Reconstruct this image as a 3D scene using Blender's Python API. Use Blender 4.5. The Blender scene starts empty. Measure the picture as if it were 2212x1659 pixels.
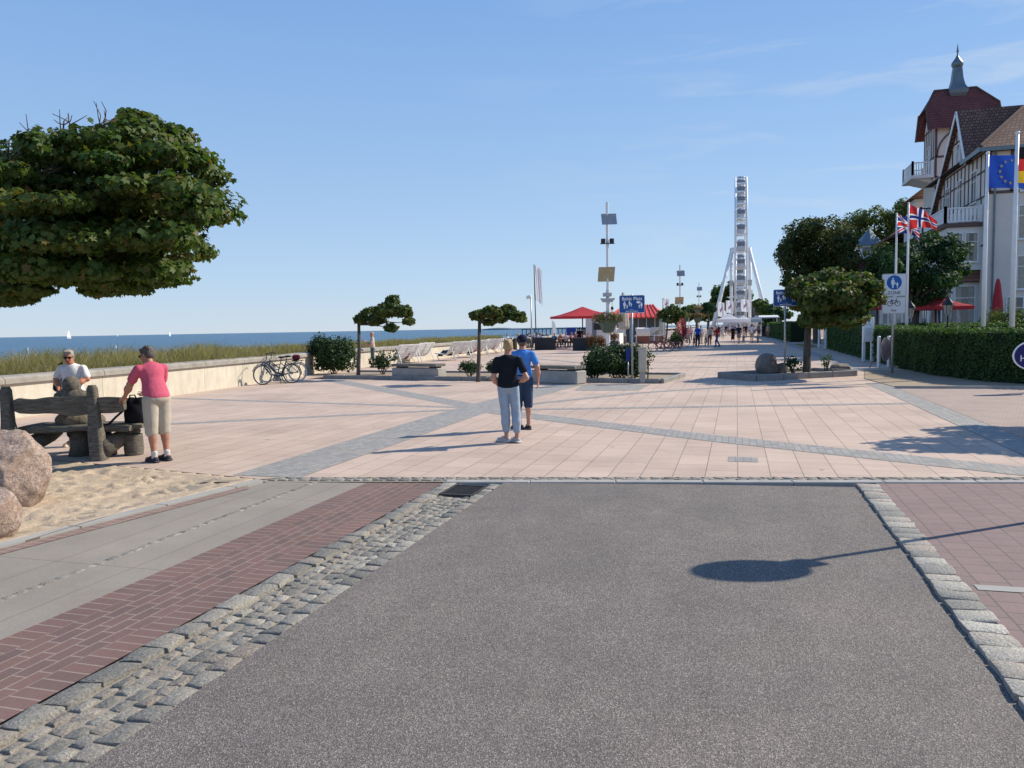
import bpy, math, random
import numpy as np
from mathutils import Vector, Matrix
rad = math.radians
scene = bpy.context.scene
# ---------------------------------------------------------------- camera
# world: X across the promenade (sea at -X), Y along it, Z up, metres
CX, CY, FL, EYE = 1106.0, 829.5, 1661.7, 1.8        # photo frame 2212 x 1659
_th, _pi, _ro = rad(16.3), rad(4.15), rad(1.03)
_fh = Vector((-math.sin(_th), math.cos(_th), 0)); _r0 = Vector((math.cos(_th), math.sin(_th), 0))
_fw = _fh * math.cos(_pi) - Vector((0, 0, 1)) * math.sin(_pi); _u0 = _r0.cross(_fw)
_rt = _r0 * math.cos(_ro) - _u0 * math.sin(_ro); _up = _u0 * math.cos(_ro) + _r0 * math.sin(_ro)
cam_d = bpy.data.cameras.new('camera'); cam = bpy.data.objects.new('camera', cam_d)
scene.collection.objects.link(cam); scene.camera = cam
cam_d.sensor_width = 36.0; cam_d.lens = FL / 2212 * 36.0; cam_d.clip_start = 0.05; cam_d.clip_end = 60000
cam.matrix_world = Matrix(((_rt.x, _up.x, -_fw.x, 0), (_rt.y, _up.y, -_fw.y, 0), (_rt.z, _up.z, -_fw.z, EYE), (0, 0, 0, 1)))
# ---------------------------------------------------------------- sky, sun, exposure
SUN_AZ, SUN_EL = rad(52.0), rad(37.0)               # azimuth from +Y towards +X
world = bpy.data.worlds.new('World'); scene.world = world; world.use_nodes = True
wn, wl = world.node_tree.nodes, world.node_tree.links
wn.clear()
w_out = wn.new('ShaderNodeOutputWorld'); w_bg = wn.new('ShaderNodeBackground')
w_sky = wn.new('ShaderNodeTexSky'); w_sky.sky_type = 'NISHITA'; w_sky.sun_disc = False
w_sky.sun_elevation = SUN_EL; w_sky.sun_rotation = SUN_AZ
w_sky.air_density = 1.0; w_sky.dust_density = 0.0; w_sky.ozone_density = 3.0; w_sky.altitude = 5
w_bg.inputs['Strength'].default_value = 0.105
# thin real-sky cirrus: stretched noise by direction, low in the sky
w_tc = wn.new('ShaderNodeTexCoord'); w_map = wn.new('ShaderNodeMapping'); w_map.inputs['Scale'].default_value = (2.2, 2.2, 15.0)
w_map.inputs['Location'].default_value = (3.1, 1.7, 0.4)
w_no = wn.new('ShaderNodeTexNoise'); w_no.inputs['Scale'].default_value = 2.3; w_no.inputs['Detail'].default_value = 7; w_no.inputs['Roughness'].default_value = 0.55; w_no.inputs['Distortion'].default_value = 0.5
w_rp = wn.new('ShaderNodeMapRange'); w_rp.inputs['From Min'].default_value = 0.54; w_rp.inputs['From Max'].default_value = 0.9; w_rp.inputs['To Max'].default_value = 0.8
w_mx = wn.new('ShaderNodeMixRGB'); w_mx.inputs['Color2'].default_value = (4.6, 5.2, 6.0, 1)
wl.new(w_tc.outputs['Generated'], w_map.inputs['Vector']); wl.new(w_map.outputs[0], w_no.inputs['Vector'])
wl.new(w_no.outputs['Fac'], w_rp.inputs['Value'])
w_sx = wn.new('ShaderNodeSeparateXYZ'); wl.new(w_tc.outputs['Generated'], w_sx.inputs[0])      # the wisps lie over the land, to the right
w_rx = wn.new('ShaderNodeMapRange'); w_rx.inputs['From Min'].default_value = -.35; w_rx.inputs['From Max'].default_value = .15; wl.new(w_sx.outputs[0], w_rx.inputs['Value'])
w_mm = wn.new('ShaderNodeMath'); w_mm.operation = 'MULTIPLY'; wl.new(w_rp.outputs[0], w_mm.inputs[0]); wl.new(w_rx.outputs[0], w_mm.inputs[1]); wl.new(w_mm.outputs[0], w_mx.inputs['Fac'])
# the sea air near the horizon is pale blue rather than yellow: sky colour blended by elevation
w_sp = wn.new('ShaderNodeSeparateXYZ'); wl.new(w_tc.outputs['Generated'], w_sp.inputs[0])
w_el = wn.new('ShaderNodeValToRGB'); w_er = w_el.color_ramp
for _i, (_p, _c) in enumerate([(0.0, (3.7, 4.7, 6.0)), (0.08, (3.2, 4.5, 6.3)), (0.22, (2.4, 3.85, 6.1)), (0.42, (1.5, 3.0, 5.9)), (0.9, (.85, 2.0, 5.0))]):
    if _i > 1: w_er.elements.new(_p)
    _e = w_er.elements[_i]; _e.position = _p; _e.color = (*_c, 1)
wl.new(w_sp.outputs[2], w_el.inputs[0])
w_bl = wn.new('ShaderNodeMixRGB'); w_bl.inputs['Fac'].default_value = 0.8
wl.new(w_sky.outputs[0], w_bl.inputs['Color1']); wl.new(w_el.outputs[0], w_bl.inputs['Color2'])
wl.new(w_bl.outputs[0], w_mx.inputs['Color1']); wl.new(w_mx.outputs[0], w_bg.inputs['Color']); wl.new(w_bg.outputs[0], w_out.inputs['Surface'])
sun_d = bpy.data.lights.new('sun', 'SUN'); sun_d.energy = 4.6; sun_d.angle = rad(0.53); sun_d.color = (1.0, 0.915, 0.77)
sun = bpy.data.objects.new('sun', sun_d); scene.collection.objects.link(sun)
SUN_DIR = Vector((math.sin(SUN_AZ) * math.cos(SUN_EL), math.cos(SUN_AZ) * math.cos(SUN_EL), math.sin(SUN_EL)))
sun.rotation_euler = SUN_DIR.to_track_quat('Z', 'Y').to_euler(); sun.location = (30, 30, 60)
vs = scene.view_settings
vs.view_transform = 'Standard'; vs.look = 'None'; vs.exposure = 0.41; vs.gamma = 1.0; vs.use_curve_mapping = False
scene.cycles.max_bounces = 6; scene.cycles.diffuse_bounces = 3; scene.cycles.transparent_max_bounces = 8
# ---------------------------------------------------------------- helpers
rnd = random.Random(7); NR = np.random.RandomState(11)

def ray(x, y):                                       # direction through a point of the photo frame
    return _rt * ((x - CX) / FL) - _up * ((y - CY) / FL) + _fw
def G(x, y, z=0.0):                                  # where that direction meets the level z
    d = ray(x, y); t = (z - EYE) / d.z
    return Vector((d.x * t, d.y * t, z))
def AT(x, y, Y=None, X=None, D=None):
    d = ray(x, y); t = Y / d.y if Y is not None else (X / d.x if X is not None else D)
    return Vector((d.x * t, d.y * t, EYE + d.z * t))

def link(o, parent=None):
    scene.collection.objects.link(o)
    if parent is not None: o.parent = parent
    return o
def tag(o, label=None, cat=None, group=None, kind=None):
    if label: o['label'] = label
    if cat: o['category'] = cat
    if group: o['group'] = group
    if kind: o['kind'] = kind
    return o
def thing(name, label, cat, loc=(0, 0, 0), rz=0.0, group=None):
    o = bpy.data.objects.new(name, None); o.location = loc; o.rotation_euler = (0, 0, rz); o.empty_display_size = 0.2
    link(o); return tag(o, label, cat, group)
def copy_tree(o, parent=None):
    c = o.copy(); link(c, parent)
    for ch in list(o.children): copy_tree(ch, c)
    return c

class MB:                                            # collects geometry, builds ONE mesh object
    def __init__(s): s.v = []; s.f = []; s.m = []; s.mi = 0
    def add(s, vs, fs):
        n = len(s.v); s.v += [tuple(v) for v in vs]; s.f += [tuple(i + n for i in f) for f in fs]; s.m += [s.mi] * len(fs); return s
    def mat(s, i): s.mi = i; return s
    def box(s, c, d, rz=0, rx=0, ry=0, taper=1.0):
        hx, hy, hz = d[0] / 2, d[1] / 2, d[2] / 2
        M = Matrix.Translation(c) @ Matrix.Rotation(rz, 4, 'Z') @ Matrix.Rotation(ry, 4, 'Y') @ Matrix.Rotation(rx, 4, 'X')
        P = [M @ Vector((x * (taper if z > 0 else 1), y * (taper if z > 0 else 1), z)) for z in (-hz, hz) for x, y in ((-hx, -hy), (hx, -hy), (hx, hy), (-hx, hy))]
        return s.add(P, [(3, 2, 1, 0), (4, 5, 6, 7), (0, 1, 5, 4), (1, 2, 6, 5), (2, 3, 7, 6), (3, 0, 4, 7)])
    def b2(s, x0, x1, y0, y1, z0, z1):
        return s.box(((x0 + x1) / 2, (y0 + y1) / 2, (z0 + z1) / 2), (abs(x1 - x0), abs(y1 - y0), abs(z1 - z0)))
    def bbox(s, c, d, bev=0.01, rz=0, rx=0, ry=0):   # box with chamfered vertical + top edges
        hx, hy, hz = d[0] / 2, d[1] / 2, d[2] / 2; b = min(bev, hx * .9, hy * .9, hz * .9)
        M = Matrix.Translation(c) @ Matrix.Rotation(rz, 4, 'Z') @ Matrix.Rotation(ry, 4, 'Y') @ Matrix.Rotation(rx, 4, 'X')
        def ring(ix, z): return [(-hx + ix + b, -hy + ix, z), (hx - ix - b, -hy + ix, z), (hx - ix, -hy + ix + b, z), (hx - ix, hy - ix - b, z), (hx - ix - b, hy - ix, z), (-hx + ix + b, hy - ix, z), (-hx + ix, hy - ix - b, z), (-hx + ix, -hy + ix + b, z)]
        R = [ring(b, -hz), ring(0, -hz + b), ring(0, hz - b), ring(b, hz)]
        P = [M @ Vector(p) for r in R for p in r]; F = [tuple(range(7, -1, -1)), tuple(range(24, 32))]
        for k in range(3):
            for i in range(8): j = (i + 1) % 8; F.append((k * 8 + i, k * 8 + j, k * 8 + 8 + j, k * 8 + 8 + i))
        return s.add(P, F)
    def rings(s, rings, closed=True, cap=True):
        n = len(rings[0]); F = []; P = [p for r in rings for p in r]
        for k in range(len(rings) - 1):
            for i in range(n if closed else n - 1):
                j = (i + 1) % n; F.append((k * n + i, k * n + j, (k + 1) * n + j, (k + 1) * n + i))
        if cap and closed: F.append(tuple(range(n - 1, -1, -1))); F.append(tuple(range((len(rings) - 1) * n, len(rings) * n)))
        return s.add(P, F)
    def tube(s, pts, r, n=8, cap=True):
        pts = [Vector(p) for p in pts]; rs = r if isinstance(r, (list, tuple)) else [r] * len(pts); R = []; a = None
        for i, p in enumerate(pts):
            d = (pts[min(i + 1, len(pts) - 1)] - pts[max(i - 1, 0)]).normalized()
            if a is None: a = d.orthogonal().normalized()
            else:
                a = a - d * a.dot(d); a = a.normalized() if a.length > 1e-6 else d.orthogonal().normalized()
            b = d.cross(a); R.append([p + (a * math.cos(t) + b * math.sin(t)) * rs[i] for t in [2 * math.pi * k / n for k in range(n)]])
        return s.rings(R, True, cap)
    def lathe(s, prof, c=(0, 0, 0), n=16, cap=True):
        return s.rings([[(c[0] + r * math.cos(2 * math.pi * k / n), c[1] + r * math.sin(2 * math.pi * k / n), c[2] + z) for k in range(n)] for r, z in prof], True, cap)
    def prism(s, poly, a, b, axis='Y'):              # 2D outline pushed from a to b along axis
        def P(u, w, t): return {'Y': (u, t, w), 'X': (t, u, w), 'Z': (u, w, t)}[axis]
        n = len(poly); V = [P(u, w, a) for u, w in poly] + [P(u, w, b) for u, w in poly]
        return s.add(V, [tuple(range(n - 1, -1, -1)), tuple(range(n, 2 * n))] + [(i, (i + 1) % n, n + (i + 1) % n, n + i) for i in range(n)])
    def ell(s, c, r, n=14, m=9, M=None):
        R = []
        for k in range(m + 1):
            ph = -math.pi / 2 + math.pi * k / m; q = max(math.cos(ph), 1e-3)
            ring = [Vector((r[0] * q * math.cos(2 * math.pi * i / n), r[1] * q * math.sin(2 * math.pi * i / n), r[2] * math.sin(ph))) for i in range(n)]
            R.append([Vector(c) + (M @ p if M else p) for p in ring])
        return s.rings(R)
    def torus(s, c, R, r, axis='Y', n=28, m=7, a0=0, a1=2 * math.pi):
        full = abs(a1 - a0) > 6.28; P = []
        for i in range(n if full else n + 1):
            t = a0 + (a1 - a0) * i / n
            for k in range(m):
                q = 2 * math.pi * k / m; rr = R + r * math.cos(q); h = r * math.sin(q); u, w = rr * math.cos(t), rr * math.sin(t)
                P.append({'Y': (c[0] + u, c[1] + h, c[2] + w), 'X': (c[0] + h, c[1] + u, c[2] + w), 'Z': (c[0] + u, c[1] + w, c[2] + h)}[axis])
        N = n if full else n + 1; F = []
        for i in range(n):
            j = (i + 1) % N
            for k in range(m): l = (k + 1) % m; F.append((i * m + k, j * m + k, j * m + l, i * m + l))
        return s.add(P, F)
    def sheet(s, pts, z=None):
        P = [(p[0], p[1], p[2] if z is None else z) for p in pts]; return s.add(P, [tuple(range(len(P)))])
    def build(s, name, mats, parent=None, smooth=False, angle=None, loc=None, rz=None):
        me = bpy.data.meshes.new(name); me.from_pydata(s.v, [], s.f); me.update()
        for m in (mats if isinstance(mats, (list, tuple)) else [mats]): me.materials.append(m)
        if max(s.m, default=0): me.polygons.foreach_set('material_index', s.m)
        if smooth: me.polygons.foreach_set('use_smooth', [True] * len(me.polygons))
        if smooth and angle:
            try: me.set_sharp_from_angle(angle=rad(angle))
            except Exception: pass
        o = link(bpy.data.objects.new(name, me), parent)
        if loc is not None: o.location = loc
        if rz is not None: o.rotation_euler = (0, 0, rz)
        return o

def np_mesh(name, V, F, mats, parent=None, smooth=False, mi=None, loc=None):   # V (n,3), F (m,k) arrays
    V = np.asarray(V, dtype=np.float32); F = np.asarray(F, dtype=np.int32); me = bpy.data.meshes.new(name)
    me.vertices.add(len(V)); me.vertices.foreach_set('co', V.ravel())
    k = F.shape[1]; me.loops.add(F.size); me.loops.foreach_set('vertex_index', F.ravel())
    me.polygons.add(len(F)); me.polygons.foreach_set('loop_start', np.arange(0, F.size, k, dtype=np.int32))
    if mi is not None: me.polygons.foreach_set('material_index', np.asarray(mi, dtype=np.int32))
    for m in (mats if isinstance(mats, (list, tuple)) else [mats]): me.materials.append(m)
    if smooth: me.polygons.foreach_set('use_smooth', np.ones(len(F), dtype=bool))
    me.update(calc_edges=True); me.validate()
    o = link(bpy.data.objects.new(name, me), parent)
    if loc is not None: o.location = loc
    return o

# ---------------------------------------------------------------- materials
class NT:
    def __init__(s, name):
        s.m = bpy.data.materials.new(name); s.m.use_nodes = True; t = s.m.node_tree; s.n, s.l = t.nodes, t.links; s.n.clear()
        s.out = s.n.new('ShaderNodeOutputMaterial'); s.p = s.n.new('ShaderNodeBsdfPrincipled'); s.l.new(s.p.outputs[0], s.out.inputs[0])
        s._co = None; s.p.inputs['Specular IOR Level'].default_value = 0.3
    def co(s, scale=(1, 1, 1), rot=(0, 0, 0), loc=(0, 0, 0)):
        if s._co is None: s._co = s.n.new('ShaderNodeTexCoord')
        mp = s.n.new('ShaderNodeMapping'); mp.inputs['Scale'].default_value = scale; mp.inputs['Rotation'].default_value = rot; mp.inputs['Location'].default_value = loc
        s.l.new(s._co.outputs['Object'], mp.inputs['Vector']); return mp.outputs[0]
    def noise(s, scale, detail=4, rough=.55, co=None, dist=0):
        n = s.n.new('ShaderNodeTexNoise'); n.inputs['Scale'].default_value = scale; n.inputs['Detail'].default_value = detail; n.inputs['Roughness'].default_value = rough; n.inputs['Distortion'].default_value = dist
        s.l.new(co if co is not None else s.co(), n.inputs['Vector']); return n.outputs['Fac']
    def voro(s, scale, feature='F1', out='Distance', co=None, rnd_=1.0):
        n = s.n.new('ShaderNodeTexVoronoi'); n.feature = feature; n.inputs['Scale'].default_value = scale; n.inputs['Randomness'].default_value = rnd_
        s.l.new(co if co is not None else s.co(), n.inputs['Vector']); return n.outputs[out]
    def island(s):
        g = s.n.new('ShaderNodeNewGeometry'); return g.outputs['Random Per Island']
    def ramp(s, fac, stops, interp='LINEAR'):
        r = s.n.new('ShaderNodeValToRGB'); e = r.color_ramp; e.interpolation = interp
        while len(e.elements) < len(stops): e.elements.new(0.5)
        for el, (p, c) in zip(e.elements, stops): el.position = p; el.color = (*c, 1) if len(c) == 3 else c
        s.l.new(fac, r.inputs[0]); return r.outputs[0]
    def mix(s, fac, a, b, mode='MIX'):
        n = s.n.new('ShaderNodeMixRGB'); n.blend_type = mode
        for k, v in ((0, fac), (1, a), (2, b)):
            if isinstance(v, (int, float)): n.inputs[k].default_value = v
            elif isinstance(v, tuple): n.inputs[k].default_value = (*v, 1)
            else: s.l.new(v, n.inputs[k])
        return n.outputs[0]
    def math(s, op, a, b=0.0):
        n = s.n.new('ShaderNodeMath'); n.operation = op
        for k, v in ((0, a), (1, b)):
            if isinstance(v, (int, float)): n.inputs[k].default_value = v
            else: s.l.new(v, n.inputs[k])
        return n.outputs[0]
    def brick(s, co, c1, c2, mortar, bw, rh, ms, off=.5, freq=2, bias=0., smooth=.1):
        n = s.n.new('ShaderNodeTexBrick'); n.offset = off; n.offset_frequency = freq
        i = n.inputs; i['Color1'].default_value = (*c1, 1); i['Color2'].default_value = (*c2, 1); i['Mortar'].default_value = (*mortar, 1)
        i['Scale'].default_value = 1; i['Mortar Size'].default_value = ms; i['Mortar Smooth'].default_value = smooth; i['Bias'].default_value = bias; i['Brick Width'].default_value = bw; i['Row Height'].default_value = rh
        s.l.new(co, i['Vector']); return n.outputs['Color'], n.outputs['Fac']
    def color(s, c):
        if isinstance(c, tuple): s.p.inputs['Base Color'].default_value = (*c, 1)
        else: s.l.new(c, s.p.inputs['Base Color'])
        return s
    def rough(s, v):
        if isinstance(v, (int, float)): s.p.inputs['Roughness'].default_value = v
        else: s.l.new(v, s.p.inputs['Roughness'])
        return s
    def bump(s, h, st=.3, d=.01):
        b = s.n.new('ShaderNodeBump'); b.inputs['Strength'].default_value = st; b.inputs['Distance'].default_value = d
        s.l.new(h, b.inputs['Height'])
        if s.p.inputs['Normal'].is_linked: s.l.new(s.p.inputs['Normal'].links[0].from_socket, b.inputs['Normal'])
        s.l.new(b.outputs[0], s.p.inputs['Normal']); return s

def M(name, c, r=.6, var=.18, scale=6., bump=0., bscale=60., metal=0., dirt=0., spec=None):
    t = NT(name); n = t.noise(scale, 5); k = tuple(max(0, x * (1 - var)) for x in c); h = tuple(min(1, x * (1 + var)) for x in c)
    col = t.ramp(n, [(.3, k), (.7, h)])
    if dirt: col = t.mix(t.ramp(t.noise(scale * .35, 6, .7), [(.5, (0, 0, 0)), (.75, (dirt,) * 3)]), col, (.09, .075, .06))
    t.color(col).rough(r); t.p.inputs['Metallic'].default_value = metal
    if spec is not None: t.p.inputs['Specular IOR Level'].default_value = spec
    if bump: t.bump(t.noise(bscale, 3), bump, .004)
    return t.m
_mc = {}
def C(c, r=.75, var=.12, scale=14., **k):            # cached small-object colours
    key = (c, r, var, scale, tuple(k.items()))
    if key not in _mc: _mc[key] = M('surface_%d' % len(_mc), c, r, var, scale, **k)
    return _mc[key]
def leaf_mat(name, cols, trans=.25, rough=.5, spec=.35):
    t = NT(name); st = [(i / max(1, len(cols) - 1), c) for i, c in enumerate(cols)]
    col = t.mix(.25, t.ramp(t.island(), st), t.ramp(t.noise(1.6, 3), [(.3, cols[0]), (.7, cols[-1])]))
    t.color(col).rough(rough); t.p.inputs['Specular IOR Level'].default_value = spec
    tr = t.n.new('ShaderNodeBsdfTranslucent'); t.l.new(t.mix(1, col, (1.6, 1.7, .7), 'MULTIPLY'), tr.inputs[0])
    mx = t.n.new('ShaderNodeMixShader'); mx.inputs[0].default_value = trans
    t.l.new(t.p.outputs[0], mx.inputs[1]); t.l.new(tr.outputs[0], mx.inputs[2]); t.l.new(mx.outputs[0], t.out.inputs[0]); return t.m
WHITE = M('white_paint', (.78, .78, .76), .45, .05, 3, dirt=.12)
STEEL = M('galvanised_steel', (.42, .43, .44), .42, .15, 9, metal=.6)
BLACKM = M('black_metal', (.02, .02, .022), .45, .2, 10)
DARK = M('dark_paint', (.035, .037, .042), .55, .2, 4)
WOODD = M('weathered_wood', (.17, .155, .13), .85, .25, 7, bump=.4, bscale=30)
CONC = M('grey_concrete', (.36, .34, .31), .85, .13, 3, bump=.2, bscale=120, dirt=.25)
def glass_mat(name='window_glass', c=(.03, .036, .042)):
    t = NT(name); t.color(t.ramp(t.noise(.7, 2), [(.3, c), (.75, tuple(x * 2.6 for x in c))])).rough(.06); t.p.inputs['Specular IOR Level'].default_value = .8
    return t.m
GLASS = glass_mat()
# ================================================================ GROUND, PAVING, SEA
def struct(o): return tag(o, kind='structure')
def asphalt_mat():
    t = NT('asphalt')
    cell = t.voro(175, 'F1', 'Color'); g = t.n.new('ShaderNodeSeparateColor'); t.l.new(cell, g.inputs[0])
    stone = t.ramp(g.outputs[0], [(0, (.044, .04, .038)), (.4, (.112, .10, .09)), (.7, (.195, .172, .152)), (.9, (.31, .275, .235)), (1, (.5, .45, .385))])
    fine = t.ramp(t.noise(330, 2), [(.35, (.085, .077, .07)), (.7, (.32, .275, .24))])
    col = t.mix(.36, stone, fine)
    big = t.noise(.55, 6, .65); col = t.mix(1, col, t.ramp(big, [(.3, (.82, .82, .84)), (.7, (1.1, 1.07, 1.04))]), 'MULTIPLY'); col = t.mix(t.ramp(t.noise(3.1, 7, .75), [(.64, (0, 0, 0)), (.72, (.45,) * 3)]), col, (.06, .056, .055)); col = t.mix(t.ramp(t.noise(1.4, 6, .7, t.co(scale=(1.6, .35, 1))), [(.55, (0, 0, 0)), (.75, (.22,) * 3)]), col, (.3, .265, .22))
    col = t.mix(1, col, t.ramp(t.noise(2.3, 6, .7), [(.35, (.9, .9, .9)), (.65, (1.08, 1.08, 1.08))]), 'MULTIPLY')
    t.color(col).rough(.78).bump(t.voro(175), .8, .0035).bump(t.noise(40, 4), .25, .004); return t.m
def tile_mat():
    t = NT('plaza_tiles'); co = t.co(rot=(0, 0, rad(90)), loc=(0.0, -.02, 0))
    c, f = t.brick(co, (.54, .41, .325), (.475, .36, .285), (.28, .225, .18), .75, .376, .006, off=.5, freq=2)
    n2 = t.brick(t.co(rot=(0, 0, rad(90)), loc=(0.0, -.02, 0)), (1, 1, 1), (1, 1, 1), (0, 0, 0), .375, .376, .004, off=0)[0]
    var = t.ramp(t.noise(.45, 6, .65), [(.28, (.80, .78, .78)), (.5, (1, 1, 1)), (.72, (1.12, 1.12, 1.1))])
    sand = t.ramp(t.noise(1.7, 7, .72), [(.5, (0, 0, 0)), (.72, (.5, .5, .5))])
    col = t.mix(1, c, var, 'MULTIPLY'); col = t.mix(.3, col, t.mix(1, col, n2, 'MULTIPLY'))
    col = t.mix(sand, col, (.45, .37, .285))
    spk = t.ramp(t.noise(160, 2), [(.3, (.84, .84, .84)), (.7, (1.12, 1.12, 1.12))]); col = t.mix(1, col, spk, 'MULTIPLY')
    gum = t.ramp(t.voro(1.1, 'F1', 'Distance', rnd_=1.), [(.0, (.55, .52, .5)), (.035, (.55, .52, .5)), (.05, (1, 1, 1))]); col = t.mix(1, col, gum, 'MULTIPLY')
    t.color(col).rough(.8).bump(f, -.5, .006).bump(t.noise(70, 4), .2, .003); return t.m
def brick_mat(name, c1, c2, mort, bw, rh, ms, rot=0., off=.5, blotch=.12, loc=(0, 0, 0)):
    t = NT(name); co = t.co(rot=(0, 0, rot), loc=loc); c, f = t.brick(co, c1, c2, mort, bw, rh, ms, off=off, bias=-.1)
    col = t.mix(1, c, t.ramp(t.noise(1.3, 6, .7), [(.3, (1 - blotch,) * 3), (.7, (1 + blotch,) * 3)]), 'MULTIPLY')
    col = t.mix(1, col, t.ramp(t.noise(120, 3), [(.3, (.85,) * 3), (.7, (1.13,) * 3)]), 'MULTIPLY')
    t.color(col).rough(.85).bump(f, -.7, .008).bump(t.noise(90, 4), .25, .003); return t.m
def sett_mat(name='granite_setts', g=1.2):
    t = NT(name); i = t.ramp(t.island(), [(0, (.125, .125, .12)), (.3, (.185, .18, .17)), (.55, (.24, .23, .21)), (.8, (.2, .175, .155)), (1, (.29, .28, .255))])
    n = t.ramp(t.noise(70, 4, .7), [(.3, (.56, .56, .565)), (.7, (1.62, 1.58, 1.5))]); col = t.mix(1, i, n, 'MULTIPLY'); col = t.mix(1, col, (g, g * .985, g * .94), 'MULTIPLY')
    col = t.mix(t.ramp(t.noise(9, 5, .7), [(.52, (0, 0, 0)), (.75, (.55,) * 3)]), col, (.33, .285, .22))
    t.color(col).rough(.75).bump(t.noise(38, 6, .7), 1., .02); return t.m
def sett_sheet_mat():
    t = NT('granite_sett_band'); co = t.co(rot=(0, 0, rad(90)))
    w = t.n.new('ShaderNodeMixRGB'); w.inputs[0].default_value = .018; t.l.new(co, w.inputs[1])
    nn = t.n.new('ShaderNodeTexNoise'); nn.inputs['Scale'].default_value = 5; t.l.new(t.co(), nn.inputs['Vector']); t.l.new(nn.outputs['Color'], w.inputs[2])
    c, f = t.brick(w.outputs[0], (.25, .248, .24), (.36, .345, .32), (.24, .215, .18), .11, .1, .01, smooth=.35)
    col = t.mix(1, c, t.ramp(t.noise(45, 4, .7), [(.3, (.7,) * 3), (.7, (1.25,) * 3)]), 'MULTIPLY')
    col = t.mix(t.ramp(t.noise(1.2, 6, .7), [(.5, (0, 0, 0)), (.75, (.45,) * 3)]), col, (.35, .3, .24))
    t.color(col).rough(.75).bump(f, -.55, .012).bump(t.noise(40, 4), .4, .006); return t.m
def sand_mat(name, a, b):
    t = NT(name); col = t.ramp(t.noise(1.2, 6, .6), [(.3, a), (.7, b)])
    col = t.mix(1, col, t.ramp(t.noise(240, 2), [(.25, (.72,) * 3), (.7, (1.2,) * 3)]), 'MULTIPLY')
    col = t.mix(t.ramp(t.noise(26, 6, .8), [(.68, (0, 0, 0)), (.76, (.4,) * 3)]), col, (.13, .10, .07))
    t.color(col).rough(.95).bump(t.noise(14, 6, .6), .55, .03); return t.m
ASPH, TILE, SETT, SETTB = asphalt_mat(), tile_mat(), sett_mat(), sett_sheet_mat(); SETTP = sett_mat('pale_granite_setts', 1.75)
BRICK = brick_mat('red_clinker', (.185, .11, .092), (.135, .092, .083), (.28, .225, .178), .205, .0996, .0055, rot=rad(90), off=.37, loc=(0, 4.0145, 0))
BRICKH = brick_mat('red_clinker_headers', (.185, .11, .092), (.145, .095, .084), (.28, .225, .178), .0996, 50., .0055, rot=rad(90), off=0, loc=(0, 29, 0))
BRICKR = brick_mat('mauve_pavers', (.235, .165, .15), (.205, .15, .14), (.13, .105, .09), .2, .2, .006, rot=rad(90))
PINKB = brick_mat('pink_brick_paving', (.40, .30, .25), (.35, .265, .225), (.24, .2, .16), .2, .1, .008, rot=0)
PATHM = brick_mat('grey_concrete_slabs', (.275, .24, .2), (.262, .23, .19), (.17, .145, .115), 2.4, .75, .005, rot=rad(90), off=0.)
SAND = sand_mat('sand', (.41, .32, .22), (.50, .395, .285))
JOINT = sand_mat('sandy_joints', (.24, .205, .16), (.31, .27, .21))
EARTH = sand_mat('sandy_earth', (.27, .21, .145), (.36, .28, .2))
BEACH = sand_mat('beach_sand', (.5, .43, .32), (.58, .5, .38))

def sheet(name, pts, z, m):
    return struct(MB().sheet([(p[0], p[1]) + ((p[2],) if len(p) > 2 else (z,)) for p in pts]).build(name, m))
# one ground sheet on the land side reaching the horizon
sheet('ground', [(-16, -60), (9000, -60), (9000, 12000), (-16, 12000)], -.14, EARTH)
# dunes and beach falling to the sea (profile across X)
prof = [(-15.55, .62), (-17, .78), (-19.5, .82), (-22, .35), (-26, -1.6), (-32, -2.7), (-45, -3.5), (-80, -5.2)]
ys = [-60, -20, 0, 10, 17, 24, 25, 27, 29, 30.5, 40, 60, 80, 110, 160, 260, 500, 1200]
V, F = [], []
for y in ys:
    bend = -max(0, y - 30) * .05 if y < 260 else -11.5 - (y - 260) * .02
    sh2 = -.85 * min(1, max(0, (y - 10) / 14)) - 1.25 * min(1, max(0, (y - 25) / 4.5))
    for x, z in prof:
        V.append((x + sh2 + (bend * .3 if x > -20 else bend) + (math.sin(y * .21 + x) * .25 if x < -16 else 0), y, z))
for j in range(len(ys) - 1):
    for i in range(len(prof) - 1): a = j * len(prof) + i; F.append((a, a + len(prof), a + len(prof) + 1, a + 1))
struct(MB().add(V, F).build('beach', BEACH, smooth=True))
def sea_mat():
    t = NT('sea_water')
    co = t.co(scale=(1, .3, 1)); n = t.noise(.05, 5, .6, co); n2 = t.noise(.012, 4, .6, t.co(scale=(1, .25, 1)))
    g = t.n.new('ShaderNodeSeparateXYZ'); t.l.new(t.co(), g.inputs[0])
    shal = t.ramp(t.math('MULTIPLY', t.math('ADD', g.outputs[0], 40), -1 / 170.), [(0, (.07, .19, .2)), (.3, (.045, .135, .175)), (1, (.012, .07, .125))])
    col = t.mix(1, shal, t.ramp(n2, [(.35, (.8, .85, .9)), (.65, (1.2, 1.15, 1.12))]), 'MULTIPLY'); col = t.mix(1, col, t.ramp(t.noise(.16, 6, .7, t.co(scale=(1, .4, 1), rot=(0, 0, .25))), [(.36, (.62, .66, .7)), (.66, (1.3, 1.26, 1.22))]), 'MULTIPLY')
    t.color(col).rough(.28); t.p.inputs['Specular IOR Level'].default_value = .28
    t.bump(t.noise(.55, 5, .62, t.co(scale=(1.0, .45, 1), rot=(0, 0, .4))), 1., .7).bump(n, .8, 1.2); return t.m
# water surface: a rolled swell grid near the shore, a plain sheet to the horizon
sheet('sea', [(-40000, -40000), (60, -40000), (60, 45000), (-40000, 45000)], -3.2, sea_mat())

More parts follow.
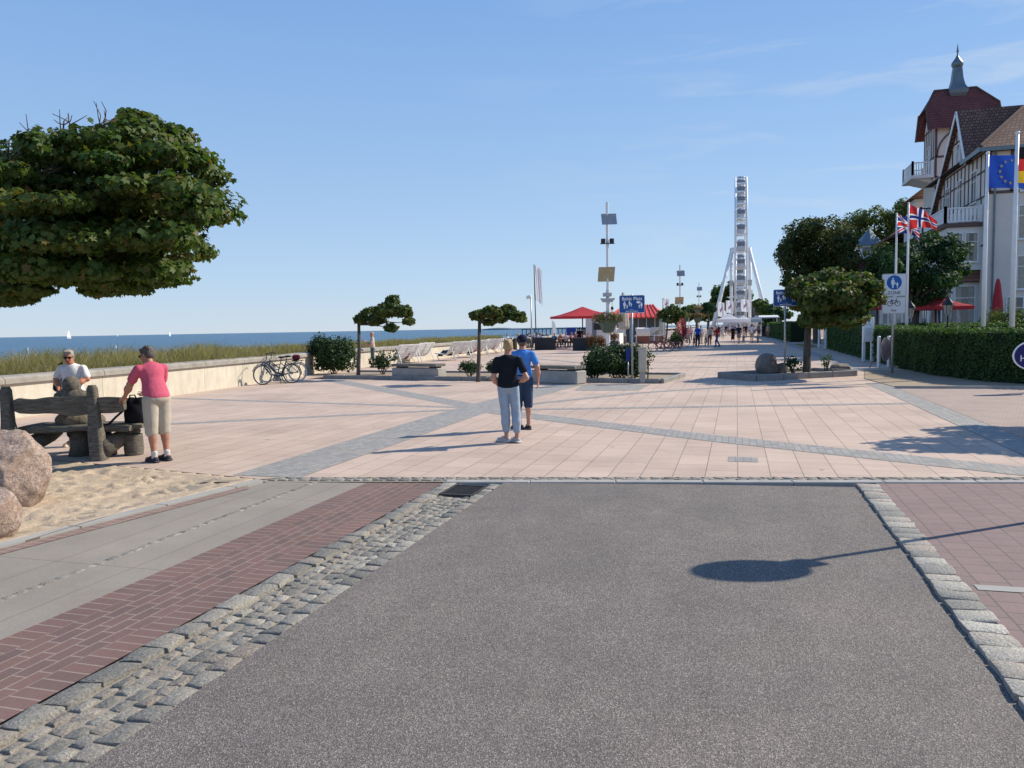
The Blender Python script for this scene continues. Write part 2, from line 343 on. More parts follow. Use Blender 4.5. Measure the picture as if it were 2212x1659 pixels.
fs = (9.98 - 8.32) / (3.16 + 5.38)                    # slope of its front edge
fy = lambda x: 8.32 + (x + 5.38) * fs
# ---- road, strips and plaza (levels: asphalt low, paving at 0)
A = {'bl': (-2.62, -6), 'tl': (-2.62, 8.42), 'tr': (1.3, 9.05), 'br': (1.3, -6)}
sheet('road', [(-2.62, -8, -.006), (1.34, -8, -.05), (1.34, 9.2, -.034), (-2.62, 8.6, -.006)], 0, ASPH)
sheet('gutter_bed', [(-3.32, -8), (-2.6, -8), (-2.6, 8.46), (-3.32, 8.34)], -.028, JOINT)
sheet('joint_bed', [(-6.3, 7.86), (-5.3, fy(-5.3) - .26), (10, fy(10) - .26), (10, 11.3), (-6.3, 8.6)], -.012, JOINT)
sheet('joint_bed', [(1.33, -8), (1.56, -8), (1.56, 9.3), (1.33, 9.2)], -.022, JOINT)
sheet('joint_bed', [(1.2, -8), (1.56, -8), (1.56, 9.3), (1.2, 9.2)], -.075, JOINT)
sheet('brick_strip', [(-4.014, -8), (-3.516, -8), (-3.516, 8.33), (-4.014, 8.24)], -.004, BRICK)
sheet('brick_strip', [(-4.22, -8), (-4.015, -8), (-4.015, 8.24), (-4.22, 8.2)], -.004, BRICKH)
sheet('brick_strip', [(-3.515, -8), (-3.31, -8), (-3.31, 8.36), (-3.515, 8.33)], -.004, BRICKH)
sheet('path_bed', [(-6.5, -8), (-3.3, -8), (-3.3, 8.5), (-6.5, 8.3)], -.03, JOINT)
sheet('footpath', [(-5.95, -8), (-5.95, 4.8), (-5.46, 8.0), (-5.42, 8.02), (-4.22, 8.2), (-4.22, -8)], -.006, PATHM)
EDGE = brick_mat('pale_edging_stone', (.36, .345, .31), (.33, .315, .28), (.16, .13, .1), .95, 1., .012, rot=rad(90), off=0)
# narrow red edging row and the sett seam of the path
REDROW = brick_mat('red_edge_bricks', (.25, .165, .135), (.215, .14, .12), (.33, .27, .21), .1, .22, .006, rot=rad(90), off=0)
sheet('brick_edging', [(-6.05, -8), (-5.88, -8), (-5.88, 4.8), (-5.42, 7.6), (-5.55, 7.75), (-6.05, 4.85)], -.001, REDROW)
def setts(name, rows, mat, z=0., hgt=.03, seed=1, rough=.006, jit=1.):     # rows: list of (centre x, width, length, y0, y1[, skew, dz])
    R = np.random.RandomState(seed); V = []; F = []; n = 7; base = 0; g = np.array([-1, -.965, -.8, 0, .8, .965, 1.])
    for row in rows:
        x, wd, ln, y0, y1 = row[:5]; skew = row[5] if len(row) > 5 else 0; dz = row[6] if len(row) > 6 else 0; y = y0 + R.rand() * ln * .5
        while y < y1:
            l = ln * R.uniform(.8, 1.2); w = wd * R.uniform(.9, .965); cx = x + R.uniform(-.025, .025) * wd * jit
            gx, gy = np.meshgrid(g * w / 2, g * (l - .012) / 2); sh = R.uniform(-.12, .12) * jit
            edge = np.maximum(np.abs(np.tile(g, (n, 1))), np.abs(np.tile(g[:, None], (1, n))))
            h = np.where(edge > .99, -hgt, np.where(edge > .9, -.0095, np.where(edge > .7, -.0015, .0))) + R.uniform(-.5, .5) * rough + dz
            h = h + R.normal(0, rough * .42, (n, n)) * (edge < .99) + gx / w * R.uniform(-1, 1) * rough * 1.6 + gy / l * R.uniform(-1, 1) * rough * 1.6
            px = cx + gx + gy * sh; py = y + l / 2 + gy + gx * R.uniform(-.1, .1)
            px = px + R.normal(0, .0016, (n, n)) + gx * gy / l * R.uniform(-.5, .5) * jit; py = py + (px - x) * 0 + skew * (px - x)
            V.append(np.stack([px, py, z + h], -1).reshape(-1, 3))
            for a in range(n - 1):
                for b in range(n - 1): i = base + a * n + b; F.append((i, i + 1, i + n + 1, i + n))
            base += n * n; y += l
    o = np_mesh(name, np.concatenate(V), np.array(F), mat, smooth=True)
    o.data.set_sharp_from_angle(angle=rad(50)); return o
ge = 8.36
gut = [(-3.225, .165, .22, 1.2, 8.3, 0, .006), (-3.085, .07, .12, 1.2, ge, 0, -.012), (-3.0, .095, .125, 1.2, 7.75, 0, -.02), (-2.9, .095, .125, 1.2, 7.75, 0, -.02), (-2.81, .09, .125, 1.2, 7.75, 0, -.014), (-2.69, .15, .17, 1.2, ge, 0, -.004)]
struct(setts('gutter_setts', gut, SETT, 0, .04, 3, .0055))
struct(setts('path_seam', [(-4.86, .075, .12, -2, 8.05)], SETT, -.001, .012, 4, .004))
struct(setts('kerb_setts', [(1.415, .25, .19, -1, 9.1)], SETTP, .0, .09, 5, .004, .3))
struct(MB().b2(-6.22, -6.07, -8, 4.85, -.06, .012).build('sand_edging', EDGE))
struct(MB().add([(-6.22, 4.85, .011), (-6.07, 4.85, .011), (-5.52, 8.02, .011), (-5.66, 8.1, .011), (-6.22, 4.85, -.06), (-6.07, 4.85, -.06), (-5.52, 8.02, -.06), (-5.66, 8.1, -.06)], [(0, 1, 2, 3), (4, 5, 1, 0), (5, 6, 2, 1), (7, 4, 0, 3)]).build('path_edging', EDGE))
# right hand pavement with a granite strip
sheet('pavement', [(1.5, -8), (9, -8), (9, 10.75), (1.5, 9.3)], -.006, BRICKR)
gs = G(2150, 1259); sheet('granite_strip', [(1.56, gs.y - .17), (9, gs.y - .02), (9, gs.y + .1), (1.56, gs.y - .06)], -.002, CONC)
# the plaza
sheet('plaza', [(-15.3, 7.3), (-9.7, 8.86), (-5.62, 8.14), (-5.38, fy(-5.38)), (10, fy(10)), (10, 130), (9, 420), (-26, 420), (-19.4, 130), (-18, 60), (-17.8, 40), (-17.6, 30), (-16.8, 26.8), (-16.6, 25), (-15.8, 16)], -.004, TILE)
f_r = setts('plaza_edge_setts', [(x, .1, .14, -.1, 14) for x in (.07, .172)], SETT, .0, .03, 8, .005)
f_r.rotation_euler = (0, 0, math.atan(fs) - rad(90)); f_r.location = (-5.5, fy(-5.5) + .02, 0); struct(f_r)
mb = MB(); [mb.bbox((0, 2.75 + k * 1.0, -.04), (.12, .994, .088), .008) for k in range(12)]; f_k = mb.build('plaza_edge_kerb', CONC)
f_k.rotation_euler = (0, 0, math.atan(fs) - rad(90)); f_k.location = (-5.52 , fy(-5.52) - .27, 0); struct(f_k)
def band(name, pts, w, m=SETTB, z=0.0005):            # paved band along a line on the plaza
    p = [Vector((a[0], a[1])) for a in pts]; L = []; R = []
    for i in range(len(p)):
        d = (p[min(i + 1, len(p) - 1)] - p[max(i - 1, 0)]).normalized(); q = Vector((-d.y, d.x)) * (w / 2); L.append(p[i] + q); R.append(p[i] - q)
    return struct(MB().add([(v.x, v.y, z) for v in L + R], [(i, i + 1, len(p) + i + 1, len(p) + i) for i in range(len(p) - 1)]).build(name, m))
band('cobble_band', [(-5.68, 8.3), (-5.66, 16.5), (-5.1, 24.4)], .96, z=.0)
for k, (pts, w) in enumerate([([(-16, 18.2), (-6.0, 16.6)], .3), ([(-15.5, 10.0), (-10.94, 12.87), (-6.1, 16.1)], .3), ([(-14.9, 26), (-6.0, 17.0)], .62), ([(-5.3, 16.6), (-2.59, 20.75), (2.2, 25.3)], .3),
                              ([(-5.3, 16.4), (-4.36, 16.39), (3.6, 18.55)], .3), ([(-5.4, 16.2), (-4.04, 15.17), (-.43, 12.59), (3.7, 10.1)], .62), ([(3.9, 10.0), (3.9, 24.6)], .5),
                              ([(-17, 52), (-4, 33)], .35), ([(-13, 30), (2.2, 34.5)], .3), ([(-12.5, 38), (3, 38.6)], .3), ([(-12, 47), (4.3, 44.5)], .3), ([(-12, 62), (4.6, 60)], .4), ([(4.4, 31), (4.4, 110)], .45), ([(-11, 80), (4.6, 78)], .4)]):
    band('cobble_band', pts, w, z=-.0022 + .0005 * k)
sheet('cobble_patch', [(-4.41, 21.42), (-2.65, 21.6), (-2.53, 23.78), (-4.61, 23.69)], .0, SETTB)
sq = G(1605, 992); sheet('cobble_patch', [(sq.x - .19, sq.y - .19), (sq.x + .19, sq.y - .19), (sq.x + .19, sq.y + .19), (sq.x - .19, sq.y + .19)], .0, SETTB)
sheet('cobble_patch', [(-7.5, 49), (-4.2, 49), (-4.2, 53.5), (-8.2, 53.5)], .002, SETTB)
# pink brick forecourt on the right and the sandy bed before the hedge
sheet('forecourt', [(4.16, fy(4.16) + .3), (10, fy(10) + .2), (10, 22.9), (4.16, 22.7)], .001, PINKB)
sheet('hedge_bed', [(4.2, 22.75), (10, 22.95), (10, 31.2), (4.6, 31.2), (3.9, 26.5)], .012, EARTH)
struct(MB().box((7.2, 22.75, .02), (6.2, .09, .1), rz=.02).build('bed_kerb', CONC))
sheet('grass_verge', [(4.7, 60), (6.0, 60), (6.0, 72), (4.7, 70)], .015, M('dry_grass', (.2, .17, .06), .9, .3, 8, bump=.6, bscale=60))
# sand bed with footprints
nx, ny = 330, 240; xs = np.linspace(-20, -5.4, nx); yy = np.linspace(-1, 9.6, ny); X, Y = np.meshgrid(xs, yy); Z = np.full(X.shape, .0)
R = np.random.RandomState(5)
for _ in range(900):
    cx, cy = R.uniform(-13, -5.6), R.uniform(2.5, 9); a = R.uniform(0, 6.28); u = (X - cx) * math.cos(a) + (Y - cy) * math.sin(a); w = -(X - cx) * math.sin(a) + (Y - cy) * math.cos(a)
    d = (u / R.uniform(.08, .16)) ** 2 + (w / R.uniform(.05, .08)) ** 2; Z += R.uniform(-.032, -.006) * np.exp(-d) + .016 * np.exp(-(d - 2.2) ** 2)
Z += R.normal(0, .0025, Z.shape)
top_e = np.where(X > -9.7, 8.12 - (X + 5.62) * .178, 8.84 + (X + 9.7) * .28)
edge_left = np.where(Y < 4.85, -6.24, -6.24 + (Y - 4.85) * .157); inside = (X < edge_left) & (Y < top_e)
fade = np.clip(np.minimum(edge_left - X, top_e - Y) / .3, 0, 1)
Z = np.where(inside, Z * fade - .035 * fade + .002, -.05)
V = np.stack([X, Y, Z], -1).reshape(-1, 3); ii = np.arange(nx * ny).reshape(ny, nx)
struct(np_mesh('sand', V, np.stack([ii[:-1, :-1], ii[:-1, 1:], ii[1:, 1:], ii[1:, :-1]], -1).reshape(-1, 4), SAND, smooth=True))
# ================================================================ SOFT BODIES (people, animals of the scene, stones)
# a body is one continuous surface: tapered capsules and ellipsoids blended on a grid and skinned with quads
def soft(prims, h=.012, k=.03, pad=.03):
    """prims: ('c', p0, r0, p1, r1) tapered capsule | ('e', centre, radii[, 3x3]) ellipsoid; an extra float at the end = own blend"""
    P = []
    for p in prims:
        if p[0] == 'c': a, r0, b, r1 = np.array(p[1], float), p[2], np.array(p[3], float), p[4]; lo = np.minimum(a - r0, b - r1); hi = np.maximum(a + r0, b + r1); kk = p[5] if len(p) > 5 else k
        else: a = np.array(p[1], float); r = max(p[2]); lo = a - r; hi = a + r; kk = p[4] if len(p) > 4 else k
        P.append((p, lo, hi, kk))
    LO = np.min([q[1] for q in P], 0) - pad - 2 * h; HI = np.max([q[2] for q in P], 0) + pad + 2 * h
    n = np.ceil((HI - LO) / h).astype(int) + 1
    D = np.full(n, 1.0, dtype=np.float32); ax = [LO[i] + h * np.arange(n[i]) for i in range(3)]
    for p, lo, hi, kk in P:
        m = kk + 3 * h; i0 = np.maximum(((lo - m - LO) / h).astype(int), 0); i1 = np.minimum(np.ceil((hi + m - LO) / h).astype(int) + 1, n)
        sl = tuple(slice(i0[i], i1[i]) for i in range(3))
        X, Y, Z = np.meshgrid(ax[0][sl[0]], ax[1][sl[1]], ax[2][sl[2]], indexing='ij', sparse=True)
        if p[0] == 'c':
            a, b = np.array(p[1], float), np.array(p[3], float); d = b - a; L = max(d @ d, 1e-9)
            t = np.clip(((X - a[0]) * d[0] + (Y - a[1]) * d[1] + (Z - a[2]) * d[2]) / L, 0, 1)
            dist = np.sqrt((X - a[0] - t * d[0]) ** 2 + (Y - a[1] - t * d[1]) ** 2 + (Z - a[2] - t * d[2]) ** 2) - (p[2] + (p[4] - p[2]) * t)
        else:
            c, r = np.array(p[1], float), np.array(p[2], float); u, v, w = X - c[0], Y - c[1], Z - c[2]
            if len(p) > 3 and p[3] is not None:
                Rm = np.array(p[3]).T; u, v, w = [Rm[i][0] * u + Rm[i][1] * v + Rm[i][2] * w for i in range(3)]
            q = np.sqrt((u / r[0]) ** 2 + (v / r[1]) ** 2 + (w / r[2]) ** 2); q2 = np.sqrt((u / r[0] ** 2) ** 2 + (v / r[1] ** 2) ** 2 + (w / r[2] ** 2) ** 2) + 1e-9
            dist = q * (q - 1) / q2
        cur = D[sl]; e = np.clip(.5 + .5 * (cur - dist) / kk, 0, 1); D[sl] = cur * (1 - e) + dist * e - kk * e * (1 - e)
    return nets(D, LO, h)
def nets(D, LO, h):                                   # naive surface nets
    S = D < 0; n = D.shape
    c = np.zeros([x - 1 for x in n], int)
    for dx in (0, 1):
        for dy in (0, 1):
            for dz in (0, 1): c += S[dx:n[0] - 1 + dx, dy:n[1] - 1 + dy, dz:n[2] - 1 + dz]
    act = (c > 0) & (c < 8); I = np.argwhere(act); idx = -np.ones(act.shape, int); idx[act] = np.arange(len(I))
    acc = np.zeros((len(I), 3)); cnt = np.zeros(len(I))
    for axis in range(3):
        for o1 in (0, 1):
            for o2 in (0, 1):
                a = I.copy(); oth = [i for i in range(3) if i != axis]; a[:, oth[0]] += o1; a[:, oth[1]] += o2; b = a.copy(); b[:, axis] += 1
                da, db = D[tuple(a.T)], D[tuple(b.T)]; cr = (da < 0) != (db < 0); t = np.where(cr, da / np.where(cr, da - db, 1), 0)
                q = (a - I).astype(float); q[:, axis] += t; acc[cr] += q[cr]; cnt[cr] += 1
    V = LO + h * (I + acc / np.maximum(cnt, 1)[:, None]); F = []
    for axis in range(3):
        o = [i for i in range(3) if i != axis]; sl0 = [slice(1, n[i] - 1) for i in range(3)]; sl0[axis] = slice(0, n[axis] - 1); sl1 = list(sl0); sl1[axis] = slice(1, n[axis])
        a, b = S[tuple(sl0)], S[tuple(sl1)]; E = np.argwhere(a != b); off = [1, 1, 1]; off[axis] = 0; E = E + off
        flip = S[tuple(E.T)]
        q = []
        for d0, d1 in ((0, 0), (-1, 0), (-1, -1), (0, -1)):
            e = E.copy(); e[:, o[0]] += d0; e[:, o[1]] += d1; q.append(idx[tuple(e.T)])
        q = np.stack(q, 1)
        if axis == 1: flip = ~flip
        q[~flip] = q[~flip][:, ::-1]; F.append(q)
    F = np.concatenate(F); F = F[(F >= 0).all(1)]; return V, F
def relax(V, F, it=2):                                # light smoothing
    V = V.copy()
    for _ in range(it):
        A = np.zeros_like(V); N = np.zeros(len(V))
        for i in range(4):
            a, b = F[:, i], F[:, (i + 1) % 4]; np.add.at(A, a, V[b]); np.add.at(A, b, V[a]); np.add.at(N, a, 1); np.add.at(N, b, 1)
        V = V * .45 + .55 * A / np.maximum(N, 1)[:, None]
    return V
def soft_obj(name, prims, m, parent=None, h=.012, k=.03, it=2, mi=None, fold=0., seed=0):
    V, F = soft(prims, h, k); V = relax(V, F, it)
    if fold:
        R = np.random.RandomState(seed); W = np.zeros(len(V))
        for _ in range(7):
            d = R.normal(0, 1, 3) * (9, 9, 22); W += np.sin(V @ d + R.uniform(0, 6)) / 7
        V = V + (V - V.mean(0)) * np.array([1, 1, .15]) * (W * fold)[:, None] * 4
    idx = mi(V[F].mean(1)) if mi else None
    return np_mesh(name, V, F, m, parent, smooth=True, mi=idx)

def skin_mat(name, c):
    t = NT(name); col = t.mix(1, c, t.ramp(t.noise(12, 4), [(.3, (.86, .82, .8)), (.7, (1.1, 1.06, 1.05))]), 'MULTIPLY'); t.color(col).rough(.5)
    t.p.inputs['Subsurface Weight'].default_value = .08; t.p.inputs['Subsurface Radius'].default_value = (.012, .004, .002); return t.m
SKIN = skin_mat('skin', (.50, .275, .19)); SKINT = skin_mat('tanned_skin', (.40, .20, .13)); LIP = C((.33, .09, .075))
def cloth(name, c, var=.1, bump=.35):
    t = NT(name); col = t.mix(1, c, t.ramp(t.noise(9, 5, .65), [(.3, (1 - var,) * 3), (.7, (1 + var,) * 3)]), 'MULTIPLY'); col = t.mix(1, col, t.ramp(t.noise(260, 2), [(.3, (.88,) * 3), (.7, (1.1,) * 3)]), 'MULTIPLY')
    t.color(col).rough(.9).bump(t.noise(13, 4, .55, t.co(scale=(1, 1, .5)), .6), bump, .03); t.p.inputs['Specular IOR Level'].default_value = .12; return t.m
_cl = {}
def CL(c, var=.1):
    if c not in _cl: _cl[c] = cloth('cloth_%d' % len(_cl), c, var)
    return _cl[c]
def hair_mat(c):
    key = ('h', c)
    if key not in _cl:
        t = NT('hair_%d' % len(_cl)); n = t.noise(60, 3, .6, t.co(scale=(1, 1, .18)), .3); col = t.ramp(n, [(.3, tuple(x * .45 for x in c)), (.7, tuple(min(1, x * 1.5) for x in c))]); t.color(col).rough(.55).bump(n, .8, .012); _cl[key] = t.m
    return _cl[key]
v3 = lambda *a: np.array(a, float)
def rotz(p, a, c=(0, 0, 0)):
    p = np.array(p, float) - c; return np.array([p[0] * math.cos(a) - p[1] * math.sin(a), p[0] * math.sin(a) + p[1] * math.cos(a), p[2]]) + c
def hand_prims(w, d, palm, r=.0085, curl=.5, side=1, grip=False):
    """wrist point w, finger direction d, palm normal: palm, five separate fingers, thumb from the side"""
    d = d / np.linalg.norm(d); palm = palm - d * (palm @ d); palm = palm / np.linalg.norm(palm); s = np.cross(d, palm) * side; o = []
    kn = w + d * .085
    for q in (-.026, -.009, .009, .026): o.append(('c', w + d * .015 + s * q * .75, .0155, kn + s * q * 1.12, .0115, .012))
    for q, L in ((-.031, .82), (-.0105, 1.0), (.0105, .95), (.031, .72)):       # index .. little
        p = kn + s * q * 1.12; dd = d.copy(); c = curl * (1.0 if not grip else 1.7)
        for seg, ln in enumerate((.038, .027, .021)):
            ang = c * (.55 + .35 * seg); dd = dd * math.cos(ang) + palm * math.sin(ang); dd /= np.linalg.norm(dd); e = p + dd * ln * L
            o.append(('c', p, r * (1 - .08 * seg), e, r * (.95 - .08 * seg), .003)); p = e
    t0 = w + d * .03 - s * .028; t1 = t0 + (d * .6 - s * .65 + palm * .35) * .042; t2 = t1 + (d * .9 - s * .12 + palm * .45) * .03
    o += [('c', t0, .0125, t1, .0105, .008), ('c', t1, .0102, t2, .0082, .004)]; return o
def head_prims(c, yaw, pitch=0., s=1., nose=True, ear=True):
    """c = centre of skull; returns prims and a local-to-world function; face looks along +y before yaw"""
    cy, sy, cp, sp = math.cos(yaw), math.sin(yaw), math.cos(pitch), math.sin(pitch)
    Rm = np.array([[cy, -sy, 0], [sy, cy, 0], [0, 0, 1]]) @ np.array([[1, 0, 0], [0, cp, -sp], [0, sp, cp]])
    W = lambda x, y, z: c + Rm @ (np.array([x, y, z]) * s)
    o = [('e', W(0, -.012, .03), (.074 * s, .093 * s, .088 * s), Rm), ('e', W(0, .03, -.03), (.061 * s, .068 * s, .085 * s), Rm), ('e', W(0, .055, -.085), (.04 * s, .035 * s, .03 * s), Rm), ('e', W(0, .02, -.07), (.055 * s, .05 * s, .04 * s), Rm)]
    if nose: o += [('c', W(0, .092, .012), .009 * s, W(0, .112, -.028), .0135 * s, .012), ('e', W(.03, .075, -.02), (.022 * s, .016 * s, .02 * s), Rm), ('e', W(-.03, .075, -.02), (.022 * s, .016 * s, .02 * s), Rm), ('e', W(0, .093, -.057), (.022 * s, .01 * s, .012 * s), Rm, .008)]
    if ear: o += [('e', W(q * .075, -.005, -.005), (.011 * s, .021 * s, .032 * s), Rm, .006) for q in (-1, 1)]
    return o, W, Rm
def joints(H=1.7, w=1.0, pose='stand', seed=0, lean=0.):
    s = H / 1.7; R = np.random.RandomState(seed); j = lambda q: R.uniform(-q, q)
    J = dict(pel=v3(0, 0, .93), wai=v3(0, .0, 1.08), che=v3(0, .005, 1.28), nek=v3(0, -.01, 1.44), hed=v3(0, .02, 1.585))
    for n, q in (('L', -1), ('R', 1)):
        J['hip' + n] = v3(q * .085 * w, 0, .9); J['kne' + n] = v3(q * .095, .015, .49); J['ank' + n] = v3(q * .095, -.02, .085); J['toe' + n] = v3(q * .12, .15, .03)
        J['sho' + n] = v3(q * .175 * w, -.01, 1.385); J['elb' + n] = v3(q * (.235 * w), -.03, 1.10); J['wri' + n] = v3(q * (.225 * w), .07, .87)
    if pose == 'walk':
        q = 1 if R.rand() < .5 else -1
        for n, d in (('L', q), ('R', -q)):
            J['kne' + n] += v3(0, .13 * d + .04, .02); J['ank' + n] += v3(0, .26 * d - .04, .05 if d < 0 else 0.0); J['toe' + n] += v3(0, .27 * d - .02, .0 if d > 0 else .0)
            J['elb' + n] += v3(0, -.08 * d, .01); J['wri' + n] += v3(0, -.2 * d + .03, .05)
    elif pose == 'sit':
        for k in ('pel', 'wai', 'che', 'nek', 'hed', 'shoL', 'shoR', 'elbL', 'elbR', 'wriL', 'wriR', 'hipL', 'hipR'): J[k] = J[k] - v3(0, 0, .40)
        for n, q in (('L', -1), ('R', 1)):
            J['hip' + n] = v3(q * .09, .02, .5); J['kne' + n] = v3(q * .13, .43, .5); J['ank' + n] = v3(q * .12, .42 + j(.12), .085); J['toe' + n] = J['ank' + n] + v3(q * .03, .17, -.055)
            J['elb' + n] = v3(q * .24, .06, .75 + j(.03)); J['wri' + n] = v3(q * (.12 + j(.05)), .28, .74 + j(.06))
    elif pose == 'recline':
        for k in ('wai', 'che', 'nek', 'hed', 'shoL', 'shoR'):
            z = J[k][2] - .93; J[k] = v3(J[k][0], -.55 * z, .42 + .84 * z)
        J['pel'] = v3(0, 0, .42)
        for n, q in (('L', -1), ('R', 1)):
            J['hip' + n] = v3(q * .09, .03, .42); J['kne' + n] = v3(q * .12, .44, .52); J['ank' + n] = v3(q * .1, .78, .3); J['toe' + n] = v3(q * .11, .93, .38)
            J['elb' + n] = J['sho' + n] + v3(q * .07, .1, -.24); J['wri' + n] = J['elb' + n] + v3(-q * .12, .2, .02)
    for k in J: J[k] = J[k] * s
    return J, s
def person(label, loc, rz=0., H=1.7, w=1.0, pose='stand', top=(.3, .3, .3), bot=(.05, .06, .09), hair=(.1, .07, .05), shoe=(.05, .05, .05), skin=None, legs='long', sleeve=.55, group=None, seed=0,
           fine=False, edit=None, hat=None, hairlen=0., belly=0., yaw=0., pitch=0., hands=None, skirt=False, glasses=False, topmat=None, botmat=None, name='person'):
    J, s = joints(H, w, pose, seed)
    if edit: edit(J)
    t = thing(name, label, 'person', loc, rz, group); skin = skin or SKIN; h = .0075 if fine else .024; up = J['nek'] - J['pel']
    k1 = .02 if fine else .03
    # --- body
    hp, W, Rm = head_prims(J['hed'], yaw, pitch, s * .985, nose=fine, ear=fine)
    B = list(hp) + [('c', J['nek'] - v3(0, 0, .06 * s), .062 * s, J['hed'] - (J['hed'] - J['nek']) * .35, .054 * s)]
    B += [('c', J['che'], .075 * s * w, J['wai'], .07 * s * w, .02), ('c', J['wai'], .07 * s * w, J['pel'], .075 * s * w, .02), ('c', J['shoL'], .042 * s, J['shoR'], .042 * s, .02)]
    for n, q in (('L', -1), ('R', 1)):
        B += [('c', J['sho' + n] - v3(0, 0, .02), .036 * s * w, J['elb' + n], .041 * s * w), ('c', J['elb' + n], .041 * s * w, J['wri' + n], .027 * s), ('e', J['elb' + n] * .62 + J['wri' + n] * .38, (.043 * s * w,) * 3, None, .05)]
        B += [('c', J['hip' + n], .07 * s * w, J['kne' + n], .052 * s * w), ('c', J['kne' + n], .05 * s * w, J['ank' + n], .036 * s), ('e', J['kne' + n] * .68 + J['ank' + n] * .32 - v3(0, .016, 0) * s, (.05 * s * w, .05 * s, .095 * s), None, .03), ('c', J['ank' + n] - v3(0, .01, .02), .036 * s, J['toe' + n], .03 * s)]
        hd = J['wri' + n] - J['elb' + n]; hd = hd / np.linalg.norm(hd)
        if hands and n in hands: hd, pl, cu, gr = hands[n]; hd = v3(*hd); pl = v3(*pl)
        else: pl, cu, gr = v3(-q, .25, 0.1), .5, False
        if fine: B += [(p[0], p[1], p[2] * s ** .5, p[3], p[4] * s ** .5, p[5]) for p in hand_prims(J['wri' + n], hd, pl, curl=cu, side=1 if n == 'L' else -1, grip=gr)]
        else: B += [('c', J['wri' + n], .03 * s, J['wri' + n] + hd * .09 * s, .034 * s)]
    mats = [skin, LIP]
    mi = None
    if fine:
        def mi(cn):
            L = (cn - J['hed']) @ Rm / (s * .985); return ((np.abs(L[:, 0]) < .024) & (L[:, 2] > -.067) & (L[:, 2] < -.048) & (L[:, 1] > .07)).astype(int)
    body = soft_obj('body', B, mats, t, h, k1, 1, mi=mi)
    # --- top
    e = .014 * s
    U = [('e', J['che'], (.158 * s * w, .108 * s * w, .19 * s), None, .07), ('e', J['wai'] + v3(0, .035 * belly, 0), (.148 * s * w, (.105 + .05 * belly) * s * w, .16 * s), None, .07), ('e', (J['pel'] + J['wai']) / 2, (.155 * s * w, .115 * s * w, .13 * s), None, .06),
         ('c', J['shoL'] * .93 + J['che'] * .07, .05 * s, J['shoR'] * .93 + J['che'] * .07, .05 * s, .045), ('c', J['nek'] - v3(0, 0, .07 * s), .07 * s, J['che'], .1 * s, .05)]
    if fine or True: U.append(('e', J['pel'] + v3(0, 0, .02), (.162 * s * w, .122 * s * w, .085 * s), None, .05))
    if skirt: U += [('c', J['pel'], .14 * s, (J['kneL'] + J['kneR']) / 2 + v3(0, 0, .02), .19 * s, .05)]
    for n in 'LR':
        a, b, c = J['sho' + n], J['elb' + n], J['wri' + n]
        if sleeve > 0:
            f = min(sleeve, 1.); U += [('c', a + (b - a) * .07 - v3(0, 0, .006), .053 * s * w, a + (b - a) * f, (.055 - .004 * f) * s * w + .008, .025)]
            if sleeve > 1: U += [('c', b, .052 * s * w, b + (c - b) * (sleeve - 1), .04 * s, .03)]
    tm = topmat or CL(tuple(top)); tp = soft_obj('dress' if skirt else 'shirt', U, tm, t, h, .03, 2, fold=.0065 if fine else 0, seed=seed + 5)
    # --- legs
    if legs != 'none' and not skirt:
        L = [('e', J['pel'], (.155 * s * w, .118 * s * w, .11 * s), None, .05)]
        for n in 'LR':
            a, b, c = J['hip' + n], J['kne' + n], J['ank' + n]
            if legs == 'shorts': L += [('c', a, .1 * s * w, a + (b - a) * .9, .086 * s * w, .04)]
            elif legs == 'bermuda': L += [('c', a, .1 * s * w, b + (c - b) * .12, .079 * s * w, .03)]
            elif legs == 'capri': L += [('c', a, .088 * s * w, b, .07 * s * w, .03), ('c', b, .072 * s * w, b + (c - b) * .36 - v3(0, .012, 0), .071 * s * w, .02), ('c', b + (c - b) * .36 - v3(0, .012, 0), .07 * s * w, b + (c - b) * .7, .064 * s, .02)]
            else: L += [('c', a, .095 * s * w, b, .068 * s * w, .03), ('c', b, .068 * s * w, c, .056 * s, .03)]
        soft_obj({'shorts': 'shorts', 'bermuda': 'shorts'}.get(legs, 'trousers'), L, botmat or CL(tuple(bot)), t, h, .025, 2, fold=.0055 if fine else 0, seed=seed + 9)
    # --- shoes
    for n in 'LR':
        a, b = J['ank' + n], J['toe' + n]; d = b - a; d[2] = 0; d = d / (np.linalg.norm(d) + 1e-9)
        q = [('e', a + d * .055 * s - v3(0, 0, .035 * s), tuple(np.array((.047, .047, .05)) * s)), ('c', a - d * .025 * s - v3(0, 0, .045 * s), .043 * s, a + d * .15 * s - v3(0, 0, .052 * s), .037 * s)]
        so = soft_obj('shoe', q, C(tuple(shoe)), t, h if fine else .016, .03, 1)
        if fine:
            zz = a[2] - .074 * s; MB().bbox((*(a + d * .06 * s)[:2], zz + .002), (.092 * s, .285 * s, .03), .012, rz=math.atan2(-d[0], d[1])).build('sole', C((.6, .6, .58) if shoe[0] > .2 else (.04, .04, .05)), so)
    # --- hair / hat
    hm = hair_mat(tuple(hair)); hs = s * .985
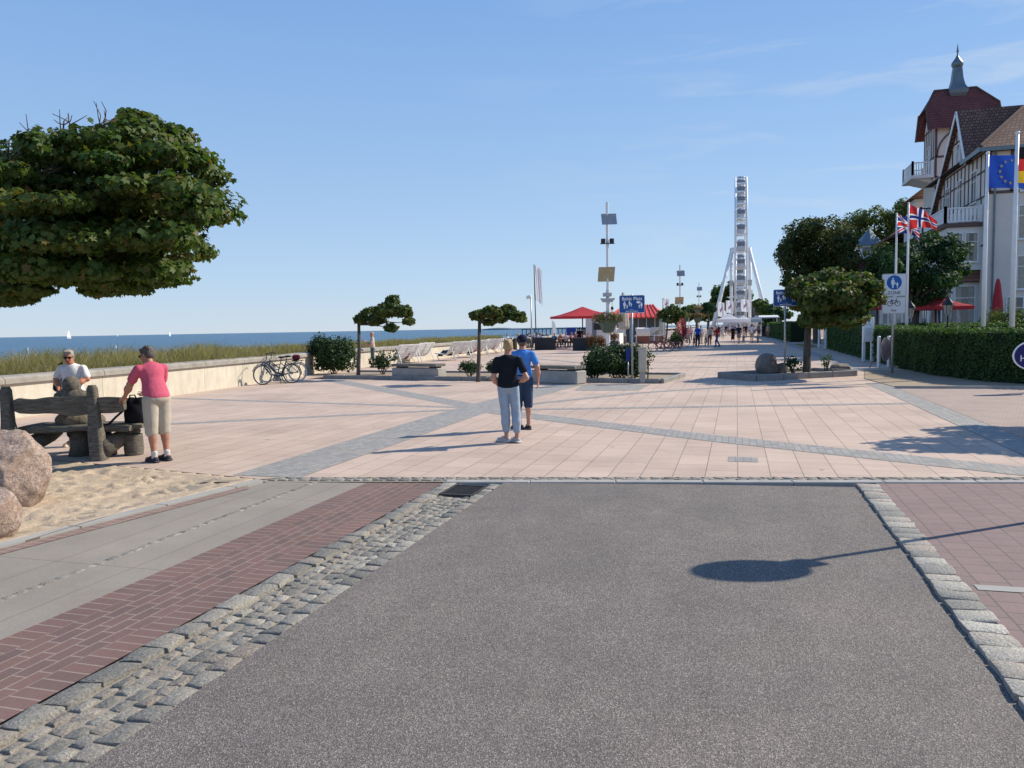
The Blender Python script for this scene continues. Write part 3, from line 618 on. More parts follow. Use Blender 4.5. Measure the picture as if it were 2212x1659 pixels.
    if hair[0] >= 0:
        Hh = [('e', W(0, -.022, .046), (.081 * hs, .096 * hs, .086 * hs), Rm), ('e', W(0, -.05, -.005), (.078 * hs, .066 * hs, .075 * hs), Rm)]
        if hairlen > 0: Hh += [('c', W(0, -.055, -.02), .068 * hs, W(0, -.045, -.06 - hairlen), .06 * hs)] + [('c', W(q * .06, -.01, .01), .03 * hs, W(q * .063, -.012, -.04 - hairlen * .6), .022 * hs) for q in (-1, 1)]
        if fine:
            R = np.random.RandomState(seed); Hh += [('c', W(R.uniform(-.06, .06), R.uniform(-.1, .04), R.uniform(.05, .12)), .016, W(R.uniform(-.07, .07), R.uniform(-.11, .06), R.uniform(.03, .1)), .014) for _ in range(14)]
            Hh += [('c', W(-.045, .055, .1), .013, W(.045, .055, .1), .013, .03)]
        soft_obj('hair', Hh, hm, t, h if fine else .018, .02, 1)
    if hat:
        Hh = [('e', W(0, -.012, .052), (.094 * hs, .112 * hs, .092 * hs), Rm), ('c', W(0, -.03, .02), .088 * hs, W(0, -.025, .05), .09 * hs)]
        ht = soft_obj('cap', Hh, CL(tuple(hat)), t, h if fine else .018, .02, 1)
        soft_obj('brim', [('e', W(0, .12, .045), (.07 * hs, .075 * hs, .012 * hs), Rm)], CL(tuple(hat)), ht, .006 if fine else .012, .01, 1)
    if glasses:
        g = soft_obj('sunglasses', [('e', W(q * .033, .091, .008), (.034 * hs, .012 * hs, .022 * hs), Rm) for q in (-1, 1)] + [('c', W(q * .062, .08, .012), .006, W(q * .08, -.005, .015), .005) for q in (-1, 1)] + [('c', W(-.015, .1, .012), .006, W(.015, .1, .012), .006)], C((.012, .008, .008), .2), t, .005, .006, 0)
    return t, J, W
# ---- woman in a black tee, seen from behind
P = G(1104, 956)
def ed(J):
    J['ankL'] = v3(-.075, .06, .085); J['toeL'] = v3(-.2, .12, .03); J['kneL'] = v3(-.085, .02, .47); J['ankR'] = v3(.1, .0, .085); J['toeR'] = v3(.0, .13, .03); J['kneR'] = v3(.085, .03, .47)
    for k in ('pel', 'hipL', 'hipR', 'wai', 'che', 'shoL', 'shoR', 'nek', 'hed'): J[k] = J[k] + v3(-.03, 0, 0)
    J['elbL'] = v3(-.255, -.05, 1.03); J['wriL'] = v3(-.2, .11, .90); J['elbR'] = v3(.27, -.12, 1.03); J['wriR'] = v3(.12, .07, .96); J['hed'] = J['hed'] + v3(.005, .02, 0)
wm, J, W = person('woman in a black tee and light blue jeans, seen from behind', (P.x, P.y, 0), rad(10), 1.62, 1.05, 'stand', (.013, .016, .022), (.30, .38, .47), (.36, .255, .135), (.42, .4, .37), legs='capri', sleeve=.62, fine=True, seed=1, edit=ed, hairlen=.0, yaw=.15,
       hands={'L': ((.3, .9, -.3), (.9, -.3, 0), .6, False), 'R': ((-.5, .8, -.2), (-.8, -.5, 0), .6, False)})
MB().torus(tuple(W(.083, 0, -.055)), .012, .0025, 'Y', 14, 5).build('earring', C((.7, .68, .62), .3), wm)
# ---- man in a blue polo shirt and dark cap beside her
P = G(1131, 927)
def ed(J):
    J['wriR'] = v3(.27, .02, .86); J['elbR'] = v3(.265, -.04, 1.1); J['ankL'] = v3(-.06, .05, .085); J['toeL'] = v3(-.2, .14, .03); J['toeR'] = v3(.06, .14, .03)
mn, J, W = person('man in a blue polo shirt, denim shorts and navy cap', (P.x, P.y, 0), rad(14), 1.66, 1.02, 'stand', (.075, .24, .62), (.035, .06, .11), (.1, .08, .06), (.018, .018, .02), legs='bermuda', sleeve=.66, fine=True, seed=3, edit=ed, hat=(.012, .016, .035), belly=.4)
MB().torus((0, 0, .985 * 1.66 / 1.7), .13, .016, 'Z', 24, 6).build('belt', C((.02, .015, .013)), mn)
soft_obj('collar', [('c', J['nek'] + v3(-.05, -.03, -.01), .028, J['nek'] + v3(.05, -.03, -.01), .028), ('c', J['nek'] + v3(-.05, -.03, -.01), .024, J['nek'] + v3(-.04, .05, -.03), .02), ('c', J['nek'] + v3(.05, -.03, -.01), .024, J['nek'] + v3(.04, .05, -.03), .02)], CL((.075, .24, .62)), mn, .0075, .01)
# ---- man in a pink shirt bending over the bench
P = G(345, 996)
def ed(J):
    f = lambda p, a=.27: v3(p[0], (p[1]) * math.cos(a) + (p[2] - .93) * math.sin(a), .93 + (p[2] - .93) * math.cos(a))
    for k in ('wai', 'che', 'nek', 'shoL', 'shoR'): J[k] = f(J[k])
    J['hed'] = J['nek'] + v3(.0, .085, .12); J['pel'] += v3(0, -.02, 0)
    J['elbL'] = J['shoL'] + v3(-.05, .14, -.23); J['wriL'] = J['elbL'] + v3(.0, .16, -.18); J['elbR'] = J['shoR'] + v3(.02, .1, -.25); J['wriR'] = J['elbR'] + v3(-.12, .18, -.1)
    for n in 'LR': J['ank' + n] += v3(0, -.02, 0)
    J['toeL'] = v3(-.1, .15, .03); J['toeR'] = v3(.08, .16, .03)
pm, J, W = person('man in a pink shirt and beige shorts bending over the bench', (P.x, P.y, 0), rad(70), 1.66, 1.12, 'stand', (.52, .10, .16), (.42, .37, .30), (.085, .07, .065), (.03, .03, .038), legs='bermuda', sleeve=.72, fine=True, seed=5, edit=ed, belly=.35, yaw=.35, pitch=-.3, glasses=True, skin=SKINT,
       hands={'L': ((-.1, .8, -.5), (0, -.3, -1), .7, True)})
for n in 'LR': soft_obj('sock', [('c', J['ank' + n] + v3(0, 0, .05), .044, J['ank' + n] + v3(0, 0, -.01), .042)], C((.5, .48, .46), .9, .5, 60), pm, .0075, .01)
# ---- woman in a white tee facing us behind the bench
P = G(140, 968)
def ed(J):
    J['hed'] = J['nek'] + v3(.01, .07, .125); J['elbR'] = v3(.27, .0, 1.1); J['wriR'] = v3(.12, .2, .96); J['elbL'] = v3(-.25, .02, 1.1); J['wriL'] = v3(-.08, .24, .98)
ww, J, W = person('grey haired woman in a white tee and sunglasses behind the bench', (P.x - .02, P.y + .25, 0), rad(196), 1.58, 1.12, 'stand', (.78, .78, .80), (.02, .022, .035), (.30, .28, .255), (.42, .32, .22), legs='capri', sleeve=.7, fine=True, seed=8, edit=ed, belly=.5, yaw=.35, pitch=-.22, glasses=True, skin=skin_mat('sunburnt_skin', (.47, .20, .13)), hairlen=.02)
ba = thing('shoulder_bag', 'black shoulder bag on the white shirted woman', 'bag', ww.location, rad(196))
soft_obj('bag_body', [('c', v3(.29, -.06, 1.12), .05, v3(.3, -.06, .95), .062), ('c', v3(.29, -.14, 1.1), .05, v3(.3, -.15, .95), .06)], CL((.02, .025, .035)), ba, .012, .05)
MB().tube([J['shoR'] + v3(.0, .075, .05), J['shoR'] + v3(-.02, .0, .085), J['shoR'] + v3(.03, -.08, .02), v3(.31, -.12, 1.15)], .012, 6).build('strap', CL((.02, .025, .035)), ba, smooth=True)
# ================================================================ NEAR THINGS: boulders, bench, figure, bag, grate, sea wall
def granite(name, a, b, c, s=1.0, moss=None):
    t = NT(name); col = t.ramp(t.noise(22 * s, 6, .75), [(.32, a), (.5, b), (.68, c)])
    g = t.n.new('ShaderNodeSeparateColor'); t.l.new(t.voro(85 * s, 'F1', 'Color'), g.inputs[0])
    col = t.mix(1, col, t.ramp(g.outputs[0], [(0, (.62, .6, .6)), (.5, (1, 1, 1)), (1, (1.35, 1.3, 1.25))]), 'MULTIPLY')
    col = t.mix(t.ramp(t.noise(2.4 * s, 6, .7), [(.52, (0, 0, 0)), (.66, (.75,) * 3)]), col, moss or a)
    t.color(col).rough(.85).bump(t.noise(16 * s, 7, .68), .6, .03).bump(t.noise(70 * s, 3), .3, .004); return t.m
PINKG = granite('pink_granite', (.19, .14, .115), (.305, .23, .19), (.42, .34, .285), moss=(.22, .14, .09))
GREYG = granite('grey_granite', (.11, .095, .085), (.19, .165, .145), (.27, .24, .21), moss=(.13, .12, .09))
def boulder(label, c, r, seed, m, rzz=0, h=None, it=2, amp=.1, group=None, cuts=9, extra=None):
    """stone: ellipsoid shaved by random planes, roughened"""
    R = np.random.RandomState(seed); P = [('e', v3(0, 0, 0), tuple(r))] + (extra or [])
    h = h or max(r) / 26; V, F = soft(P, h, max(r) * .25, .05); V = relax(V, F, 2)
    for _ in range(cuts):
        n = R.normal(0, 1, 3); n[2] = abs(n[2]) * .6; n /= np.linalg.norm(n); d = np.sqrt(((n * np.array(r)) ** 2).sum()) * R.uniform(.74, .95); q = V @ n - d; V = V - np.where(q > 0, q * .88, 0)[:, None] * n
    V = relax(V, F, 1); N = V / np.linalg.norm(V, axis=1)[:, None]; W = 0
    for k in range(14): f = R.normal(0, 1, 3) * (2.5 + k * 1.1) / max(r); W = W + np.sin(V @ f + R.uniform(0, 6)) / (1.5 + k * .6)
    V = V + N * (W * amp * max(r) * .16)[:, None]
    o = np_mesh('boulder', V, F, m, smooth=True, loc=c); o.rotation_euler = (0, 0, rzz); return tag(o, label, 'boulder', group)
cB = G(14, 1098)
boulder('large pink granite boulder in the sand, tallest of the left pair', (cB.x - .26, cB.y + .2, .34), (.45, .44, .50), 21, PINKG, .4, amp=.2, cuts=16)
cB = G(-4, 1168); boulder('small pink granite boulder low in the sand at the photo edge', (cB.x - .3, cB.y + .1, .17), (.32, .28, .29), 9, PINKG, 1.2, amp=.14, cuts=6)
pb = G(1660, 812); boulder('dark rounded boulder at the bed corner near the right blue sign', (pb.x - .05, pb.y + .05, .36), (.40, .36, .44), 12, GREYG, .2, amp=.07, cuts=4)
boulder('small dark stone tucked behind the rounded boulder', (pb.x + .42, pb.y + .35, .2), (.26, .24, .26), 14, GREYG, .9, amp=.08, cuts=4)
pb = G(1815, 808); boulder('low flat dark stone at the right end of the tree bed', (pb.x + .02, pb.y + .1, .14), (.46, .3, .24), 17, GREYG, .3, amp=.09, cuts=6)
# ---- rustic bench seen from behind
p1 = G(214, 992); u = -Vector((_r0.x, _r0.y, 0))       # along the bench, to the left
OAK = (lambda t: (t.color(t.mix(t.ramp(t.noise(3, 6, .7), [(.5, (0, 0, 0)), (.7, (.7,) * 3)]), t.ramp(t.noise(5, 7, .7, t.co(scale=(1, 9, 9)), .8), [(.28, (.045, .039, .033)), (.5, (.155, .137, .112)), (.72, (.30, .27, .225))]), (.085, .085, .06))).rough(.9).bump(t.noise(6, 7, .7, t.co(scale=(1, 8, 8)), .8), .9, .03), t.m)[1])(NT('weathered_oak'))
bench = thing('wooden_bench', 'heavy dark rustic oak bench behind the pink boulder', 'bench', (p1.x, p1.y, 0), math.atan2(u.y, u.x)); bench.scale = (1, 1, .91)
# local: +x along bench to the left in the photo, +y towards the camera (back side), seat on -y (sea side)
def plank(name, x0, x1, y, z, hz, ty, seed, tilt=0., wav=.02, m=None, parent=None):
    R = np.random.RandomState(seed); n = 22; rings = []; a, b, c2, d2 = R.uniform(0, 6, 4)
    for i in range(n + 1):
        s = i / n; x = x0 + (x1 - x0) * s; top = z + hz / 2 + wav * .7 * math.sin(s * 9 + a) + wav * .4 * math.sin(s * 23 + b); bot = z - hz / 2 + wav * math.sin(s * 7 + c2) + wav * .5 * math.sin(s * 17 + d2)
        e = min(1, min(s, 1 - s) * 14 + .72); tt = ty / 2; mid = (top + bot) / 2; top = mid + (top - mid) * e; bot = mid + (bot - mid) * e; q = .22 * (top - bot)
        sec = [(-tt, bot + q), (-tt * .7, bot), (tt * .7, bot), (tt, bot + q), (tt, top - q), (tt * .75, top), (-tt * .75, top), (-tt, top - q)]
        rings.append([(x, y + sy + tilt * (sz - z), sz) for sy, sz in sec])
    return MB().rings(rings).build(name, m or OAK, parent or bench, smooth=True, angle=40)
zb = lambda ya, yb: 1.8 * 0  # (heights below are metres measured from the photo scale)
plank('back_rail', -.40, 1.2, -.04, .87, .27, .09, 3, tilt=.06, wav=.022)
plank('seat', -.56, 1.25, -.43, .49, .10, .5, 5, wav=.012)
plank('seat', -.42, 1.22, -.16, .48, .11, .14, 6, wav=.014)
for k, x in enumerate((.0, 1.26)):
    R_ = []
    for z, wx, wy, oy in ((0, .15, .17, .06), (.12, .14, .16, .05), (.42, .14, .14, .03), (.62, .11, .11, .02), (.95, .1, .1, -.02), (1.13, .09, .1, -.04), (1.19, .06, .07, -.045)):
        sgp = lambda q: math.copysign(abs(q) ** .5, q); R_.append([(x - .04 + wx * .72 * sgp(math.cos(t)) * (1 + .06 * math.sin(3 * t + k)) + z * .09, oy + wy * .7 * sgp(math.sin(t)), z) for t in [2 * math.pi * i / 16 for i in range(16)]])
    MB().rings(R_).build('post', OAK, bench, smooth=True, angle=50)
for x in (.0, 1.2):
    MB().tube([(x - .04, .03, .16), (x - .1, -.25, .24), (x - .2, -.5, .33), (x - .26, -.66, .38)], [.17, .14, .12, .07], 10).build('support_log', OAK, bench, smooth=True)
MB().lathe([(.13, 0), (.14, .1), (.13, .34)], (-.32, -.4, 0), 12).build('stump', OAK, bench, smooth=True, angle=40)
for x in (.16, .5):
    MB().tube([(x, -.45, 0), (x + .0, -.45, .2), (x + .02, -.45, .4)], [.19, .15, .13], 10).build('leg', OAK, bench, smooth=True)
FIGW = (lambda t: (t.color(t.ramp(t.noise(6, 6, .7, t.co(scale=(3, 3, .5)), .6), [(.3, (.07, .06, .047)), (.5, (.17, .148, .112)), (.75, (.29, .25, .19))])).rough(.9).bump(t.noise(9, 6, .7, t.co(scale=(4, 4, .4)), .4), 1., .03), t.m)[1])(NT('carved_wood'))
fg = thing('wooden_figure', 'dark carved wooden seated figure on the rustic bench', 'statue', bench.location, bench.rotation_euler[2]); fg.scale = (1, 1, .90)
fx = .56
soft_obj('body', [('e', v3(fx, -.40, .60), (.27, .2, .16)), ('e', v3(fx, -.38, .9), (.245, .15, .25)), ('c', v3(fx - .14, -.38, 1.0), .085, v3(fx + .14, -.38, 1.0), .085), ('c', v3(fx, -.38, 1.0), .075, v3(fx, -.38, 1.12), .065),
                  ('e', v3(fx, -.40, 1.19), (.108, .12, .13)), ('e', v3(fx - .108, -.39, 1.17), (.02, .03, .045)), ('c', v3(fx - .2, -.4, 1.0), .075, v3(fx - .24, -.55, .78), .06), ('c', v3(fx + .2, -.4, 1.0), .075, v3(fx + .24, -.55, .78), .06),
                  ('c', v3(fx - .12, -.5, .56), .1, v3(fx - .13, -.85, .55), .09), ('c', v3(fx + .12, -.5, .56), .1, v3(fx + .13, -.85, .55), .09), ('c', v3(fx - .13, -.85, .53), .085, v3(fx - .13, -.9, .1), .08), ('c', v3(fx + .13, -.85, .53), .085, v3(fx + .13, -.9, .1), .08)], FIGW, fg, .014, .05, 1)
soft_obj('hair', [('e', v3(fx, -.385, 1.215), (.116, .125, .12)), ('e', v3(fx, -.35, 1.16), (.11, .09, .1))], OAK, fg, .014, .03, 1)
bp = thing('backpack', 'black backpack standing on the end of the rustic bench', 'backpack', bench.location, bench.rotation_euler[2]); bp.scale = (1, 1, .91)
NYL = cloth('black_nylon', (.012, .012, .016), .2, .5)
soft_obj('main_pouch', [('c', v3(-.34, -.36, .56), .11, v3(-.34, -.36, .86), .1), ('c', v3(-.48, -.36, .56), .11, v3(-.48, -.36, .86), .1), ('e', v3(-.41, -.27, .68), (.14, .08, .17))], NYL, bp, .012, .05)
MB().tube([(-.36, -.26, .93), (-.38, -.24, 1.0), (-.44, -.26, 1.0), (-.46, -.28, .93)], .012, 6).build('handle', NYL, bp, smooth=True)
MB().tube([(-.27, -.24, .75), (-.2, -.16, .66), (-.12, -.12, .56), (-.02, -.1, .51)], .018, 6).build('strap', NYL, bp, smooth=True)
# ---- drain grate at the head of the gutter
g0 = G(1008, 1058); IRON = M('cast_iron', (.06, .05, .045), .6, .3, 20, metal=.4)
gr = thing('drain_grate', 'cast iron drain grate set in the cobble gutter', 'drain', (-2.93, 8.02, 0), 0)
mb = MB(); [mb.b2(x0, x1, y0, y1, -.03, .004) for x0, x1, y0, y1 in ((-.2, .2, -.26, -.23), (-.2, .2, .23, .26), (-.2, -.17, -.23, .23), (.17, .2, -.23, .23))]; mb.build('frame', IRON, gr)
mb = MB()
for i in range(8): mb.box((0, -.195 + i * .056, -.012), (.34, .024, .02), rz=.0)
mb.build('bars', IRON, gr)
MB().sheet([(-.19, -.25), (.19, -.25), (.19, .25), (-.19, .25)], -.029).build('pit', C((.01, .009, .008)), gr)
# ---- sea wall with stone coping
WALLM = (lambda t: (t.color(t.mix(1, t.ramp(t.noise(.9, 6, .65), [(.3, (.50, .45, .36)), (.7, (.60, .55, .455))]), t.ramp(t.noise(5, 6, .7, t.co(scale=(1, 1, .35))), [(.35, (.86,) * 3), (.6, (1.04,) * 3)]), 'MULTIPLY')).rough(.85).bump(t.noise(30, 4), .2, .006), t.m)[1])(NT('pale_concrete_wall'))
COPE = M('stone_coping', (.30, .275, .24), .85, .2, 2.5, bump=.35, bscale=45, dirt=.5)
wpts = [(-15.1, 2), (-15.2, 10), (-15.65, 16), (-16.5, 25), (-16.75, 26.8), (-17.6, 30), (-17.7, 40), (-17.9, 60), (-19.2, 110)]
wl_ = thing('sea_wall', 'long pale concrete sea wall with stone coping beside the dunes', 'wall', (0, 0, 0))
def resample(pts, step):
    o = []
    for a, b in zip(pts[:-1], pts[1:]):
        L = math.dist(a, b); n = max(1, round(L / step)); o += [(a[0] + (b[0] - a[0]) * i / n, a[1] + (b[1] - a[1]) * i / n) for i in range(n)]
    return o + [pts[-1]]
seg = resample(wpts, 2.45); wm_, cm_ = MB(), MB()
for i, (a, b) in enumerate(zip(seg[:-1], seg[1:])):
    L = math.dist(a, b); an = math.atan2(b[1] - a[1], b[0] - a[0]); c = ((a[0] + b[0]) / 2, (a[1] + b[1]) / 2)
    n = Vector((-math.sin(an), math.cos(an)))
    wm_.box((c[0] + n.x * .2, c[1] + n.y * .2, .36), (L - .012, .40, .82), rz=an)
    M4 = Matrix.Translation((c[0] + n.x * .19, c[1] + n.y * .19, .85)) @ Matrix.Rotation(an, 4, 'Z'); hl = L / 2 - .009
    sec = [(-.27, -.075), (-.27, .03), (-.2, .085), (.2, .1), (.27, .03), (.27, -.075)]
    cm_.rings([[M4 @ Vector((x, y, z)) for y, z in sec] for x in (-hl, hl)])
wm_.build('wall_panels', WALLM, wl_); cm_.build('coping', COPE, wl_, smooth=False)
MB().prism([(x - .05, y) for x, y in wpts] + [(x - .35, y) for x, y in reversed(wpts)], -.05, .74, 'Z').build('core', CONC, wl_)
# ---- planting beds on the plaza
kb = [G(700, 818), G(1430, 828)]; e1 = (kb[1] - kb[0]).normalized(); nn = Vector((-e1.y, e1.x, 0)); A0 = kb[0] - e1 * .7; B0 = kb[1]; DEP = 3.2
bedp = [A0, B0, B0 + nn * DEP, A0 + nn * DEP]
sheet('planting_bed', [(p.x, p.y) for p in bedp], .07, EARTH)
KERBC = M('grey_kerb_stone', (.25, .24, .225), .8, .15, 4, bump=.3, bscale=60, dirt=.3)
def kerb_line(a, b, h=.14, w=.13):
    d = b - a; mb = MB(); L = d.length; n = max(1, round(L / 1.0)); an = math.atan2(d.y, d.x)
    for i in range(n): c = a + d * ((i + .5) / n); mb.bbox((c.x, c.y, h / 2 - .03), (L / n - .008, w, h + .06), .018, rz=an)
    return struct(mb.build('bed_kerb', KERBC))
kerb_line(A0 + e1 * .7, B0 - e1 * .07); kerb_line(B0, B0 + nn * DEP); kerb_line(B0 + nn * DEP - e1 * .07, A0 + nn * DEP)
kr = [G(1634, 823), G(1846, 812)]; er = (kr[1] - kr[0]).normalized(); nr = Vector((-er.y, er.x, 0)); DR = 1.9
sheet('planting_bed', [(p.x, p.y) for p in (kr[0], kr[1], kr[1] + nr * DR, kr[0] + nr * DR)], .09, EARTH)
kerb_line(kr[0], kr[1], .2, .15); kerb_line(kr[1] + er * .07, kr[1] + nr * DR, .2, .15); kerb_line(kr[1] + nr * DR, kr[0] + nr * DR, .2, .15); kerb_line(kr[0] - er * .07, kr[0] + nr * DR, .2, .15)
# ---- seat blocks: timber slab on a concrete block
def block_bench(label, pl, prr):
    d = prr - pl; t = thing('block_bench', label, 'bench', (pl.x, pl.y, .0), math.atan2(d.y, d.x), 'concrete block benches in the planting bed'); L = d.length
    MB().bbox((L / 2, .3, .21), (L, .55, .42), .03).build('base', CONC, t)
    for x in (.3, L - .3): MB().b2(x - .12, x + .12, .1, .5, .41, .47).build('spacer', DARK, t)
    mb = MB(); [mb.bbox((L / 2, .06 + i * .16, .52), (L - .1, .15, .1), .012) for i in range(4)]; mb.build('seat', WOODD, t)
block_bench('long concrete block bench beside the leftmost small tree', G(845, 815, .07), G(945, 817, .07))
block_bench('long concrete block bench behind the standing couple', G(1142, 822, .07), G(1245, 826, .07))
# ================================================================ TREES, SHRUBS, HEDGES, GRASS
SHAPES = {'quad': [(0, 0), (.42, .45), (0, 1), (-.42, .45)],
          'oval': [(0, 0), (.26, .22), (.3, .55), (0, 1), (-.3, .55), (-.26, .22)],
          'maple': [(0, 0), (.3, .1), (.52, .22), (.36, .4), (.5, .72), (.2, .66), (0, 1.0), (-.2, .66), (-.5, .72), (-.36, .4), (-.52, .22), (-.3, .1)]}
def leaves(name, P, N, size, shape, mat, parent=None, seed=0, droop=0., jit=.6):
    R = np.random.RandomState(seed); n = len(P); N = N + R.normal(0, jit, (n, 3)); N /= np.linalg.norm(N, axis=1)[:, None] + 1e-9
    T = R.normal(0, 1, (n, 3)); T[:, 2] -= droop; T -= N * (T * N).sum(1)[:, None]; T /= np.linalg.norm(T, axis=1)[:, None] + 1e-9; B = np.cross(N, T)
    S = np.array(SHAPES[shape]); sz = size * R.uniform(.6, 1.25, n)
    V = P[:, None, :] + (S[None, :, 0:1] * B[:, None, :] + (S[None, :, 1:2] - .5) * T[:, None, :]) * sz[:, None, None]
    V = V - N[:, None, :] * (np.abs(S[None, :, 0:1]) * .35 * sz[:, None, None])
    k = len(S); return np_mesh(name, V.reshape(-1, 3), np.arange(n * k).reshape(n, k), mat, parent)
def clump_points(clumps, n, seed=0, shell=.72, flat_under=True):
    """points on the outer shells of ellipsoid clumps, with outward normals"""
    R = np.random.RandomState(seed); A = np.array([c[1][0] * c[1][1] + c[1][0] * c[1][2] + c[1][1] * c[1][2] for c in clumps]); k = R.choice(len(clumps), n, p=A / A.sum())
    C_ = np.array([c[0] for c in clumps])[k]; r = np.array([c[1] for c in clumps])[k]; d = R.normal(0, 1, (n, 3)); d /= np.linalg.norm(d, axis=1)[:, None]
    if flat_under: d[:, 2] = np.where(d[:, 2] < 0, d[:, 2] * .75, d[:, 2])
    rad_ = R.uniform(shell, 1.0, n) * (1 + .10 * np.sin(d[:, 0] * 7 + k) + .08 * np.sin(d[:, 1] * 9 + 2 * k) + .08 * np.sin(d[:, 2] * 8 + k))
    P = C_ + d * r * rad_[:, None]; N = d / r; N /= np.linalg.norm(N, axis=1)[:, None]; N[:, 2] += .35; return P, N
def limb(mb, a, b, r0, r1, seed, n=5, bend=.12):
    R = np.random.RandomState(seed); a, b = np.array(a, float), np.array(b, float); L = np.linalg.norm(b - a); pts = []
    for i in range(n + 1): s = i / n; pts.append(a + (b - a) * s + R.normal(0, bend * L * .25, 3) * math.sin(math.pi * s))
    mb.tube(pts, [r0 + (r1 - r0) * i / n for i in range(n + 1)], 8)
BARK = (lambda t: (t.color(t.ramp(t.noise(9, 6, .7, t.co(scale=(1, 1, .25)), .5), [(.3, (.05, .04, .032)), (.6, (.125, .105, .085)), (.8, (.2, .175, .145))])).rough(.95).bump(t.noise(16, 5, .7, t.co(scale=(1, 1, .2))), .9, .02), t.m)[1])(NT('tree_bark'))
MAPLE = leaf_mat('maple_leaves', [(.03, .072, .018), (.045, .10, .022), (.075, .14, .028), (.04, .09, .02), (.10, .14, .03), (.055, .115, .025), (.15, .10, .032)], .3, .55, .2)
MAPLE2 = leaf_mat('park_maple_leaves', [(.032, .075, .02), (.05, .105, .024), (.08, .14, .03), (.045, .09, .022), (.12, .14, .035), (.14, .09, .035)], .3, .55, .2)
DARKL = leaf_mat('chestnut_leaves', [(.03, .055, .02), (.045, .075, .022), (.065, .09, .026), (.09, .075, .03)], .25, .6, .15)
GREENL = leaf_mat('green_leaves', [(.03, .06, .02), (.05, .095, .028), (.075, .12, .035), (.12, .14, .045)], .3, .6, .15)
DEEPL = leaf_mat('dark_green_leaves', [(.018, .045, .02), (.028, .065, .025), (.04, .085, .03)], .22, .65, .12)
SHRUBL = leaf_mat('shrub_leaves', [(.02, .045, .018), (.035, .07, .022), (.055, .09, .03), (.03, .06, .02)], .2, .55, .2)
HEDGEL = leaf_mat('hedge_leaves', [(.024, .062, .02), (.036, .09, .024), (.055, .115, .028), (.1, .15, .035)], .25, .6, .15)
def tree(label, base, clumps, n, size, shape, mat, trunk=.1, group=None, name='tree', fork=None, seed=1, shell=.72, droop=.4, jit=.6, limbs=True, extra=None):
    t = thing(name, label, 'tree', base, 0, group); b = np.array(base)
    cl = [(np.array(c) - b, r) for c, r in clumps]; P, N = clump_points(cl, n, seed, shell); leaves('crown', P, N, size, shape, mat, t, seed, droop, jit)
    cm = np.mean([c[0] for c in cl], 0); fk = np.array(fork) - b if fork is not None else np.array([cm[0] * .3, cm[1] * .3, cm[2] * .72]); mb = MB()
    R = np.random.RandomState(seed); L = np.linalg.norm(fk)
    mb.tube([(0, 0, -.1), (0, 0, .02 * L), tuple(fk * .5 + R.normal(0, .02, 3) * (1, 1, 0)), tuple(fk)], [trunk * 1.45, trunk * 1.15, trunk, trunk * .85], 10)
    if limbs:
        for i, (c, r) in enumerate(cl[:14]): limb(mb, fk - np.array([0, 0, .05 * L]), c, trunk * .6, trunk * .12, seed + i)
    if extra: extra(mb, b)
    mb.build('trunk', BARK, t, smooth=True); return t
def PX(lst, Y, seed=0, depth=.9):                     # clumps from photo positions at a real distance: (x, y, rx, ry[, dY])
    R = np.random.RandomState(seed); o = []
    for q in lst:
        dy = q[4] if len(q) > 4 else R.uniform(-depth, depth) * .5; p = AT(q[0], q[1], Y=Y + dy); sc = (p - Vector((0, 0, EYE))).dot(_fw) / FL
        rx, rz_ = q[2] * sc, q[3] * sc; o.append(((p.x, p.y, p.z), (rx, max(rx * .9, depth * .35), rz_)))
    return o
# ---- the big maple whose crown fills the upper left
mp = AT(-70, 700, D=11.3); mbase = (mp.x, mp.y, 0); mc = AT(-30, 450, D=11.2)
front = [(298, 275, 48, 34), (403, 292, 30, 22), (440, 332, 26, 20), (179, 305, 72, 26), (90, 322, 48, 32), (358, 335, 55, 30), (388, 418, 72, 42), (458, 458, 42, 44), (270, 404, 62, 24), (45, 440, 62, 26), (134, 440, 56, 23),
         (90, 522, 76, 32), (180, 522, 62, 32), (284, 512, 48, 34), (373, 512, 72, 38), (328, 588, 72, 28), (402, 580, 26, 18), (180, 590, 80, 26), (60, 582, 80, 34), (42, 630, 42, 18), (224, 616, 34, 14), (45, 642, 20, 15), (75, 628, 20, 13), (212, 630, 17, 12), (250, 628, 19, 13), (292, 623, 19, 13), (345, 612, 30, 12), (395, 606, 18, 10), (20, 650, 16, 10), (478, 430, 20, 22), (455, 345, 16, 12), (300, 252, 22, 12), (330, 268, 22, 14), (10, 370, 60, 24), (220, 350, 60, 22)]
cl = []; R = np.random.RandomState(3)
for (x, y, rx, ry) in [(330, 320, 90, 45), (200, 340, 110, 40), (80, 370, 90, 40), (0, 420, 90, 60), (390, 440, 80, 60), (280, 440, 110, 60), (150, 420, 110, 60), (60, 500, 110, 70), (200, 520, 120, 70), (330, 530, 90, 60), (250, 590, 110, 32), (100, 590, 110, 40), (-20, 570, 100, 60), (380, 360, 60, 40)]:
    p = AT(x, y, D=11.2); s_ = 11.2 / FL; cl.append(((p.x, p.y, p.z), (rx * s_, 1.2, ry * s_)))
for i, (x, y, rx, ry) in enumerate(front):
    x = x - max(0, x - 300) * .2
    rim = max(0, 1 - ((x + 30) / 520.) ** 2 - ((y - 450) / 230.) ** 2) ** .5
    for sgn in (-1, 1):
        p = AT(x + R.uniform(-10, 10) * (sgn > 0), y + R.uniform(-6, 6) * (sgn > 0), D=11.2 + sgn * 1.9 * rim + .1); s_ = 11.2 / FL; cl.append(((p.x, p.y, p.z), (rx * s_, .34, ry * s_)))
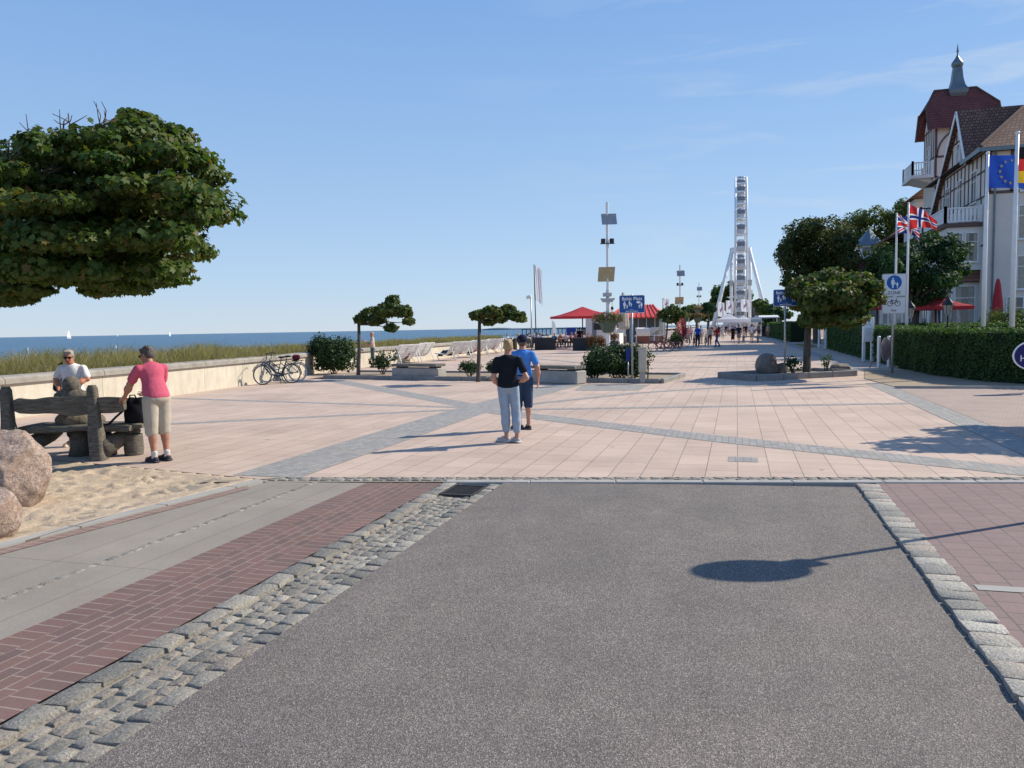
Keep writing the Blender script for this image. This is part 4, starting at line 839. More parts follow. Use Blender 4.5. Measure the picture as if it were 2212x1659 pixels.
for _ in range(16):
    a = R.uniform(math.pi * .55, math.pi * 1.45); q = R.uniform(.35, .95); cl.append(((mc.x + 3.2 * q * math.cos(a), mc.y + 2.6 * q * math.sin(a), mc.z + R.uniform(-.9, .9) * (1 - q * .6)), (.55, .5, .24)))
def twigs(mb, b):
    for (x0, y0, x1, y1) in ((-20, 385, 42, 305), (10, 372, 20, 300), (42, 330, 72, 276), (30, 345, 80, 300), (60, 320, 95, 340), (120, 300, 145, 255), (150, 300, 148, 246), (190, 300, 225, 262), (205, 288, 252, 252), (225, 262, 228, 250), (20, 385, 110, 365), (100, 380, 140, 355), (-30, 400, 60, 380)):
        a, c = AT(x0, y0, D=10.1), AT(x1, y1, D=10.1 + R.uniform(-.3, .3)); limb(mb, np.array(a) - b, np.array(c) - b, .017, .006, int(x1), 4, .2)
        for k in range(3):
            f = R.uniform(.4, .95); m = a + (c - a) * f; e = m + Vector(R.normal(0, .1, 3)) + Vector((0, 0, .08)); limb(mb, np.array(m) - b, np.array(e) - b, .008, .004, k, 2, .2)
tree('large maple with a wide drooping crown above the rustic bench', mbase, cl, 48000, .098, 'maple', MAPLE, .15, None, 'maple_tree', fork=(mbase[0], mbase[1], 2.5), seed=5, shell=.7, droop=1.1, jit=.5, extra=twigs)
# ---- small clipped trees on the plaza
b = G(774, 811, .07); tree('small lopsided plane tree with a crown blown to the right', tuple(b), PX([(779, 690, 15, 12), (802, 681, 26, 17), (838, 672, 30, 19), (848, 650, 16, 14), (869, 674, 24, 17), (883, 695, 14, 10), (845, 709, 15, 11), (815, 693, 20, 10)], b.y, 1), 4600, .11, 'maple', MAPLE2, .07, None, 'small_tree', fork=tuple(AT(775, 695, Y=b.y)), seed=11)
b = G(1033, 820, .07); tree('small tree with a flat crown just left of the couple', tuple(b), PX([(1032, 682, 18, 12), (1060, 676, 24, 15), (1095, 672, 22, 14), (1116, 684, 20, 12), (1056, 697, 13, 8), (1127, 690, 11, 8), (1080, 690, 18, 9)], b.y, 2), 4200, .11, 'maple', MAPLE2, .065, None, 'small_tree', fork=tuple(AT(1036, 690, Y=b.y)), seed=12)
b = G(1743, 807, .09); PXR = [(1745, 618, 40, 24), (1795, 605, 45, 26), (1845, 612, 42, 26), (1880, 640, 30, 34), (1730, 650, 35, 30), (1790, 650, 50, 34), (1845, 660, 42, 34), (1770, 690, 45, 26), (1830, 690, 40, 24), (1720, 632, 26, 20), (1890, 620, 14, 16), (1760, 650, 40, 40, -1.1), (1820, 640, 40, 36, -1.2), (1800, 660, 50, 36, 1.3)]
tree('round crowned maple behind the right blue sign in the low bed', tuple(b), PX(PXR, b.y, 3, 2.2), 12000, .125, 'maple', MAPLE2, .12, None, 'small_tree', fork=tuple(AT(1746, 700, Y=b.y)), seed=13)
b = G(1438, 741); tree('small round tree by the red parked bicycles', tuple(b), PX([(1432, 680, 14, 12), (1452, 672, 16, 14), (1470, 680, 13, 12), (1448, 692, 18, 9)], b.y, 4, 1.4), 1300, .3, 'quad', GREENL, .09, None, 'small_tree', seed=14)
b = G(1462, 736); tree('small dark tree just beyond the round tree near the red bicycles', tuple(b), PX([(1478, 676, 12, 12), (1488, 686, 10, 10), (1462, 690, 10, 12)], b.y, 5, 1.4), 1000, .32, 'quad', DEEPL, .09, None, 'small_tree', seed=15)
b = G(1532, 726); tree('small dark tree left of the white tents', tuple(b), PX([(1528, 662, 12, 9), (1540, 668, 8, 8), (1518, 672, 8, 8)], b.y, 6, 2), 700, .5, 'quad', DEEPL, .1, None, 'small_tree', seed=16)
# tree standing off the right edge of the photo: its shade falls on the plaza
tree('maple off the right edge that shades the plaza paving', (7.6, 15.6, 0), [((7.6 + .95 * math.cos(a), 15.7 + 1.0 * math.sin(a), 3.3 + .5 * math.sin(2.3 * a)), (.75, .75, .42)) for a in (0.2, 1.3, 2.4, 3.4, 4.4, 5.5)] + [((7.6, 15.6, 3.8), (1, 1, .5))], 3000, .17, 'maple', MAPLE2, .12, None, 'small_tree', seed=17)
# ---- big trees on the right
def big(label, base, lst, Y, n, size, mat, trunk, seed, depth=5, name='tree', shape='quad', limbs=True):
    cl_ = PX(lst, Y, seed, depth); cm_ = np.mean([c[0] for c in cl_], 0); return tree(label, base, cl_ + [((c[0][0], c[0][1] - depth * .35, c[0][2] - .3), tuple(.7 * q for q in c[1])) for c in cl_[::2]], n, size, shape, mat, trunk, None, name, fork=(base[0] * .7 + cm_[0] * .3, base[1], cm_[2] * .55), seed=seed, shell=.6, droop=.3, limbs=limbs)
big('broad dark chestnut tree left of the little turret roofs', (AT(1765, 700, Y=72).x, 72, 0), [(1740, 500, 48, 30), (1790, 495, 46, 28), (1715, 545, 38, 34), (1765, 540, 55, 40), (1815, 525, 40, 40), (1720, 590, 34, 26), (1770, 590, 50, 30), (1700, 560, 24, 30), (1830, 560, 30, 40), (1705, 612, 20, 14), (1750, 490, 30, 20), (1745, 545, 60, 50), (1790, 560, 60, 50), (1740, 600, 50, 30), (1825, 600, 40, 26), (1700, 535, 20, 24)], 72, 20000, .26, DARKL, .3, 31, 6, 'chestnut_tree', limbs=False)
big('light green tree rising behind the turret house', (AT(1880, 700, Y=92).x, 92, 0), [(1850, 480, 34, 24), (1890, 470, 34, 24), (1930, 475, 30, 24), (1870, 510, 40, 26), (1920, 510, 40, 28), (1900, 545, 44, 26), (1950, 450, 18, 22), (1960, 500, 30, 34), (1845, 515, 24, 24)], 92, 9000, .3, GREENL, .4, 32, 6)
big('dark green tree in front of the hotel balconies', (AT(1972, 700, Y=46).x, 46, 0), [(1950, 560, 50, 34), (2000, 540, 40, 36), (2040, 550, 38, 34), (2070, 545, 22, 24), (1935, 600, 42, 34), (1985, 600, 55, 36), (2030, 600, 45, 28), (1960, 640, 44, 26), (2005, 630, 40, 20), (2068, 585, 26, 22), (2010, 515, 16, 18), (2050, 520, 12, 16), (1925, 570, 26, 26), (1985, 655, 22, 16)], 46, 11000, .19, DEEPL, .2, 33, 4, shape='oval')
big('olive tree between the turret house and the hotel', (AT(1915, 700, Y=80).x, 80, 0), [(1905, 560, 40, 34), (1945, 545, 36, 40), (1900, 600, 40, 30), (1930, 600, 40, 30), (1860, 600, 40, 24)], 80, 6000, .28, GREENL, .3, 34, 5)
big('large green tree behind the ferris wheel', (AT(1575, 700, Y=225).x, 225, 0), [(1555, 635, 20, 20), (1585, 625, 22, 18), (1610, 640, 16, 18), (1570, 655, 30, 14), (1545, 650, 12, 10)], 225, 2600, 1.0, GREENL, .6, 35, 8)
big('yellowish green tree right of the ferris wheel legs', (AT(1660, 700, Y=190).x, 190, 0), [(1648, 665, 18, 18), (1665, 675, 16, 14), (1640, 655, 12, 10), (1655, 690, 20, 12)], 190, 1500, .9, GREENL, .5, 36, 7)
big('dark green tree beside the market stall roof', (AT(1690, 700, Y=120).x, 120, 0), [(1672, 668, 18, 12), (1690, 680, 20, 14), (1668, 690, 18, 12)], 120, 1500, .6, DEEPL, .35, 37, 5)
for k, (x, y, w, Y) in enumerate([(1505, 668, 26, 330), (1480, 672, 20, 350), (1530, 676, 22, 300), (1410, 682, 10, 340)]):
    big(['rounded far tree left of the ferris wheel', 'hazy far tree left of the second light mast', 'far tree above the market flags', 'tiny far tree right of the red roof'][k], (AT(x, 700, Y=Y).x, Y, 0), [(x, y, w, 12), (x - w * .6, y + 10, w * .7, 9), (x + w * .6, y + 10, w * .7, 9)], Y, 900, 1.5, GREENL, .5, 40 + k, 8)
# ---- shrubs
def shrub(label, base, rx, ry, h, n, size, mat=SHRUBL, seed=1, shape='oval', group=None, stems=7, name='shrub', lump=6, zlo=.35, cat='shrub'):
    t = thing(name, label, cat, base, 0, group); R = np.random.RandomState(seed); cl = []
    for i in range(lump):
        a = R.uniform(0, 6.28); q = R.uniform(.2, .72); cl.append(((rx * q * math.cos(a), ry * q * math.sin(a), h * R.uniform(zlo, .74)), (rx * R.uniform(.35, .5), ry * R.uniform(.35, .5), h * R.uniform(.24, .34))))
    cl.append(((0, 0, h * .5), (rx * .6, ry * .6, h * .42))); P, N = clump_points(cl, n, seed, .55); leaves('foliage', P, N, size, shape, mat, t, seed, .1)
    mb = MB()
    for i in range(stems): c = cl[i % len(cl)][0]; limb(mb, (R.uniform(-.1, .1) * rx, R.uniform(-.1, .1) * ry, -.03), c, .018, .006, seed + i, 4)
    mb.build('stem', BARK, t, smooth=True); return t
b = G(716, 808); shrub('large dark bush at the end of the dune wall', (b.x + .1, b.y + .1, .0), 1.3, 1.1, 1.75, 9000, .10, SHRUBL, 51, lump=14, zlo=.2)
b = G(828, 809, .07); shrub('medium bush right of the lopsided small tree', (b.x, b.y, .07), .62, .5, 1.0, 1100, .085, SHRUBL, 52)
b = G(1016, 816, .07); shrub('low round bush left of the flat crowned tree', (b.x, b.y, .07), .55, .45, .72, 900, .08, SHRUBL, 53)
b = G(1066, 812, .07); shrub('small bush between the flat crowned tree and the couple', (b.x, b.y, .07), .4, .35, .66, 600, .08, SHRUBL, 54)
b = G(1322, 818, .07); shrub('widest bush in front of the tall light mast', (b.x + .1, b.y + .2, .07), 1.25, .8, 1.28, 9000, .085, SHRUBL, 55, lump=15, zlo=.2)
b = G(1290, 818, .07); shrub('bush left of the tall mast post merging with the widest bush', (b.x - .1, b.y + .3, .07), .7, .5, 1.05, 2600, .08, SHRUBL, 57, lump=8, zlo=.2)
b = G(1711, 808, .09); shrub('spindly dark rose bush beside the right blue sign pole', (b.x, b.y, .09), .34, .3, .66, 330, .075, DEEPL, 58, stems=10)
b = G(1786, 807, .09); shrub('thin twiggy plant beside the low flat stone', (b.x, b.y, .09), .28, .25, .75, 130, .075, GREENL, 59, stems=8)
# ---- hedges: clipped blocks of leaves over a twiggy core
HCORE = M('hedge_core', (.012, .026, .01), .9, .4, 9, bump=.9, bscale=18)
def hedge(label, pts, th, h, n, size, seed, group):
    t = thing('hedge', label, 'hedge', (0, 0, 0), 0, group); R = np.random.RandomState(seed); p = [Vector((a[0], a[1])) for a in pts]; L = []; Rr = []
    for i in range(len(p)):
        d = (p[min(i + 1, len(p) - 1)] - p[max(i - 1, 0)]).normalized(); q = Vector((d.y, -d.x)); sg = 1 if th > 0 else -1; L.append(p[i] + q * sg * .07); Rr.append(p[i] + q * (th - sg * .07))
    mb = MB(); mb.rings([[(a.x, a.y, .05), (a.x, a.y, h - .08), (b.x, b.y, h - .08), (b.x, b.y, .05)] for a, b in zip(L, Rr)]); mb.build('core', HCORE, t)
    ln = [(b - a).length for a, b in zip(p[:-1], p[1:])]; k = R.choice(len(ln), n, p=np.array(ln) / sum(ln)); s = R.rand(n); P = np.zeros((n, 3)); N = np.zeros((n, 3))
    pa = np.array([tuple(a) for a in p]); A_ = pa[k] * (1 - s[:, None]) + pa[k + 1] * s[:, None]; D_ = pa[k + 1] - pa[k]; D_ /= np.linalg.norm(D_, axis=1)[:, None]; Q = np.stack([D_[:, 1], -D_[:, 0]], 1)
    face = R.choice(3, n, p=[.5, .34, .16]); zz = h * R.rand(n) ** .85; wv = .035 * np.sin(A_[:, 1] * 3.1) + .03 * np.sin(A_[:, 1] * 7.7 + zz * 4)
    off = np.where(face == 0, wv, np.where(face == 2, th, R.rand(n) * th)); P[:, :2] = A_ + Q * (off + R.normal(0, .025, n))[:, None]; P[:, 2] = np.where(face == 1, h + R.normal(0, .03, n) + .03 * np.sin(A_[:, 1] * 4), zz)
    N[:, :2] = np.where(face == 0, -1, np.where(face == 2, 1, 0))[:, None] * Q * np.sign(th); N[:, 2] = np.where(face == 1, 1, .35)
    leaves('foliage', P, N, size, 'oval', HEDGEL, t, seed, .0, .55); return t
hedge('near clipped hedge curving along the sandy bed to the right edge', [(14, 22.6), (10, 23.1), (8.0, 23.7), (6.9, 25.2), (6.15, 28.4), (5.95, 33.6)], 1.2, 1.5, 26000, .075, 61, 'clipped hedges before the hotel')
hedge('middle clipped hedge between the white sign posts', [(6.0, 34.4), (5.95, 38.6), (5.95, 46), (6.0, 57.2)], 1.2, 1.56, 15000, .10, 62, 'clipped hedges before the hotel')
hedge('far dark hedge beside the market stall', [(4.9, 78), (4.4, 100), (3.6, 122)], 1.4, 1.9, 7000, .2, 63, 'clipped hedges before the hotel')
hedge('inner hedge along the hotel terrace behind the flag poles', [(16, 33.5), (10, 34.3), (9.2, 36), (9.2, 52)], .9, 1.62, 7000, .1, 64, 'clipped hedges before the hotel')
b = AT(2185, 690, Y=43); shrub('light green bush between the two right flag poles', (b.x, 43, .4), 2.3, 1.4, 2.3, 4000, .13, GREENL, 65, lump=10, zlo=.3)
b = AT(2012, 700, Y=44); shrub('small round bush before the hotel windows', (b.x + .5, 44, .5), .7, .6, 1.3, 700, .11, DEEPL, 66)
# ---- marram grass on the dune: blades, uncountable
n = 120000; R = np.random.RandomState(8); gy = 3 + 62 * R.rand(n) ** 1.5; gx = -15.75 - R.rand(n) ** 1.2 * 7.5 - np.clip(gy - 25, 0, 100) * .05
shf = .75 * np.clip((gy - 10) / 14, 0, 1) + 1.25 * np.clip((gy - 25) / 4, 0, 1); gx = gx - shf; dens = .5 + .5 * np.sin(gx * 1.9 + np.sin(gy * .8)) * np.sin(gy * 1.1); keep = R.rand(n) < .55 + .45 * dens; gx, gy = gx[keep], gy[keep]; n = len(gx)
gz = np.interp(-gx - shf[keep], [15.5, 17, 19.5, 22, 26], [.55, .7, .74, .28, -1.6]); hgt = R.uniform(.22, .78, n) * (.75 + .4 * dens[keep]) * np.where(gy > 27, .75, 1.); lean = R.normal(0, .3, (n, 2)) + np.array([.14, -.12]); wdt = R.uniform(.003, .0075, n) * (1 + gy / 30)
a = R.uniform(0, 3.14, n); wx, wy = np.cos(a) * wdt, np.sin(a) * wdt; Vg = np.zeros((n, 6, 3)); b0 = np.stack([gx, gy, gz], 1)
mid = b0 + np.stack([lean[:, 0] * hgt * .45, lean[:, 1] * hgt * .45, hgt * .62], 1); tip = b0 + np.stack([lean[:, 0] * hgt * 1.3, lean[:, 1] * hgt * 1.3, hgt], 1); W_ = np.stack([wx, wy, wx * 0], 1)
Vg[:, 0] = b0 - W_; Vg[:, 1] = b0 + W_; Vg[:, 2] = mid + W_ * .8; Vg[:, 3] = mid - W_ * .8; Vg[:, 4] = tip + W_ * .12; Vg[:, 5] = tip - W_ * .12
Fg = (np.arange(n)[:, None] * 6)[:, :, None] + np.array([[0, 1, 2, 3], [3, 2, 4, 5]])[None]; Fg = Fg.reshape(-1, 4)
GRASS = leaf_mat('marram_grass', [(.14, .135, .06), (.22, .195, .095), (.12, .13, .055), (.31, .255, .14), (.38, .31, .19)], .3, .7, .2)
tag(np_mesh('dune_grass', Vg.reshape(-1, 3), Fg, GRASS), 'tall straw green grass on the dune behind the sea wall', 'grass', kind='stuff')
# ================================================================ SIGNS, MASTS, FLAGS, FURNITURE
SIGNB = M('sign_blue', (.015, .085, .29), .4, .08, 2); SIGNW = M('sign_white', (.8, .8, .79), .4, .04, 2); PRINT = M('print_black', (.02, .02, .02), .5, 0, 2); WPRINT = M('print_white', (.85, .86, .86), .5, 0, 2)
def text(s, size, x, z, y, m, parent, name='lettering', bold=0., align='CENTER', face=-1):   # flat letters standing on a sign face (facing -y when face = -1)
    cu = bpy.data.curves.new(name, 'FONT'); cu.body = s; cu.size = size; cu.align_x = align; cu.align_y = 'CENTER'; cu.offset = bold; cu.extrude = .0008; cu.resolution_u = 3
    o = bpy.data.objects.new(name, cu); scene.collection.objects.link(o); bpy.context.view_layer.update()
    me = bpy.data.meshes.new_from_object(o.evaluated_get(bpy.context.evaluated_depsgraph_get())); bpy.data.objects.remove(o); me.materials.clear(); me.materials.append(m)
    o = link(bpy.data.objects.new(name, me), parent); o.rotation_euler = (rad(90), 0, 0 if face == -1 else rad(180)); o.location = (x, y, z); return o
def rrect(w, h, r, n=5):
    P = []
    for cx, cz, a in ((w / 2 - r, h / 2 - r, 0), (-w / 2 + r, h / 2 - r, 90), (-w / 2 + r, -h / 2 + r, 180), (w / 2 - r, -h / 2 + r, 270)):
        P += [(cx + r * math.cos(rad(a + 90 * i / n)), cz + r * math.sin(rad(a + 90 * i / n))) for i in range(n + 1)]
    return P
def disc(mb, x, z, r, y, n=16, sx=1.): return mb.prism([(x + sx * r * math.cos(2 * math.pi * i / n), z + r * math.sin(2 * math.pi * i / n)) for i in range(n)], y, y - .003)
def poly(mb, pts, y): return mb.prism(pts, y, y - .003)
def man(mb, x, z, h, y, skirt=False):                 # standing pictogram, feet at z
    disc(mb, x, z + h * .9, h * .09, y)
    poly(mb, [(x - h * .15, z + h * .78), (x + h * .15, z + h * .78), (x + h * .17, z + h * .45), (x + h * .11, z + h * .45), (x + h * (.2 if skirt else .1), z + h * .35), (x + h * .08, z + h * .35), (x + h * .08, z), (x + h * .02, z), (x, z + h * .3), (x - h * .02, z), (x - h * .08, z), (x - h * .08, z + h * .35), (x - h * (.2 if skirt else .1), z + h * .35), (x - h * .11, z + h * .45), (x - h * .17, z + h * .45)], y)
def platz_sign(label, base, topz, rz):
    t = thing('place_sign', label, 'sign', tuple(base), rz, 'blue place name signs'); W_, Hh = .80, .56; zc = topz - Hh / 2
    MB().tube([(0, 0, -.1), (0, 0, topz + .02)], .032, 10).build('pole', STEEL, t, smooth=True)
    MB().prism([(x, zc + z) for x, z in rrect(W_, Hh, .05)], -.036, -.05).build('panel_back', SIGNW, t)
    pn = MB().prism([(x, zc + z) for x, z in rrect(W_ - .025, Hh - .025, .042)], -.05, -.053).build('panel', SIGNB, t)
    text('Baltic Platz', .145, 0, topz - .115, -.0545, WPRINT, t, bold=.002)
    mb = MB(); man(mb, -.235, zc - .145, .24, -.0535); man(mb, -.155, zc - .145, .135, -.0535); man(mb, -.075, zc - .07, .18, -.0535); man(mb, -.02, zc - .08, .12, -.0535)
    disc(mb, .2, zc + .055, .04, -.0535, sx=1.7); man(mb, .225, zc - .14, .13, -.0535); man(mb, .295, zc - .14, .2, -.0535, True); mb.build('pictogram', WPRINT, t)
    text('Spiel-Platz,', .034, 0, zc - .175, -.0545, WPRINT, t); text('einfach mal schnuppern', .042, 0, zc - .222, -.0545, WPRINT, t, bold=.0012); return t
b = G(1366, 822, .07); platz_sign('left blue Baltic Platz sign in front of the widest bush', b, 2.70, rad(12))
b = G(1695, 808, .09); platz_sign('right blue Baltic Platz sign partly hidden by the round maple', b, AT(1695, 631, Y=b.y).z, rad(10))
# small blue post and cable cabinet beside the left sign
b = G(1357, 822, .07); t = thing('marker_post', 'short post with a small dark blue marker before the bush', 'post', tuple(b), rad(10))
MB().tube([(0, 0, -.1), (0, 0, .62)], .018, 8).build('pole', STEEL, t, smooth=True); MB().prism([(-.06, .62), (.06, .62), (.07, 1.0), (0, 1.06), (-.07, 1.0)], -.02, .02).build('marker', M('marker_blue', (.012, .03, .2), .5), t)
b = G(1388, 823, .07); t = thing('cable_cabinet', 'beige electric cabinet on a post beside the blue sign', 'cabinet', tuple(b), rad(12))
BEI = M('beige_plastic', (.46, .42, .34), .55, .06, 4, dirt=.15); MB().bbox((0, 0, .66), (.24, .2, .76), .012).bbox((0, 0, 1.05), (.26, .22, .03), .008).build('box', BEI, t); MB().bbox((0, .02, .14), (.17, .15, .4), .01).build('pedestal', CONC, t)
MB().bbox((-.005, -.103, .68), (.2, .012, .62), .004).build('door', BEI, t); MB().tube([(.13, 0, .5), (.18, 0, .45), (.17, 0, .2), (.16, .02, -.02)], .022, 8).build('cable', DARK, t, smooth=True)
# ---- pedestrian zone sign
b = G(1928, 806, .012); t = thing('zone_sign', 'white pedestrian zone sign with bicycle plate on a grey pole', 'sign', tuple(b), rad(9)); tz = AT(1928, 592, Y=b.y).z
MB().tube([(0, .04, -.1), (0, .04, tz - .02)], .036, 10).build('pole', STEEL, t, smooth=True)
def plate(name, w, h, zc, parent):
    o = MB().prism([(x, zc + z) for x, z in rrect(w, h, .045)], 0, -.012).build(name, SIGNW, parent)
    mb = MB(); A_, B_ = rrect(w, h, .045), rrect(w - .05, h - .05, .03); n = len(A_); mb.add([(x, -.0135, zc + z) for x, z in A_] + [(x, -.0135, zc + z) for x, z in B_], [(i, (i + 1) % n, n + (i + 1) % n, n + i) for i in range(n)]); mb.build('border', STEEL, o); return o
z1 = tz - .39; plate('zone_plate', .80, .78, z1, t); mb = MB(); disc(mb, 0, z1 + .09, .245, -.014, 32); mb.build('blue_disc', M('traffic_blue', (.01, .12, .42), .4, .04), t)
mb = MB(); man(mb, -.045, z1 - .1, .35, -.0175, True); man(mb, .1, z1 - .1, .2, -.0175); poly(mb, [(-.02, z1 + .1), (.0, z1 + .12), (.09, z1 + .02), (.07, z1 + .0)], -.0175); mb.build('pictogram', WPRINT, t)
text('ZONE', .155, 0, z1 - .27, -.015, PRINT, t, bold=.001)
z2 = z1 - .39 - .30; plate('bicycle_plate', .78, .58, z2, t); mb = MB()
for x in (-.125, .125): mb.torus((x, -.016, z2 + .055), .082, .0085, 'Y', 24, 5)
F2 = [(-.125, z2 + .055), (-.08, z2 + .17), (.085, z2 + .17), (.125, z2 + .055), (-.01, z2 + .055), (-.055, z2 + .2)]
for i, j in ((0, 1), (1, 2), (2, 3), (1, 4), (4, 2), (0, 4)): mb.tube([(F2[i][0], -.016, F2[i][1]), (F2[j][0], -.016, F2[j][1])], .008, 5)
mb.tube([(-.11, -.016, z2 + .185), (-.05, -.016, z2 + .19)], .01, 5); mb.tube([(.085, -.016, z2 + .17), (.075, -.016, z2 + .22), (.12, -.016, z2 + .225)], .008, 5); mb.build('pictogram', PRINT, t); text('frei', .125, 0, z2 - .175, -.014, PRINT, t, bold=.001)
# sign outside the frame on the right whose shadow lies on the road
P1 = Vector((4.85, 7.25, 0)); S0 = G(1600, 1230); dsh = Vector((-SUN_DIR.x, -SUN_DIR.y, 0)).normalized(); # follow the shadow back to the sign
E0 = G(2212, 1130); kk = .9; P1 = Vector((E0.x, E0.y, 0)) - dsh * kk; hz = (P1 - Vector((S0.x, S0.y, 0))).length * math.tan(SUN_EL) - .1
t = thing('round_traffic_sign', 'round traffic sign with a small plate casting the lollipop shadow', 'sign', (P1.x, P1.y, 0), rad(-24)); MB().tube([(0, .03, -.1), (0, .03, hz + .25)], .03, 8).build('pole', STEEL, t, smooth=True)
mb = MB(); disc(mb, 0, hz, .32, 0, 32); mb.build('disc', SIGNW, t); MB().prism(rrect(.24, .2, .05), 0, -.006).build('plate', SIGNW, t).location = (.02, 0, hz - .36)
# ---- light masts with square reflectors
def mast(label, base, h, s, rz, basket=False):
    t = thing('light_mast', label, 'light mast', tuple(base), rz, 'light masts with square reflectors')
    MB().tube([(0, 0, -.1), (0, 0, h * .42)], .135 * s, 12).tube([(0, 0, h * .42), (0, 0, h)], .095 * s, 12).build('pole', WHITE, t, smooth=True, angle=40)
    def refl(x, z, w, hh, tilt, m, nm):
        n = 7; R_ = []
        for i in range(n):
            q = i / (n - 1) - .5; yy = -.16 * s - .16 * (q * q) * w; R_.append([(x - w / 2 + tilt * q * .2, yy - q * tilt, z + q * hh), (x + w / 2 + tilt * q * .2, yy - q * tilt, z + q * hh), (x + w / 2 + tilt * q * .2, yy - q * tilt + .03, z + q * hh), (x - w / 2 + tilt * q * .2, yy - q * tilt + .03, z + q * hh)])
        return MB().rings(R_).build(nm, m, t, smooth=True, angle=40)
    RG, RB = M('reflector_grey', (.30, .33, .36), .5, .1, 4), M('reflector_ochre', (.40, .33, .2), .6, .15, 3)
    refl(.12 * s, h * .885, 1.05 * s, .78 * s, -.25, RG, 'upper_reflector'); refl(-.1 * s, h * .52, 1.15 * s, 1.0 * s, .3, RB, 'lower_reflector')
    mb = MB()
    for x in (-.3, .3): mb.bbox((x * s, -.1, h * .742), (.3 * s, .3 * s, .32 * s), .03)
    mb.b2(-.5 * s, .5 * s, -.2, .1, h * .742 - .2 * s, h * .742 - .16 * s); mb.build('floodlight', DARK, t)
    mb = MB(); mb.bbox((-.05 * s, -.12, h * .385), (.62 * s, .34 * s, .26 * s), .03); mb.prism([(-.52 * s, h * .36), (.5 * s, h * .36), (.3 * s, h * .335), (-.35 * s, h * .335)], -.32 * s, .25 * s); mb.build('lamp_head', STEEL, t)
    return t
b = G(1314, 760); M1 = mast('tallest light mast rising behind the widest bush', b, 10.5, 1.0, rad(14))
h1 = thing('hanging_bell', 'small dark drop hanging from the tallest light mast', 'bell', (b.x + .32, b.y - .1, 0)); MB().lathe([(.02, 3.24), (.1, 3.12), (.11, 3.04), (.03, 2.94)], (0, 0, 0), 10).tube([(0, 0, 3.2), (0, 0, 3.75)], .012, 5).build('drop', DARK, h1, smooth=True)
b2 = AT(1469, 700, Y=100); mast('middle light mast left of the ferris wheel', (b2.x, 100, 0), AT(1469, 572, Y=100).z, .92, rad(2))
b3 = AT(1510, 700, Y=150); mast('farthest light mast nearest the ferris wheel', (b3.x, 150, 0), AT(1510, 611, Y=150).z, .92, rad(-4))
FLOWP = leaf_mat('pink_blossom', [(.42, .12, .16), (.5, .22, .27), (.35, .08, .1), (.55, .35, .36)], .3); FLOWR = leaf_mat('red_blossom', [(.38, .035, .06), (.5, .09, .13), (.3, .03, .04)], .3)
BOWL = M('green_bowl', (.085, .12, .095), .6, .15, 4)
def flower_bowl(label, base, z, s, seed, fl=FLOWP, group='flower bowls on the masts'):
    t = thing('flower_bowl', label, 'flower bowl', (base[0], base[1], z), 0, group)
    MB().lathe([(.3 * s, 0), (.42 * s, .1 * s), (.52 * s, .38 * s), (.62 * s, .62 * s), (.78 * s, .78 * s), (.8 * s, .88 * s)], n=18).build('bowl', BOWL, t, smooth=True, angle=45)
    cl = [((.75 * s * math.cos(a), .75 * s * math.sin(a), 1.02 * s), (.46 * s, .46 * s, .42 * s)) for a in [k * 1.05 for k in range(6)]] + [((0, 0, 1.2 * s), (.7 * s, .7 * s, .36 * s))]
    P, N = clump_points(cl, int(2400 * min(1, s)), seed, .55); leaves('foliage', P, N, .1 * s ** .3, 'oval', GREENL, t, seed); P, N = clump_points(cl, int(500 * min(1, s)), seed + 1, .9); P[:, 2] += .03; leaves('blossom', P, N, .085 * s ** .3, 'quad', fl, t, seed + 1, 0, .4); return t
flower_bowl('big green bowl of pink flowers on the tallest light mast', (b.x, b.y), AT(1312, 716, Y=b.y).z - .1, 1.0, 71)
for k, (x, y, Y, s, nm) in enumerate([(1507, 690, 92, .75, 'red flower bowl hung on a pole before the white tents'), (1507, 672, 120, .7, 'upper pink flower bowl left of the white tents'), (1478, 690, 85, .7, 'red flower bowl beside the blue shirted man')]):
    p = AT(x, y, Y=Y); flower_bowl(nm, (p.x, p.y), p.z - .5 * s, s, 75 + k, FLOWR if k != 1 else FLOWP)
    pt = thing('bowl_post', 'slim grey post holding the ' + ['red flower bowl before the tents', 'upper pink flower bowl', 'red flower bowl by the blue shirted man'][k], 'post', (p.x, p.y, 0)); MB().tube([(0, 0, 0), (0, 0, max(.4, p.z - .5 * s))], .05, 8).build('pole', STEEL, pt)
# ---- flags
def cloth_flag(name, w, h, mats, cell, parent, z, nx=40, ny=28, wave=.08, droop=0., diag=0., off=.05):   # cell(u,v) -> material index; u along from the pole, v up
    V = []; F = []; mi = []
    for j in range(ny + 1):
        for i in range(nx + 1):
            u, v = i / nx, j / ny; V.append((off + u * w * (1 - .08 * droop), wave * math.sin(u * 7 + v * 1.8) * u ** .6 + .4 * wave * math.sin(u * 15 + v * 4), z + (v - 1) * h - droop * u * u * h - diag * u * h * (v - .3)))
    for j in range(ny):
        for i in range(nx): a = j * (nx + 1) + i; F.append((a, a + 1, a + nx + 2, a + nx + 1)); mi.append(cell((i + .5) / nx, (j + .5) / ny))
    o = np_mesh(name, V, F, mats, parent, True, mi); return o
def flagmat(n, c):
    t = NT(n); t.color(c).rough(.85); tr = t.n.new('ShaderNodeBsdfTranslucent'); tr.inputs[0].default_value = (*c, 1); mx = t.n.new('ShaderNodeMixShader'); mx.inputs[0].default_value = .45; t.l.new(t.p.outputs[0], mx.inputs[1]); t.l.new(tr.outputs[0], mx.inputs[2]); t.l.new(mx.outputs[0], t.out.inputs[0]); return t.m
